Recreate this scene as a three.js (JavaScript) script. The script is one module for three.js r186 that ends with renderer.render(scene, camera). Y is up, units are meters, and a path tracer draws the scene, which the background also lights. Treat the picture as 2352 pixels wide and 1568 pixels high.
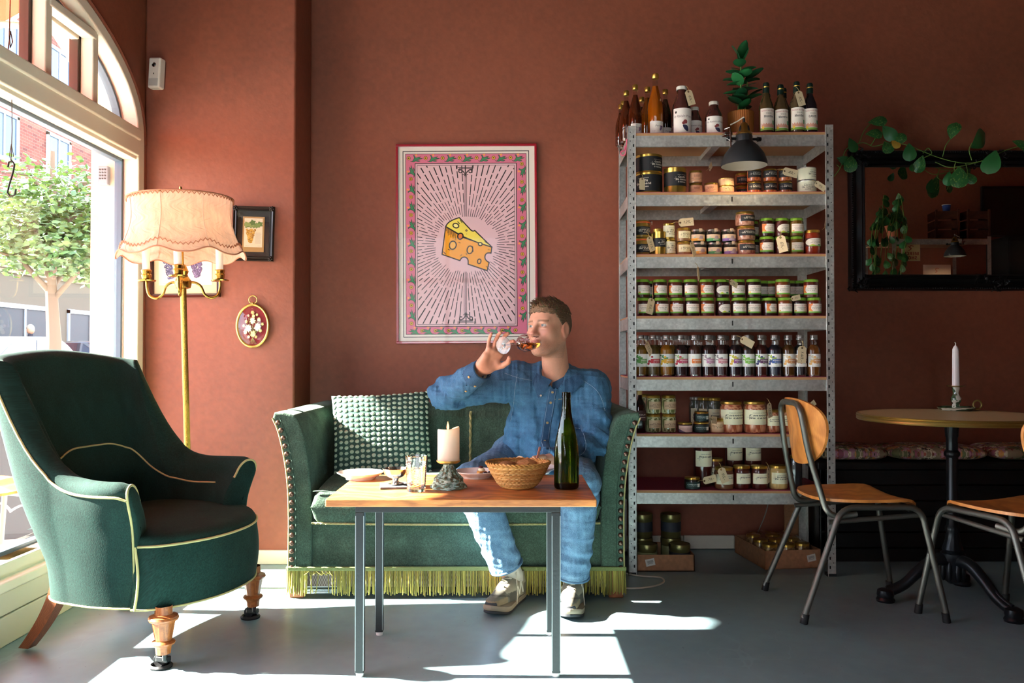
import * as THREE from 'three';
import { RoundedBoxGeometry } from 'three/addons/geometries/RoundedBoxGeometry.js';
import { mergeGeometries, mergeVertices, toCreasedNormals } from 'three/addons/utils/BufferGeometryUtils.js';

// ---------------------------------------------------------------- camera, sky, sun, exposure
const F = 1900, CAM_Y = 0.98, PITCH = Math.atan(31 / 1900);
const scene = new THREE.Scene();
const camera = new THREE.PerspectiveCamera(2 * Math.atan(784 / F) * 180 / Math.PI, 1.5, 0.05, 300);
camera.position.set(0, CAM_Y, 0);
camera.rotation.set(PITCH, 0, 0);
const renderer = new THREE.WebGLRenderer({ antialias: true });
renderer.toneMapping = THREE.LinearToneMapping;
renderer.toneMappingExposure = 1.68;
renderer.shadowMap.enabled = true;
const SUN_DIR = new THREE.Vector3(1, -0.58, 0.012).normalize();
// hazy bright sky with thin cloud
{
  const W = 512, H = 256, d = new Float32Array(W * H * 4), h = (x, y) => { const s = Math.sin(x * 127.1 + y * 311.7) * 43758.5453; return s - Math.floor(s); };
  const n = (x, y, p) => { const ix = Math.floor(x), iy = Math.floor(y), fx = x - ix, fy = y - iy, a = fx * fx * (3 - 2 * fx), b = fy * fy * (3 - 2 * fy), m = (k) => ((k % p) + p) % p; return (h(m(ix), iy) * (1 - a) + h(m(ix + 1), iy) * a) * (1 - b) + (h(m(ix), iy + 1) * (1 - a) + h(m(ix + 1), iy + 1) * a) * b; };
  for (let y = 0; y < H; y++) for (let x = 0; x < W; x++) {
    const up = (y + 0.5) / H * 2 - 1, t = Math.max(0, up), u = x / W; let c = 0, w = 0.5, f = 8; for (let i = 0; i < 4; i++) { c += w * n(u * f, (y / H) * f, f); w *= 0.5; f *= 2; }
    const k = 0.5 * Math.min(1, Math.max(0, (c - 0.38) * 3.2)), e = Math.pow(1 - t, 3), i = (y * W + x) * 4;
    d[i] = (0.42 + 0.45 * e) * (1 - k) + 1.05 * k; d[i + 1] = (0.60 + 0.36 * e) * (1 - k) + 1.05 * k; d[i + 2] = (0.92 + 0.14 * e) * (1 - k) + 1.06 * k; d[i + 3] = 1;
  }
  const t = new THREE.DataTexture(d, W, H, THREE.RGBAFormat, THREE.FloatType); t.mapping = THREE.EquirectangularReflectionMapping; t.magFilter = THREE.LinearFilter; t.needsUpdate = true;
  scene.background = t; scene.backgroundIntensity = 7;
}
const sun = new THREE.DirectionalLight(new THREE.Color(1.0, 0.95, 0.87), 75);
sun.name = 'sun';
sun.position.copy(SUN_DIR).multiplyScalar(-30).add(new THREE.Vector3(0, 0.8, -2.8)); sun.target.position.set(0, 0.8, -2.8);
sun.castShadow = true; sun.shadow.radius = 1.6; sun.shadow.mapSize.set(4096, 4096);
Object.assign(sun.shadow.camera, { left: -7, right: 7, top: 7, bottom: -7, near: 1, far: 60 });
scene.add(sun, sun.target);

// ---------------------------------------------------------------- helpers
const V = (x, y, z) => new THREE.Vector3(x, y, z);
const R = (d) => d * Math.PI / 180;
const lerp = THREE.MathUtils.lerp, clamp = THREE.MathUtils.clamp, sstep = THREE.MathUtils.smoothstep;
const cosP = Math.cos(PITCH), sinP = Math.sin(PITCH);
// a place in the room for a photo pixel at depth Z (metres in front of the camera)
function at(u, v, Z) {
  const a = (u - 1176) / F, b = (784 - v) / F;
  const dy = sinP + b * cosP, dz = -cosP + b * sinP, t = -Z / dz;
  return V(a * t, CAM_Y + dy * t, -Z);
}
function onFloor(u, v, y = 0) { const b = (784 - v) / F, dy = sinP + b * cosP, dz = -cosP + b * sinP, t = (y - CAM_Y) / dy; return V((u - 1176) / F * t, y, dz * t); }
let seed = 7;
const rnd = () => { seed = (seed * 1664525 + 1013904223) >>> 0; return seed / 4294967296; };
const rr = (a, b) => a + (b - a) * rnd();
const used = new Map();
function numbered(n) { const k = used.get(n) ?? 0; used.set(n, k + 1); return k ? n + '_' + String(k).padStart(3, '0') : n; }
function shadows(o) { o.castShadow = true; o.receiveShadow = true; return o; }
function mesh(name, geo, mat, parent) {
  if (Array.isArray(geo)) geo = merge(geo);
  const m = shadows(new THREE.Mesh(geo, mat)); m.name = parent === scene ? numbered(name) : name; parent?.add(m); return m;
}
function tag(o, label, category, group) { o.userData.label = label; o.userData.category = category; if (group) o.userData.group = group; return o; }
function thing(name, label, category, p = [0, 0, 0], turn = 0, group) {
  const o = new THREE.Group(); o.name = numbered(name); scene.add(o);
  Array.isArray(p) ? o.position.set(...p) : o.position.copy(p); o.rotation.y = turn;
  return tag(o, label, category, group);
}
function solo(name, geo, mat, label, category, group) { const m = mesh(name, geo, mat, scene); return tag(m, label, category, group); }
function struct(name, geo, mat, label) { const m = mesh(name, geo, mat, scene); m.userData.kind = 'structure'; if (label) m.userData.label = label; return m; }
function structGroup(name, label) { const g = new THREE.Group(); g.name = numbered(name); g.userData.kind = 'structure'; if (label) g.userData.label = label; scene.add(g); return g; }
function clean(g) { for (const k of Object.keys(g.attributes)) if (!['position', 'normal', 'uv', 'color'].includes(k)) g.deleteAttribute(k); return g; }
function merge(list) {
  const hasColor = list.some((g) => g.attributes.color);
  list = list.map((g) => {
    g = clean(g.index ? g.toNonIndexed() : g);
    if (!g.attributes.normal) g.computeVertexNormals();
    if (!g.attributes.uv) g.setAttribute('uv', new THREE.BufferAttribute(new Float32Array(g.attributes.position.count * 2), 2));
    if (hasColor && !g.attributes.color) g.setAttribute('color', new THREE.BufferAttribute(new Float32Array(g.attributes.position.count * 3).fill(1), 3));
    return g;
  });
  return list.length === 1 ? list[0] : mergeGeometries(list, false);
}
function move(g, x = 0, y = 0, z = 0, rx = 0, ry = 0, rz = 0) {
  if (rx || ry || rz) g.applyMatrix4(new THREE.Matrix4().makeRotationFromEuler(new THREE.Euler(rx, ry, rz)));
  return g.translate(x, y, z);
}
// uv in metres from the face's main direction
function metres(g, s = 1, grain = 0) {
  if (g.index) g = g.toNonIndexed();
  const p = g.attributes.position, n = g.attributes.normal, uv = new Float32Array(p.count * 2), a = V(), b = V(), c = V(), e = V(), f = V();
  for (let i = 0; i < p.count; i += 3) {
    a.fromBufferAttribute(p, i); b.fromBufferAttribute(p, i + 1); c.fromBufferAttribute(p, i + 2);
    e.subVectors(b, a); f.subVectors(c, a); e.cross(f); const ax = Math.abs(e.x), ay = Math.abs(e.y), az = Math.abs(e.z);
    [a, b, c].forEach((q, k) => {
      let u, v;
      if (ax >= ay && ax >= az) { u = q.z; v = q.y; } else if (ay >= az) { u = q.x; v = q.z; } else { u = q.x; v = q.y; }
      if (grain) [u, v] = [v, u];
      uv[(i + k) * 2] = u * s; uv[(i + k) * 2 + 1] = v * s;
    });
  }
  g.setAttribute('uv', new THREE.BufferAttribute(uv, 2)); return g;
}
// a box from corner to corner, edges rounded by r
function bx(x0, x1, y0, y1, z0, z1, r = 0, seg = 2) {
  const w = Math.abs(x1 - x0), h = Math.abs(y1 - y0), d = Math.abs(z1 - z0);
  const g = r ? new RoundedBoxGeometry(w, h, d, seg, Math.min(r, w / 2.01, h / 2.01, d / 2.01)) : new THREE.BoxGeometry(w, h, d);
  return metres(g.translate((x0 + x1) / 2, (y0 + y1) / 2, (z0 + z1) / 2));
}
const cyl = (r0, r1, h, y = 0, seg = 24) => new THREE.CylinderGeometry(r1, r0, h, seg).translate(0, y + h / 2, 0);
// lathe from [r, y, r, y, ...]
function lathe(a, seg = 28, a0 = 0, a1 = Math.PI * 2) { const p = []; for (let i = 0; i < a.length; i += 2) p.push(new THREE.Vector2(Math.max(a[i], 0), a[i + 1])); return creased(new THREE.LatheGeometry(p, seg, a0, a1 - a0), 0.7); }
function creased(g, ang = 0.6) { g = g.clone(); g.deleteAttribute('normal'); const n = toCreasedNormals(g.index ? g.toNonIndexed() : g, ang); return n; }
function tube(pts, r, seg = 24, rad = 8, closed = false) {
  const c = pts.isCurve ? pts : new THREE.CatmullRomCurve3(pts, closed, 'centripetal');
  return new THREE.TubeGeometry(c, seg, r, rad, closed);
}
// straight-run polyline tube with rounded bends
function bent(pts, r, bend = 0.04, rad = 10) {
  const path = new THREE.CurvePath();
  let prev = pts[0].clone();
  for (let i = 1; i < pts.length - 1; i++) {
    const a = pts[i].clone().sub(pts[i - 1]), b = pts[i + 1].clone().sub(pts[i]), k = Math.min(bend, a.length() * 0.48, b.length() * 0.48);
    const s = pts[i].clone().addScaledVector(a.normalize(), -k), e = pts[i].clone().addScaledVector(b.normalize(), k);
    path.add(new THREE.LineCurve3(prev, s)); path.add(new THREE.QuadraticBezierCurve3(s, pts[i].clone(), e)); prev = e;
  }
  path.add(new THREE.LineCurve3(prev, pts.at(-1).clone()));
  const out = [];
  for (const c of path.curves) { const n = c.isLineCurve3 ? 1 : 6; for (let i = out.length ? 1 : 0; i <= n; i++) out.push(c.getPoint(i / n)); }
  return sweep(out, r, rad);
}
// tube through given points exactly (r may be a function of t)
function sweep(pts, r, rad = 8, caps = true) {
  const n = pts.length, pos = [], idx = [], uv = [], T = [], N = V(), B = V();
  for (let i = 0; i < n; i++) T.push(pts[Math.min(i + 1, n - 1)].clone().sub(pts[Math.max(i - 1, 0)]).normalize());
  let nrm = Math.abs(T[0].y) < 0.9 ? V(0, 1, 0) : V(1, 0, 0), len = 0;
  nrm.addScaledVector(T[0], -nrm.dot(T[0])).normalize();
  for (let i = 0; i < n; i++) {
    nrm.addScaledVector(T[i], -nrm.dot(T[i])).normalize(); B.crossVectors(T[i], nrm);
    const q = typeof r === 'function' ? r(i / (n - 1)) : r; if (i) len += pts[i].distanceTo(pts[i - 1]);
    for (let k = 0; k <= rad; k++) { const a = k / rad * Math.PI * 2; N.copy(nrm).multiplyScalar(Math.cos(a) * q).addScaledVector(B, Math.sin(a) * q).add(pts[i]); pos.push(N.x, N.y, N.z); uv.push(k / rad, len); }
  }
  const w = rad + 1;
  for (let i = 0; i < n - 1; i++) for (let k = 0; k < rad; k++) { const a = i * w + k; idx.push(a, a + w, a + 1, a + 1, a + w, a + w + 1); }
  if (caps) for (const i of [0, n - 1]) { const c = pos.length / 3; pos.push(pts[i].x, pts[i].y, pts[i].z); uv.push(0, 0); for (let k = 0; k < rad; k++) i ? idx.push(c, i * w + k, i * w + k + 1) : idx.push(c, k + 1, k); }
  const g = new THREE.BufferGeometry(); g.setAttribute('position', new THREE.Float32BufferAttribute(pos, 3)); g.setAttribute('uv', new THREE.Float32BufferAttribute(uv, 2)); g.setIndex(idx);
  g.computeVertexNormals(); return g;
}
// grid surface from f(s, t) -> Vector3, s and t in 0..1
function grid(f, ns, nt, uvf) {
  const pos = [], uv = [], idx = [];
  for (let i = 0; i <= ns; i++) for (let j = 0; j <= nt; j++) { const p = f(i / ns, j / nt); pos.push(p.x, p.y, p.z); const q = uvf ? uvf(i / ns, j / nt, p) : [i / ns, j / nt]; uv.push(q[0], q[1]); }
  for (let i = 0; i < ns; i++) for (let j = 0; j < nt; j++) { const a = i * (nt + 1) + j, b = a + nt + 1; idx.push(a, b, a + 1, a + 1, b, b + 1); }
  const g = new THREE.BufferGeometry(); g.setAttribute('position', new THREE.Float32BufferAttribute(pos, 3)); g.setAttribute('uv', new THREE.Float32BufferAttribute(uv, 2)); g.setIndex(idx); g.computeVertexNormals(); return g;
}
// prism from a 2-D outline: extrude along z, bevelled
function prism(shape, depth, bevel = 0, seg = 2, curve = 12) {
  return new THREE.ExtrudeGeometry(shape, { depth: depth - 2 * bevel, bevelEnabled: bevel > 0, bevelSize: bevel, bevelThickness: bevel, bevelSegments: seg, bevelOffset: -bevel, curveSegments: curve }).translate(0, 0, bevel);
}
const shape = (a) => { const s = new THREE.Shape(); s.moveTo(a[0][0], a[0][1]); for (const p of a.slice(1)) p.length === 2 ? s.lineTo(...p) : p.length === 4 ? s.quadraticCurveTo(...p) : s.bezierCurveTo(...p); s.closePath(); return s; };
function clone(o, p, turn = 0, label, group) {
  const c = o.clone(); c.name = numbered(o.name.replace(/_\d{3}$/, '')); scene.add(c); c.position.copy(p); c.rotation.y = turn;
  c.userData = { ...o.userData, label: label ?? o.userData.label }; if (group) c.userData.group = group; return c;
}
// ---------------------------------------------------------------- noise and textures
const LAT = new Float32Array(65536); for (let i = 0; i < 65536; i++) LAT[i] = rnd();
const lat = (x, y, s) => LAT[((x * 374761393 + y * 668265263 + s * 2147483) >>> 0) % 65521];
function vnoise(x, y, per, s = 0) {
  const ix = Math.floor(x), iy = Math.floor(y), fx = x - ix, fy = y - iy, a = fx * fx * (3 - 2 * fx), b = fy * fy * (3 - 2 * fy), m = (k) => ((k % per) + per) % per;
  const x0 = m(ix), x1 = m(ix + 1), y0 = m(iy), y1 = m(iy + 1);
  return lerp(lerp(lat(x0, y0, s), lat(x1, y0, s), a), lerp(lat(x0, y1, s), lat(x1, y1, s), a), b);
}
function fbm(u, v, f, oct = 4, s = 0, gain = 0.5) { let a = 0, w = 1, t = 0; for (let i = 0; i < oct; i++) { a += w * vnoise(u * f, v * f, f, s + i * 7); t += w; w *= gain; f *= 2; } return a / t; }
function noise3(x, y, z) { return (vnoise(x, y + z * 17.3, 4096, 3) + vnoise(y, z + x * 13.7, 4096, 9) + vnoise(z, x + y * 11.1, 4096, 5)) / 3 - 0.5; }
function tex(size, fn, srgb = true, sizeY = size) {
  const d = new Uint8Array(size * sizeY * 4);
  for (let y = 0; y < sizeY; y++) for (let x = 0; x < size; x++) { let c = fn((x + 0.5) / size, (y + 0.5) / sizeY); if (typeof c === 'number') c = [c, c, c]; const i = (y * size + x) * 4; d[i] = clamp(c[0], 0, 255); d[i + 1] = clamp(c[1], 0, 255); d[i + 2] = clamp(c[2], 0, 255); d[i + 3] = 255; }
  const t = new THREE.DataTexture(d, size, sizeY); t.wrapS = t.wrapT = THREE.RepeatWrapping; t.magFilter = THREE.LinearFilter; t.minFilter = THREE.LinearMipmapLinearFilter; t.generateMipmaps = true; if (srgb) t.colorSpace = THREE.SRGBColorSpace; t.needsUpdate = true; return t;
}
const rep = (t, x, y = x) => { const c = t.clone(); c.repeat.set(x, y); c.needsUpdate = true; return c; };
function canvas(w, h, draw) { const c = document.createElement('canvas'); c.width = w; c.height = h; draw(c.getContext('2d'), w, h); const t = new THREE.CanvasTexture(c); t.colorSpace = THREE.SRGBColorSpace; t.magFilter = THREE.LinearFilter; return t; }
const std = (o) => new THREE.MeshStandardMaterial(o), phys = (o) => new THREE.MeshPhysicalMaterial(o);
const mix = (a, b, t) => a.map((x, i) => x + (b[i] - x) * t);
const sr = (r, g, b) => [r, g, b].map((c) => { c /= 255; return c <= 0.04045 ? c / 12.92 : ((c + 0.055) / 1.055) ** 2.4; });
const grey = (fn) => (u, v) => { const g = fn(u, v) * 255; return [g, g, g]; };

const T = {};
T.fine = tex(256, grey((u, v) => fbm(u, v, 32, 3, 11)), false);
T.coarse = tex(256, grey((u, v) => fbm(u, v, 4, 5, 21)), false);
T.wall = tex(1024, (u, v) => { const a = fbm(u, v, 3, 5, 1), b = fbm(u, v, 90, 2, 2), k = (a - 0.5) * 0.22 + (b - 0.5) * 0.10; const s = fbm(u, v, 200, 1, 4) > 0.985 && fbm(u, v, 13, 1, 6) > 0.8 ? 0.35 : 0; return [138 * (1 + k) + s * 60, 75 * (1 + k) + s * 90, 52 * (1 + k) + s * 90]; });
T.wallBump = tex(1024, grey((u, v) => 0.6 * fbm(u, v, 70, 3, 31) + 0.4 * fbm(u, v * 3, 10, 3, 33)), false);
T.floor = tex(1024, (u, v) => { const a = fbm(u, v, 4, 5, 41), b = fbm(u, v, 60, 2, 43), sp = vnoise(u * 220, v * 220, 220, 45) > 0.985 ? -0.28 : 0, sc = Math.abs(fbm(u, v, 7, 3, 48) - 0.5) < 0.0018 ? 0.05 : 0, k = (a - 0.5) * 0.2 + (b - 0.5) * 0.06 + sp + sc; return [124 * (1 + k), 150 * (1 + k), 154 * (1 + k)]; });
T.floorRough = tex(512, grey((u, v) => 0.34 + 0.22 * fbm(u, v, 8, 4, 51)), false);
T.velvet = tex(512, (u, v) => { const w = fbm(u, v, 128, 1, 61), p = fbm(u, v, 5, 4, 62), k = (w - 0.5) * 0.34 + (p - 0.5) * 0.26; return [24 * (1 + k), 46 * (1 + k), 40 * (1 + k)]; });
T.sofaVelvet = tex(512, (u, v) => { const w = fbm(u, v, 128, 1, 65), p = fbm(u, v, 6, 4, 66), k = (w - 0.5) * 0.34 + (p - 0.5) * 0.36; return [70 * (1 + k), 90 * (1 + k), 75 * (1 + k)]; });
T.denim = tex(512, (u, v) => { const tw = 0.5 + 0.5 * Math.sin((u + v) * 512 * Math.PI / 2.0), slub = fbm(u, v, 128, 2, 71), p = fbm(u, v, 5, 4, 72), k = (tw - 0.5) * 0.14 + (slub - 0.5) * 0.3 + (p - 0.5) * 0.3; return [62 * (1 + k * 1.3), 106 * (1 + k), 138 * (1 + k * 0.8)]; });
T.jeans = tex(512, (u, v) => { const slub = fbm(u, v, 128, 2, 74), p = fbm(u, v, 5, 4, 75), k = (slub - 0.5) * 0.5 + (p - 0.5) * 0.4; return [92 * (1 + k * 1.2), 128 * (1 + k), 156 * (1 + k * 0.8)]; });
const woodTex = (base, dark, f, s) => tex(1024, (u, v) => { const w = fbm(u, v, 3, 3, s) * 1.6, g = 0.5 + 0.5 * Math.sin((v * f + w * 3.0) * Math.PI * 2), fi = fbm(u * 0.12, v, 256, 2, s + 3), k = clamp(0.55 * g + 0.55 * fi - 0.1, 0, 1); return mix(base, dark, k * 0.75); });
T.table = woodTex([216, 134, 66], [124, 64, 24], 9, 81);
T.ply = woodTex([206, 132, 62], [150, 84, 34], 6, 85);
T.plyDark = woodTex([132, 78, 44], [86, 46, 24], 9, 88);
T.legWood = woodTex([170, 100, 50], [110, 58, 26], 5, 91);
T.galv = tex(512, (u, v) => { const a = fbm(u, v, 40, 3, 101), b = fbm(u, v, 5, 3, 103), k = (a - 0.5) * 0.22 + (b - 0.5) * 0.2; return [196 * (1 + k), 197 * (1 + k), 190 * (1 + k)]; });
T.galvRough = tex(256, grey((u, v) => 0.3 + 0.35 * fbm(u, v, 24, 3, 107)), false);
T.card = tex(256, (u, v) => { const k = (fbm(u, v, 40, 2, 111) - 0.5) * 0.2 + (fbm(u, v, 4, 3, 112) - 0.5) * 0.2; return [168 * (1 + k), 120 * (1 + k), 84 * (1 + k)]; });

const M = {
  wall: std({ map: rep(T.wall, 0.55), bumpMap: rep(T.wallBump, 0.8), bumpScale: 0.0013, roughness: 0.62 }),
  floor: phys({ map: rep(T.floor, 0.42), roughnessMap: rep(T.floorRough, 0.6), roughness: 1, bumpMap: rep(T.coarse, 1.3), bumpScale: 0.0006, clearcoat: 0.25, clearcoatRoughness: 0.22 }),
  ceiling: std({ color: 0x4a3a30, roughness: 0.9 }),
  cream: std({ color: 0xe6dcc6, roughness: 0.45, bumpMap: rep(T.coarse, 2), bumpScale: 0.0008 }),
  gasket: std({ color: 0x5a6a78, roughness: 0.5 }),
  sash: std({ color: 0x4a3a30, roughness: 0.5 }),
  white: std({ color: 0xe8e6e0, roughness: 0.4 }),
  baseboard: std({ color: 0xd8d2bc, roughness: 0.5, bumpMap: rep(T.coarse, 3), bumpScale: 0.001 }),
  stone: std({ map: rep(tex(512, (u, v) => { const k = (fbm(u, v, 8, 5, 121) - 0.5) * 0.3, pl = fbm(u, v, 5, 4, 125) > 0.63 ? 0.16 : 0; return [206 * (1 + k + pl), 190 * (1 + k + pl), 160 * (1 + k + pl)]; }), 1), bumpMap: rep(T.coarse, 2), bumpScale: 0.006, roughness: 0.9 }),
  glass: phys({ color: 0xffffff, roughness: 0, transmission: 1, thickness: 0, ior: 1.45 }),
  chrome: std({ color: 0xc8c8c4, metalness: 1, roughness: 0.18 }),
  steel: std({ color: 0x6b6a62, metalness: 0.85, roughness: 0.38, bumpMap: rep(T.fine, 6), bumpScale: 0.0003 }),
  black: std({ color: 0x0d0d0d, roughness: 0.45 }),
  rubber: std({ color: 0x151515, roughness: 0.7 }),
  brass: std({ color: 0xc09a4a, metalness: 1, roughness: 0.22 }),
  gold: std({ color: 0xd8b868, metalness: 1, roughness: 0.3 }),
  galv: std({ map: rep(T.galv, 3), roughnessMap: rep(T.galvRough, 3), roughness: 1, metalness: 0.8 }),
  card: std({ map: rep(T.card, 2), roughness: 0.85 }),
  leaf: phys({ color: 0x2f7a3c, roughness: 0.42, transmission: 0.25, thickness: 0 }),
  twine: std({ color: 0xb99a62, roughness: 0.9 }),
  wax: phys({ color: 0xf1e6d2, roughness: 0.45, transmission: 0.3, thickness: 0 }),
};
// ---------------------------------------------------------------- the room
const ZW = 4.21, ZP = 3.90, XL = -1.74, CEIL = 3.3;
struct('floor', metres(bx(-1.98, 6.2, -0.12, 0, -4.45, 2.8)), M.floor, 'grey blue painted floor');
struct('ceiling', metres(bx(-1.98, 6.2, CEIL, CEIL + 0.12, -4.45, 2.8)), M.ceiling, 'dark ceiling');
struct('wall_back', bx(-1.97, 6.2, 0, CEIL, -ZW, -ZW - 0.22), M.wall, 'red brown painted wall behind the sofa and shelf');
struct('wall_pilaster', bx(-1.74, -1.025, 0, CEIL, -ZP, -ZW + 0.001, 0.012, 2), M.wall, 'red brown projecting wall beside the window');
struct('wall_right', bx(6.0, 6.2, 0, CEIL, -ZW, 0.45), M.wall, 'red brown wall at the far end of the cafe');
struct('wall_front', bx(0.75, 6.0, 0, CEIL, 0.45, 0.65), M.wall, 'red brown wall seen in the mirror');
struct('wall_side', bx(0.75, 0.95, 0, CEIL, 0.65, 2.6), M.wall, 'red brown side wall');
{ // the end wall behind the viewer, with a shop window to the side street
  const e = shape([[-1.97, 0], [0.95, 0], [0.95, CEIL], [-1.97, CEIL]]); e.holes.push(new THREE.Path([[-1.62, 0.35], [-0.12, 0.35], [-0.12, 2.6], [-1.62, 2.6]].map(([x, y]) => new THREE.Vector2(x, y))));
  struct('wall_end', metres(new THREE.ExtrudeGeometry(e, { depth: 0.2, bevelEnabled: false }).translate(0, 0, 2.6)), M.wall, 'red brown end wall with a shop window');
  const w = structGroup('window_2', 'second shop window behind the viewer');
  for (const x of [-1.62, -0.89, -0.17]) mesh('frame_post', bx(x, x + 0.05, 0.35, 2.6, 2.64, 2.72, 0.006), M.cream, w); for (const y of [0.35, 1.95, 2.55]) mesh('frame_rail', bx(-1.62, -0.12, y, y + 0.05, 2.64, 2.72, 0.006), M.cream, w);
  mesh('pane', new THREE.PlaneGeometry(1.46, 2.2).translate(-0.87, 1.475, 2.68), M.glass, w);
}
// the window wall: two arched openings
const WINS = [[1.10, 3.88]];
function archShape(z0, z1, y0, spring, rise, inset = 0) {
  const s = new THREE.Shape(), a = z0 + inset, b = z1 - inset, c = (a + b) / 2, h = (b - a) / 2;
  s.moveTo(a, y0 + inset); s.lineTo(b, y0 + inset); s.lineTo(b, spring);
  for (let i = 1; i < 40; i++) { const t = i / 40 * Math.PI; s.lineTo(c + h * Math.cos(t), spring + (rise - inset) * Math.pow(Math.sin(t), 0.85)); }
  s.lineTo(a, spring); s.closePath(); return s;
}
const SPRING = 1.97, RISE = 0.56, SILL = 0.21;
function wallLeaf(x0, x1, inset) {
  const s = shape([[-2.8, 0], [4.45, 0], [4.45, CEIL], [-2.8, CEIL]]);
  for (const [a, b] of WINS) s.holes.push(archShape(a, b, SILL, SPRING, RISE, inset));
  return metres(new THREE.ExtrudeGeometry(s, { depth: x1 - x0, bevelEnabled: false }).rotateY(Math.PI / 2).translate(x0, 0, 0));
}
struct('wall_left', wallLeaf(-1.86, XL, 0), M.wall, 'red brown window wall with arched openings');
struct('wall_facade', wallLeaf(-1.975, -1.86, 0.012), M.stone, 'beige peeling plaster facade around the window');
WINS.forEach(([z0, z1], wi) => {
  const w = structGroup('window_' + (wi + 1), wi ? 'second arched shop window' : 'large arched shop window with cream frame and transom lights');
  const ring = archShape(z0, z1, SILL, SPRING, RISE, 0.003); ring.holes.push(archShape(z0, z1, SILL, SPRING, RISE, 0.062));
  const ex = (s, x0, x1, b = 0.006) => prism(s, x1 - x0, b, 2).rotateY(Math.PI / 2).translate(x0, 0, 0).scale(1, 1, 1);
  const flip = (g) => g; // shapes are drawn in (depth, height); turning by 90 degrees maps depth to -z
  mesh('frame', flip(ex(ring, -1.80, -1.728)), M.cream, w);
  const r2 = archShape(z0, z1, SILL, SPRING, RISE, 0.058); r2.holes.push(archShape(z0, z1, SILL, SPRING, RISE, 0.076));
  mesh('gasket', ex(r2, -1.835, -1.80, 0.002), M.gasket, w);
  // transom
  mesh('transom', [bx(-1.83, -1.725, 1.90, 2.02, -z1 + 0.06, -z0 - 0.06, 0.008), bx(-1.845, -1.715, 1.972, 2.024, -z1 + 0.06, -z0 - 0.06, 0.008), bx(-1.80, -1.74, 1.885, 1.905, -z1 + 0.06, -z0 - 0.06, 0.004)], M.cream, w);
  mesh('transom_gasket', bx(-1.835, -1.80, 1.872, 1.892, -z1 + 0.06, -z0 - 0.06, 0.003), M.gasket, w);
  // upper lights: two pairs of mullions around an opening sash, and its top rail
  const arch = (z) => { const c = (z0 + z1) / 2, h = (z1 - z0) / 2 - 0.06, q = (z - c) / h; return SPRING + (RISE - 0.06) * Math.pow(Math.max(0, 1 - q * q), 0.425); };
  const mz = [z1 - 0.43, z1 - 0.78, z0 + 0.78, z0 + 0.43];
  for (const z of mz) { mesh('mullion', bx(-1.80, -1.745, 2.02, arch(z) + 0.01, -z - 0.022, -z + 0.022, 0.006), M.cream, w); mesh('sash_stile', bx(-1.84, -1.80, 2.02, arch(z), -z - 0.036, -z + 0.036, 0.004), M.sash, w); }
  for (const [a, b] of [[mz[1], mz[0]], [mz[3], mz[2]]]) { const z = [Math.min(a, b), Math.max(a, b)]; mesh('sash_rail', [bx(-1.795, -1.74, 2.30, 2.335, -z[1], -z[0], 0.006), bx(-1.835, -1.80, 2.29, 2.345, -z[1], -z[0], 0.004)], M.cream, w); }
  // glass
  const gl = archShape(z0, z1, SILL, SPRING, RISE, 0.066);
  const pane = new THREE.ShapeGeometry(gl, 24).rotateY(Math.PI / 2).translate(-1.822, 0, 0);
  mesh('pane', pane, M.glass, w);
  // sill and the panelled foot of the window
  mesh('sill', [bx(-1.86, -1.69, 0.185, 0.222, -z1 + 0.03, -z0 - 0.03, 0.008), bx(-1.80, -1.735, 0.222, 0.272, -z1 + 0.06, -z0 - 0.06, 0.006)], M.cream, w);
  mesh('apron_board', bx(-1.742, -1.705, 0.105, 0.182, -z1 + 0.01, -z0 - 0.01, 0.005), M.baseboard, w);
  mesh('apron_board', bx(-1.742, -1.705, 0.0, 0.101, -z1 + 0.01, -z0 - 0.01, 0.005), M.baseboard, w);
});
{ // painted bead around the first arch
  const [z0, z1] = WINS[0], pts = [], c = (z0 + z1) / 2, h = (z1 - z0) / 2 + 0.012;
  for (let i = 0; i <= 40; i++) { const t = i / 40 * Math.PI; pts.push(V(XL + 0.002, SPRING + (RISE + 0.012) * Math.pow(Math.sin(t), 0.85), -(c + h * Math.cos(t)))); }
  struct('trim_1', sweep(pts, 0.012, 8), M.wall, 'red brown bead along the window arch');
  struct('trim_2', bx(XL - 0.001, XL + 0.012, 0, SPRING, -ZP + 0.001, -z1 + 0.001, 0.004), M.wall, 'red brown strip beside the window frame');
}
struct('baseboard_back', bx(-1.02, 5.99, 0, 0.066, -ZW, -ZW + 0.016, 0.005), M.baseboard, 'cream baseboard under the brown wall');
struct('baseboard_pilaster', bx(-1.70, -1.009, 0, 0.066, -ZP - 0.01, -ZP + 0.016, 0.005), M.baseboard, 'cream baseboard of the projecting wall');
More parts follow.
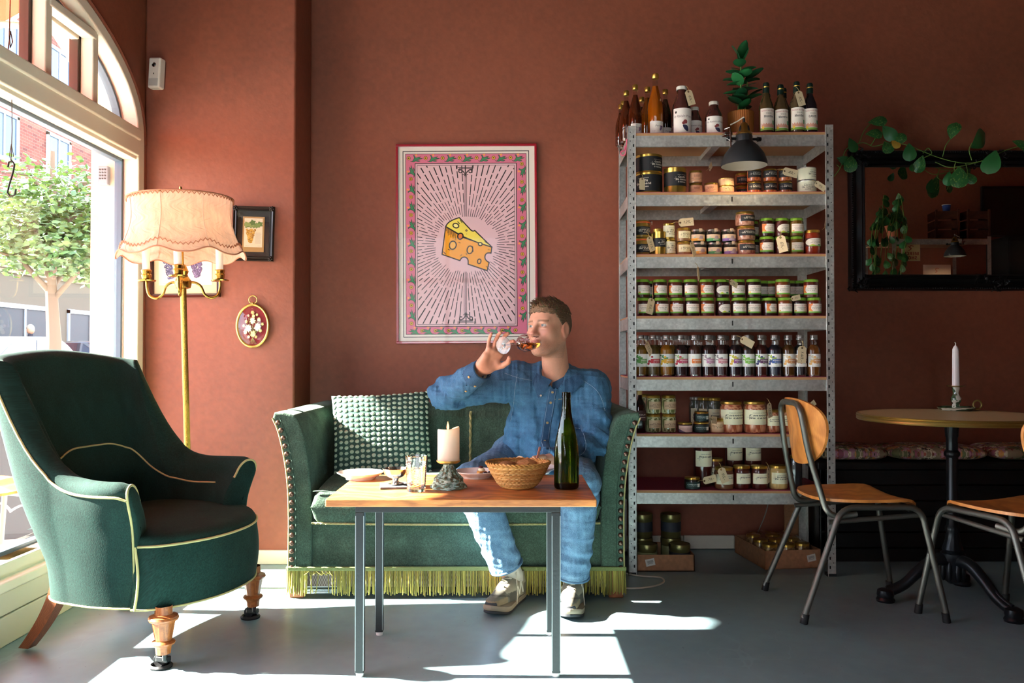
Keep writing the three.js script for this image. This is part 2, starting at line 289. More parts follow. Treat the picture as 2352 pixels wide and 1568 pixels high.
// ---------------------------------------------------------------- outside the window
const pave = tex(512, (u, v) => { const k = (fbm(u, v, 30, 3, 131) - 0.5) * 0.3 + (fbm(u, v, 5, 3, 133) - 0.5) * 0.25; return [160 * (1 + k), 155 * (1 + k), 147 * (1 + k)]; });
const asphalt = tex(256, (u, v) => { const k = (fbm(u, v, 60, 2, 135) - 0.5) * 0.5; return [120 * (1 + k), 120 * (1 + k), 120 * (1 + k)]; });
M.pave = std({ map: rep(pave, 0.5), roughness: 0.9 }); M.asphalt = std({ map: rep(asphalt, 0.7), roughness: 0.95 });
{
  const g = structGroup('ground_street', 'pale paved pavement and street outside');
  for (let i = 0; i < 6; i++) for (let j = 0; j < 14; j++) { const x = -1.98 - i * 0.5, z = -0.2 - j * 0.6; mesh('paving_slab', metres(bx(x - 0.496, x, -0.1, -0.02 + 0.004 * ((i * 7 + j * 3) % 3), z - 0.594, z, 0.006, 1)), M.pave, g); }
  mesh('pavement', bx(-5.0, -1.976, -0.14, -0.03, -60, 10), M.pave, g);
  mesh('kerb', bx(-5.12, -5.0, -0.14, -0.01, -60, 10, 0.01), M.stone, g);
  mesh('roadway', bx(-12.0, -5.12, -0.2, -0.13, -60, 10), M.asphalt, g);
  mesh('pavement', bx(-40, -12, -0.2, -0.02, -60, 10), M.pave, g);
  mesh('side_street', bx(-1.976, 12, -0.2, -0.06, 2.81, 22), M.asphalt, g);
}
{ // brick house across the street
  const brick = tex(512, (u, v) => {
    const row = Math.floor(v * 16), x = u * 6 + (row & 1) * 0.5, fx = x - Math.floor(x), fy = v * 16 - row, mortar = fx < 0.045 || fy < 0.13, k = (lat(Math.floor(x) % 6, row, 3) - 0.5) * 0.4 + (fbm(u, v, 40, 2, 141) - 0.5) * 0.2;
    return mortar ? [108 * (1 + k * 0.3), 84, 70] : [104 * (1 + k), 50 * (1 + k), 36 * (1 + k)];
  });
  const b = thing('brick_building', 'red brick building with white framed windows across the street', 'building', [-13, 0, 0]);
  const x1 = 0, z0 = -17, z1 = -52;
  mesh('brick_wall', bx(-9, 0, 3.3, 13.5, z1, z0), std({ map: rep(brick, 0.75), roughness: 0.9 }), b);
  mesh('ground_floor_wall', bx(-9, 0.02, 0, 3.2, z1, z0), std({ color: 0x5c5140, roughness: 0.9 }), b);
  mesh('cornice', [bx(-9, 0.16, 3.2, 3.42, z1, z0, 0.03), bx(-9, 0.09, 3.1, 3.2, z1, z0, 0.02)], std({ color: 0x86775e, roughness: 0.9 }), b);
  const frame = std({ color: 0x8c9090, roughness: 0.5 }), glass = std({ color: 0x2c4054, roughness: 0.2 }), dark = std({ color: 0x14181a, roughness: 0.55 });
  for (const y of [4.1, 6.6, 9.1, 11.4]) for (let z = -18.5; z > -50; z -= 2.55) {
    const w = mesh('window_frame', [bx(0.0, 0.05, y - 0.62, y + 0.62, z - 0.62, z - 0.52), bx(0.0, 0.05, y - 0.62, y + 0.62, z + 0.52, z + 0.62), bx(0.0, 0.05, y + 0.54, y + 0.64, z - 0.62, z + 0.62), bx(0.0, 0.09, y - 0.68, y - 0.56, z - 0.66, z + 0.66), bx(0.0, 0.04, y - 0.6, y + 0.6, z - 0.03, z + 0.03)], frame, b);
    mesh('pane', bx(0.005, 0.02, y - 0.57, y + 0.57, z - 0.55, z - 0.03), glass, w); mesh('pane', bx(0.005, 0.02, y - 0.57, y + 0.57, z + 0.03, z + 0.55), glass, w);
  }
  for (let z = -18.6; z > -50; z -= 3.4) {
    const w = mesh('shop_window_frame', [bx(0.02, 0.07, 0.35, 2.3, z - 1.3, z - 1.2), bx(0.02, 0.07, 0.35, 2.3, z + 1.2, z + 1.3), bx(0.02, 0.07, 2.2, 2.32, z - 1.3, z + 1.3), bx(0.02, 0.1, 0.3, 0.42, z - 1.3, z + 1.3), bx(0.02, 0.06, 0.4, 2.25, z - 0.04, z + 0.04)], frame, b);
    mesh('pane', bx(0.022, 0.035, 0.4, 2.25, z - 1.22, z - 0.04), dark, w); mesh('pane', bx(0.022, 0.035, 0.4, 2.25, z + 0.04, z + 1.22), dark, w);
  }
  mesh('roof', prism(shape([[0.3, 13.5], [-9.2, 13.5], [-4.5, 17.5]]), 35).translate(0, 0, z1), std({ color: 0x7a4436, roughness: 0.9 }), b);
}
{ // projecting wooden shop front of the next house, along the pavement
  const b = thing('shop_front_bay', 'dark wooden bay of the neighbouring shop front', 'shop front', [-1.98, -0.02, 0]), dk = std({ color: 0x3a2c24, roughness: 0.6 });
  mesh('carcass', bx(-1.25, 0, 0, 3.2, -0.35, 6.5, 0.01), dk, b); mesh('cornice', bx(-1.35, 0, 3.2, 3.4, -0.42, 6.55, 0.02), dk, b); for (let i = 0; i < 3; i++) mesh('side_panel', bx(-1.12 + i * 0.37, -0.83 + i * 0.37, 0.4, 2.8, -0.37, -0.34, 0.01), dk, b);
}
// street tree: trunk, limbs and leaves
function leafTree(name, label, p, h, r, n, sd, ls = 1) {
  const keep = seed; seed = sd;
  const t = thing(name, label, 'tree', p), bark = std({ color: 0x6a5644, roughness: 0.95 });
  const limbs = [sweep([V(0, 0, 0), V(0.05, h * 0.3, 0.02), V(-0.03, h * 0.55, 0), V(0.02, h * 0.9, 0.05)], (q) => 0.13 * (1 - q * 0.75), 8)];
  const tips = [];
  for (let i = 0; i < 16; i++) { const a = i * 2.4, y = h * (0.46 + 0.36 * (i / 16)), l = r * (0.75 + 0.3 * rnd()) * (1 - 0.35 * i / 16); const e = V(Math.cos(a) * l, y + l * rr(0.15, 0.6), Math.sin(a) * l); limbs.push(sweep([V(0, y - 0.15, 0), e.clone().multiplyScalar(0.5).setY((y + e.y) / 2 + 0.1), e], (q) => 0.045 * (1 - q * 0.8), 6)); tips.push(e); }
  mesh('trunk', merge(limbs), bark, t);
  const leaf = grid((s, q) => V((q - 0.5) * 0.085 * Math.sin(Math.PI * Math.min(1, s * 1.05)), 0.012 * Math.sin(q * Math.PI) - 0.02 * s * s, s * 0.14), 4, 2);
  const inst = new THREE.InstancedMesh(leaf, phys({ color: 0xffffff, roughness: 0.5, transmission: 0.45, thickness: 0 }), n), m4 = new THREE.Matrix4(), q = new THREE.Quaternion(), c = new THREE.Color();
  for (let i = 0; i < n; i++) {
    const tip = tips[Math.floor(rnd() * tips.length)], k = Math.pow(rnd(), 0.5), rad = r * 0.42, a = rnd() * 6.283, b = Math.acos(rr(-1, 1)), d = rad * Math.cbrt(rnd());
    const pos = V(tip.x * k + d * Math.sin(b) * Math.cos(a), lerp(h * 0.58, tip.y, k) + d * Math.cos(b) * 0.9, tip.z * k + d * Math.sin(b) * Math.sin(a));
    q.setFromEuler(new THREE.Euler(rr(-0.9, 0.9), rnd() * 6.283, rr(-0.9, 0.9))); m4.compose(pos, q, V(1, 1, 1).multiplyScalar(rr(0.8, 1.5) * ls));
    inst.setMatrixAt(i, m4); const w = rnd(); inst.setColorAt(i, c.setRGB(0.055 + 0.09 * w, 0.12 + 0.12 * w, 0.02 + 0.025 * w));
  }
  inst.name = 'foliage'; inst.userData.kind = 'stuff'; shadows(inst); t.add(inst); seed = keep; return t;
}
leafTree('street_tree', 'leafy green street tree in front of the brick building', [-6.35, -0.13, -11.4], 4.35, 0.98, 6500, 5, 0.62);
leafTree('street_tree', 'second green street tree farther down the brick building', [-7.2, -0.13, -24.5], 5.6, 1.5, 3600, 9, 0.9);
// parked cars
function car(label, p, turn, paint) {
  const c = thing('parked_car', label, 'car', p, turn);
  const side = shape([[-2.05, 0.32], [-2.1, 0.62], [-2.0, 0.86, -1.86, 0.92], [-1.35, 1.0], [-0.75, 1.42, -0.5, 1.45], [0.75, 1.47], [1.25, 1.46, 1.75, 1.02], [2.02, 0.96, 2.08, 0.7], [2.06, 0.32], [1.72, 0.32], [1.68, 0.66, 1.35, 0.66], [1.02, 0.66, 0.98, 0.32], [-0.98, 0.32], [-1.02, 0.66, -1.35, 0.66], [-1.68, 0.66, -1.72, 0.32]]);
  mesh('body', creased(prism(side, 1.72, 0.09, 4, 10).translate(0, 0, -0.86), 0.5), phys({ color: paint, roughness: 0.3, clearcoat: 1, clearcoatRoughness: 0.05 }), c);
  const win = phys({ color: 0x1a2026, roughness: 0.04, clearcoat: 1 });
  for (const s of [-1, 1]) {
    mesh('side_window', prism(shape([[-1.12, 1.02], [-0.62, 1.37, -0.5, 1.38], [0.05, 1.39], [0.05, 1.02]]), 0.02).translate(0, 0, s * 0.862 - 0.01), win, c);
    mesh('side_window', prism(shape([[0.12, 1.02], [0.12, 1.39], [0.75, 1.4], [1.1, 1.38, 1.4, 1.06]]), 0.02).translate(0, 0, s * 0.862 - 0.01), win, c);
    for (const x of [-1.35, 1.35]) { const w = mesh('wheel', move(lathe([0.02, -0.1, 0.3, -0.1, 0.33, -0.07, 0.33, 0.07, 0.3, 0.1, 0.02, 0.1], 24), x, 0.33, s * 0.76, Math.PI / 2), M.rubber, c); mesh('rim', move(lathe([0.0, -0.105, 0.2, -0.108, 0.21, -0.1, 0.21, 0.1, 0.2, 0.108, 0, 0.105], 18), x, 0.33, s * 0.77, Math.PI / 2), M.chrome, w); }
  }
  mesh('windscreen', grid((s, t) => V(lerp(-1.30, -0.78, s), lerp(1.03, 1.40, s), (t - 0.5) * 1.42), 4, 2), win, c);
  mesh('rear_window', grid((s, t) => V(lerp(1.70, 1.30, s), lerp(1.05, 1.40, s), (t - 0.5) * 1.42), 4, 2), win, c);
  for (const z of [-0.62, 0.62]) { mesh('tail_lamp', bx(2.03, 2.09, 0.72, 0.88, z - 0.14, z + 0.14, 0.02), std({ color: 0xa01414, roughness: 0.2 }), c); mesh('headlamp', bx(-2.07, -1.98, 0.66, 0.78, z - 0.16, z + 0.16, 0.02), M.chrome, c); }
  return c;
}
car('white parked car at the kerb across the street', [-9.9, -0.13, -15.6], Math.PI / 2, 0x9aa2aa);
car('dark parked car behind the white car across the street', [-10.0, -0.13, -20.6], Math.PI / 2, 0x35393e);
{ // a passer-by in dark clothes across the street
  const p = thing('person', 'person in dark clothes standing on the pavement across the street', 'person', [-12.4, -0.02, -21.3], 1.2);
  mesh('body', merge([lathe([0, 0, 0.16, 0.02, 0.17, 0.5, 0.19, 0.85, 0.21, 1.05, 0.23, 1.32, 0.17, 1.44, 0.07, 1.48, 0.06, 1.55], 18).scale(1, 1, 0.65), tube([V(0.23, 1.38, 0), V(0.29, 1.1, 0.03), V(0.24, 0.85, 0.12)], 0.055, 10, 8), tube([V(-0.23, 1.38, 0), V(-0.29, 1.1, 0.03), V(-0.24, 0.85, 0.12)], 0.055, 10, 8)]), std({ color: 0x23272e, roughness: 0.9 }), p);
  mesh('head', new THREE.SphereGeometry(0.1, 16, 14).scale(0.9, 1.2, 1).translate(0, 1.65, 0), std({ color: 0xb98768, roughness: 0.6 }), p);
  mesh('hair', new THREE.SphereGeometry(0.108, 16, 10, 0, 6.3, 0, 1.5).scale(0.92, 1.2, 1).translate(0, 1.665, -0.01), std({ color: 0x9a8b78, roughness: 0.9 }), p);
}
{ // red awning over the window
  const a = thing('awning', 'red canvas awning stretched over the shop window', 'awning', [-1.98, 2.93, 0]);
  const red = phys({ color: 0xe03a1e, roughness: 1, transmission: 0.08, thickness: 0 });
  mesh('canvas', grid((s, t) => V(-1.16 * s, -0.66 * s - 0.02 * Math.sin(Math.PI * s), lerp(-4.05, -0.5, t)), 8, 10), red, a);
  mesh('valance', grid((s, t) => V(-1.16, -0.66 - s * (0.05 + 0.012 * Math.cos(t * 130)), lerp(-4.05, -0.5, t)), 2, 160), red, a);
  mesh('front_bar', sweep([V(-1.15, -0.655, -4.06), V(-1.15, -0.655, -0.49)], 0.018, 8), M.white, a);
  mesh('end_seam', sweep([V(0, 0.0, -4.05), V(-0.58, -0.35, -4.05), V(-1.16, -0.66, -4.05)], 0.014, 6), M.white, a);
  for (const z of [-3.9, -2.3, -0.6]) mesh('arm', bent([V(0.02, -0.42, z), V(-0.6, -0.42, z + 0.15), V(-1.14, -0.64, z)], 0.016, 0.03), M.white, a);
}
// key safe on the reveal
{
  const p = at(243, 405, 3.853), k = thing('key_safe', 'small grey key safe with push buttons on the window reveal', 'key safe', p);
  mesh('body', bx(-0.024, 0.024, -0.044, 0.044, 0, 0.03, 0.006), std({ color: 0x7d838a, roughness: 0.5 }), k);
  for (let i = 0; i < 4; i++) for (const x of [-0.012, 0.0, 0.012]) mesh('button', move(cyl(0.004, 0.004, 0.004, 0, 8), x, 0.026 - i * 0.014, 0.029, Math.PI / 2), M.black, k);
}
// strings with a hook hanging at the glass
{
  const a = at(27, 235, 2.92), h = thing('hook_on_string', 'black metal S hook hanging on a string at the window', 'hook', [a.x, 0, a.z]);
  const y0 = 1.885, y1 = at(27, 370, 2.92).y, y2 = at(27, 452, 2.92).y, hh = (y1 - y2), L = [];
  mesh('string', [sweep([V(0, y0, 0), V(0.002, (y0 + y1) / 2, 0), V(0, y1 + 0.0, 0)], 0.0016, 6), sweep([V(0, y1 + 0.06, 0), V(0.008, y1 + 0.02, 0), V(0.003, y1 - 0.006, 0.002), V(-0.006, y1 + 0.02, 0), V(0, y1 + 0.06, 0)], 0.0014, 6)], std({ color: 0x4a3524, roughness: 0.9 }), h);
  for (let i = 0; i <= 24; i++) { const t = i / 24; L.push(V(0.014 * Math.sin(t * 6.0 - 0.3) * (1 + 0.3 * t), y1 - hh * (t < 0.1 ? 0.02 : t > 0.92 ? 0.90 + (1 - t) * 1.0 : t), 0)); }
  mesh('hook', sweep([V(-0.012, y1 - 0.022, 0), V(-0.008, y1 - 0.004, 0), V(0.004, y1, 0), V(0.012, y1 - 0.012, 0), V(0.008, y1 - 0.035, 0), V(-0.008, y1 - hh * 0.72, 0), V(-0.012, y1 - hh * 0.88, 0), V(-0.002, y1 - hh, 0), V(0.014, y1 - hh * 0.94, 0), V(0.018, y1 - hh * 0.78, 0)].flatMap((p, i, arr) => i ? [0.5, 1].map((k) => arr[i - 1].clone().lerp(p, k)) : [p]), 0.0032, 8), std({ color: 0x2a2019, roughness: 0.4, metalness: 0.5 }), h);
  const b = at(22, 20, 2.95), s = thing('knotted_string', 'brown knotted string hanging in the upper window light', 'string', [b.x, 0, b.z]);
  const yb = at(22, 128, 2.95).y;
  mesh('string', sweep([V(0, 2.46, 0), V(0.003, 2.3, 0), V(0, yb + 0.07, 0), V(0.004, yb + 0.03, 0), V(0.012, yb + 0.05, 0), V(0.004, yb + 0.09, 0), V(-0.004, yb + 0.02, 0), V(0.004, yb, 0), V(0.012, yb + 0.02, 0)], 0.0022, 6), std({ color: 0x5a3a24, roughness: 0.9 }), s);
}
{ // chalkboard on the pavement
  const c = onFloor(52, 1236, -0.02), b = thing('chalkboard', 'folding black chalkboard with chalk scrawl on the pavement', 'chalkboard', [c.x - 0.12, -0.02, c.z - 0.1], R(12));
  const face = canvas(256, 512, (x, w, h) => { x.fillStyle = '#34383c'; x.fillRect(0, 0, w, h); x.strokeStyle = '#d8d8d4'; x.lineWidth = 9; x.lineCap = 'round'; x.beginPath(); x.moveTo(90, 120); x.lineTo(80, 380); x.quadraticCurveTo(120, 330, 150, 400); x.quadraticCurveTo(190, 350, 215, 390); x.stroke(); x.beginPath(); x.moveTo(150, 180); x.lineTo(155, 230); x.stroke(); });
  mesh('board', move(bx(-0.24, 0.24, 0, 0.62, -0.01, 0.01, 0.004), 0, 0, 0.15, -0.22), std({ color: 0x2d3034, roughness: 0.8 }), b);
  mesh('writing', move(new THREE.PlaneGeometry(0.44, 0.56).translate(0, 0.31, 0.0115), 0, 0, 0.15, -0.22), std({ map: face, roughness: 0.85 }), b);
  mesh('rear_board', move(bx(-0.24, 0.24, 0, 0.62, -0.01, 0.01, 0.004), 0, 0, -0.15, 0.22), std({ color: 0x2d3034, roughness: 0.8 }), b);
}
// ---------------------------------------------------------------- things on the window-side wall
{ // motion sensor with camera eye
  const p = at(353, 166, 3.86), s = thing('motion_sensor', 'white plastic motion sensor with camera eye high in the corner beside the window', 'sensor', [p.x, p.y, p.z], R(-12));
  s.rotation.z = R(-3);
  mesh('housing', bx(-0.031, 0.031, -0.072, 0.072, -0.045, 0.0, 0.009, 3), std({ color: 0xe4ddd0, roughness: 0.45 }), s);
  mesh('backplate', bx(-0.036, 0.03, -0.066, 0.066, -0.06, -0.02, 0.006), std({ color: 0x7c4536, roughness: 0.7 }), s);
  mesh('lens_ring', move(new THREE.TorusGeometry(0.0095, 0.0018, 8, 20), 0.0, 0.036, 0.001), M.chrome, s);
  mesh('lens', new THREE.SphereGeometry(0.0085, 16, 12).scale(1, 1, 0.5).translate(0, 0.036, 0), phys({ color: 0x05070a, roughness: 0.05, clearcoat: 1 }), s);
  mesh('sensor_window', bx(-0.024, 0.024, -0.062, -0.028, -0.002, 0.0015, 0.001), std({ color: 0xc4c2ba, roughness: 0.25 }), s);
  mesh('mark', bx(-0.002, 0.002, -0.008, -0.002, -0.001, 0.001), M.black, s);
}
// a small picture: frame from four mitred sides, mats, print and glass
function picture(name, label, p, w, h, fw, fd, frameMat, mats, print, tilt = 0) {
  const g = thing(name, label, 'picture', p); g.rotation.z = tilt;
  const prof = (len, k) => { // one side: a moulded bar with mitred ends
    const cs = [[0, 0], [0, fd * 0.7], [fw * 0.18, fd], [fw * 0.55, fd * 0.82], [fw * 0.8, fd * 0.9], [fw, fd * 0.45], [fw, 0]];
    return grid((s, t) => { const i = Math.min(cs.length - 2, Math.floor(t * (cs.length - 1))), q = t * (cs.length - 1) - i, a = lerp(cs[i][0], cs[i + 1][0], q), b = lerp(cs[i][1], cs[i + 1][1], q); return V(lerp(-len / 2 + a, len / 2 - a, s), k / 2 - a, b); }, 2, cs.length - 1);
  };
  const sides = [[w, h, 0], [h, w, Math.PI / 2], [w, h, Math.PI], [h, w, -Math.PI / 2]];
  for (const [a, b, t] of sides) mesh('frame_side', creased(move(prof(a, b), 0, 0, 0, 0, 0, t), 0.5), frameMat, g);
  mesh('backing', bx(-w / 2 + 0.004, w / 2 - 0.004, -h / 2 + 0.004, h / 2 - 0.004, 0, 0.004), std({ color: 0x5a4a3c, roughness: 0.9 }), g);
  let z = 0.0045;
  for (const [mw, mh, col, dy] of mats) { mesh('mat', bx(-mw / 2, mw / 2, -mh / 2 + (dy || 0), mh / 2 + (dy || 0), z - 0.001, z + 0.001), std({ color: col, roughness: 0.85 }), g); z += 0.0022; }
  const [pw, ph, t, dy] = print; mesh('print', new THREE.PlaneGeometry(pw, ph).translate(0, dy || 0, z), std({ map: t, roughness: 0.8 }), g);
  mesh('glass', new THREE.PlaneGeometry(w - 2 * fw * 0.8, h - 2 * fw * 0.8).translate(0, 0, fd * 0.62), M.glass, g);
  return g;
}
function grapes(x, cx, cy, n, col, hi, leaf, sz, sd) {
  const k = seed; seed = sd;
  x.strokeStyle = '#7a4a2e'; x.lineWidth = sz * 0.5; x.beginPath(); x.moveTo(cx - sz * 7, cy - sz * 2); x.quadraticCurveTo(cx, cy - sz * 4, cx + sz * 8, cy - sz * 6); x.stroke();
  for (let i = 0; i < 9; i++) { const a = rr(-2.9, -0.2), d = rr(2, 7) * sz, lx = cx + sz * 2 + Math.cos(a) * d * 1.2, ly = cy - sz * 3 + Math.sin(a) * d * 0.7; x.fillStyle = leaf[i % leaf.length]; x.beginPath(); for (let j = 0; j <= 10; j++) { const b = j / 10 * 6.283, r = sz * (2.2 + (j % 2) * 1.1); x.lineTo(lx + Math.cos(b) * r * 1.2, ly + Math.sin(b) * r); } x.fill(); }
  for (let i = 0; i < n; i++) { const t = i / n, w = (1 - t * 0.75) * sz * 5.2, gx = cx - sz * 1 + rr(-w, w), gy = cy + t * sz * 13; x.fillStyle = col[i % col.length]; x.beginPath(); x.arc(gx, gy, sz * 1.12, 0, 6.3); x.fill(); x.fillStyle = hi; x.beginPath(); x.arc(gx - sz * 0.3, gy - sz * 0.35, sz * 0.34, 0, 6.3); x.fill(); }
  seed = k;
}
function script(x, x0, y0, w, n, dy, col) { x.strokeStyle = col; x.lineWidth = 1.4; for (let i = 0; i < n; i++) { x.beginPath(); const len = w * rr(0.8, 1); for (let q = 0; q < len; q += 3) x.lineTo(x0 + q, y0 + i * dy + Math.sin(q * 1.7 + i * 3) * 2.2); x.stroke(); } }
{
  const t1 = canvas(256, 384, (x, w, h) => { x.fillStyle = '#e9d9b8'; x.fillRect(0, 0, w, h); script(x, 88, 16, 92, 1, 10, '#7a5a4a'); script(x, 158, 190, 90, 17, 9, '#a08870'); grapes(x, 100, 150, 90, ['#c8932c', '#b8801f', '#d8a43c', '#9c6a1c'], '#f2d488', ['#7a8f4a', '#93a35c', '#5f7a3c'], 13, 31); script(x, 20, 366, 60, 1, 9, '#8a7460'); script(x, 190, 366, 50, 1, 9, '#8a7460'); });
  const p = at(583, 537, 3.895);
  picture('grape_print', 'dark ornate frame with yellow grapes print beside the lamp shade', p, 0.194, 0.258, 0.021, 0.018, std({ color: 0x2a2420, roughness: 0.3, metalness: 0.4 }), [[0.16, 0.224, 0x1d1a18], [0.102, 0.166, 0xb78d55, -0.003]], [0.086, 0.136, t1, 0.004], R(-1.5));
  const g = scene.children.at(-1);
  for (const sx of [-1, 1]) for (const sy of [-1, 1]) { const r = []; for (let i = 0; i < 5; i++) { const a = i * 1.257; r.push(new THREE.SphereGeometry(0.0055, 8, 6).translate(Math.cos(a) * 0.008, Math.sin(a) * 0.008, 0)); } r.push(new THREE.SphereGeometry(0.005, 8, 6).translate(0, 0, 0.004)); mesh('corner_rosette', move(merge(r), sx * 0.086, sy * 0.118, 0.017), std({ color: 0x3a322c, roughness: 0.3, metalness: 0.6 }), g); }
  const t2 = canvas(512, 384, (x, w, h) => { x.fillStyle = '#ece0c4'; x.fillRect(0, 0, w, h); grapes(x, 130, 130, 90, ['#4a4c6a', '#5a5a7c', '#3c3e58', '#6a6a8a'], '#a8a8c0', ['#6f8f5a', '#8aa66c', '#587a48'], 14, 41); grapes(x, 380, 130, 80, ['#5a4a68', '#6a5a7c', '#463a58'], '#b0a0c0', ['#7f9f62', '#5f8a4c'], 13, 43); script(x, 210, 220, 90, 12, 11, '#9a8670'); script(x, 40, 366, 120, 1, 9, '#8a7460'); });
  const q = at(427, 612, 3.895);
  picture('grape_print', 'wooden framed print of two bunches of dark grapes behind the floor lamp', q, 0.328, 0.29, 0.017, 0.018, std({ color: 0x6a3018, roughness: 0.35, map: rep(T.legWood, 4) }), [[0.3, 0.262, 0xd8c49c]], [0.25, 0.176, t2, 0.0], R(0.6));
}
{ // oval locket frame with dried flowers
  const p = at(582, 748, 3.895), g = thing('dried_flower_frame', 'oval brass framed dried flowers on red ground below the grapes print', 'picture', p), rx = 0.0735, ry = 0.0985;
  const ring = []; for (let i = 0; i <= 48; i++) { const a = i / 48 * Math.PI * 2; ring.push(V(Math.cos(a) * rx, Math.sin(a) * ry, 0.012)); }
  mesh('rim', sweep(ring, 0.0065, 10, false), M.gold, g);
  mesh('backing', move(cyl(1, 1, 0.008, 0, 48).scale(rx, 1, ry), 0, 0, 0.0, Math.PI / 2), std({ color: 0x7a1a20, roughness: 0.9 }), g);
  const k = seed; seed = 77; const cols = [0xf2dfb0, 0xe8cf8c, 0xd8b070, 0xc8c080, 0xe0a890, 0xf4ead0], fm = cols.map((c) => std({ color: c, roughness: 0.9 })), petal = new THREE.SphereGeometry(0.0055, 8, 6).scale(1, 0.45, 0.3).translate(0.005, 0, 0);
  const spots = [[-0.02, -0.012, 1.9, 5], [0.022, -0.006, 1.9, 5], [0, 0.024, 1.7, 0], [0.002, -0.038, 1.7, 1], [-0.034, -0.03, 1.1, 0], [0.036, -0.022, 1.0, 3], [0.03, 0.03, 1.0, 1], [-0.03, 0.02, 0.9, 2], [0, 0.062, 1.0, 2], [0.004, 0.045, 0.9, 1], [-0.042, 0.0, 0.8, 4], [0.046, 0.008, 0.8, 3], [0.016, -0.052, 0.8, 2], [-0.018, -0.052, 0.8, 0], [-0.02, 0.048, 0.7, 4], [0.02, 0.052, 0.7, 3]];
  for (const [x, y, s, c] of spots) { const ps = []; for (let i = 0; i < 9; i++) ps.push(move(petal.clone().scale(s, s, s), 0, 0, 0, 0, rr(-0.5, -0.1), i * 0.698 + rr(-0.1, 0.1))); ps.push(new THREE.SphereGeometry(0.0026 * s, 6, 5)); mesh('flower', move(merge(ps), x, y, 0.012), fm[c], g); }
  const st = []; for (let i = 0; i < 26; i++) { const a = rr(-0.9, 0.9), l = rr(0.03, 0.08); st.push(sweep([V(0, -0.055, 0.009), V(Math.sin(a) * l * 0.7, -0.055 + Math.cos(a) * l * 0.8, 0.01), V(Math.sin(a) * l * 1.0, -0.055 + Math.cos(a) * l * 1.25, 0.012)], 0.0009, 5)); }
  for (let i = 0; i < 5; i++) st.push(sweep([V(0, -0.055, 0.009), V((i - 2) * 0.008, -0.085, 0.009)], 0.0012, 5));
  mesh('stems', merge(st), std({ color: 0x9a8a5a, roughness: 0.9 }), g); seed = k;
  mesh('dome_glass', new THREE.SphereGeometry(1, 32, 12, 0, 6.2832, 0, 1.5708).rotateX(Math.PI / 2).scale(rx * 0.96, ry * 0.96, 0.02).translate(0, 0, 0.012), M.glass, g);
  mesh('loop', move(new THREE.TorusGeometry(0.019, 0.0026, 8, 28), 0, ry + 0.024, 0.008), M.gold, g); mesh('finial', new THREE.SphereGeometry(0.007, 10, 8).translate(0, ry + 0.006, 0.01), M.gold, g);
}
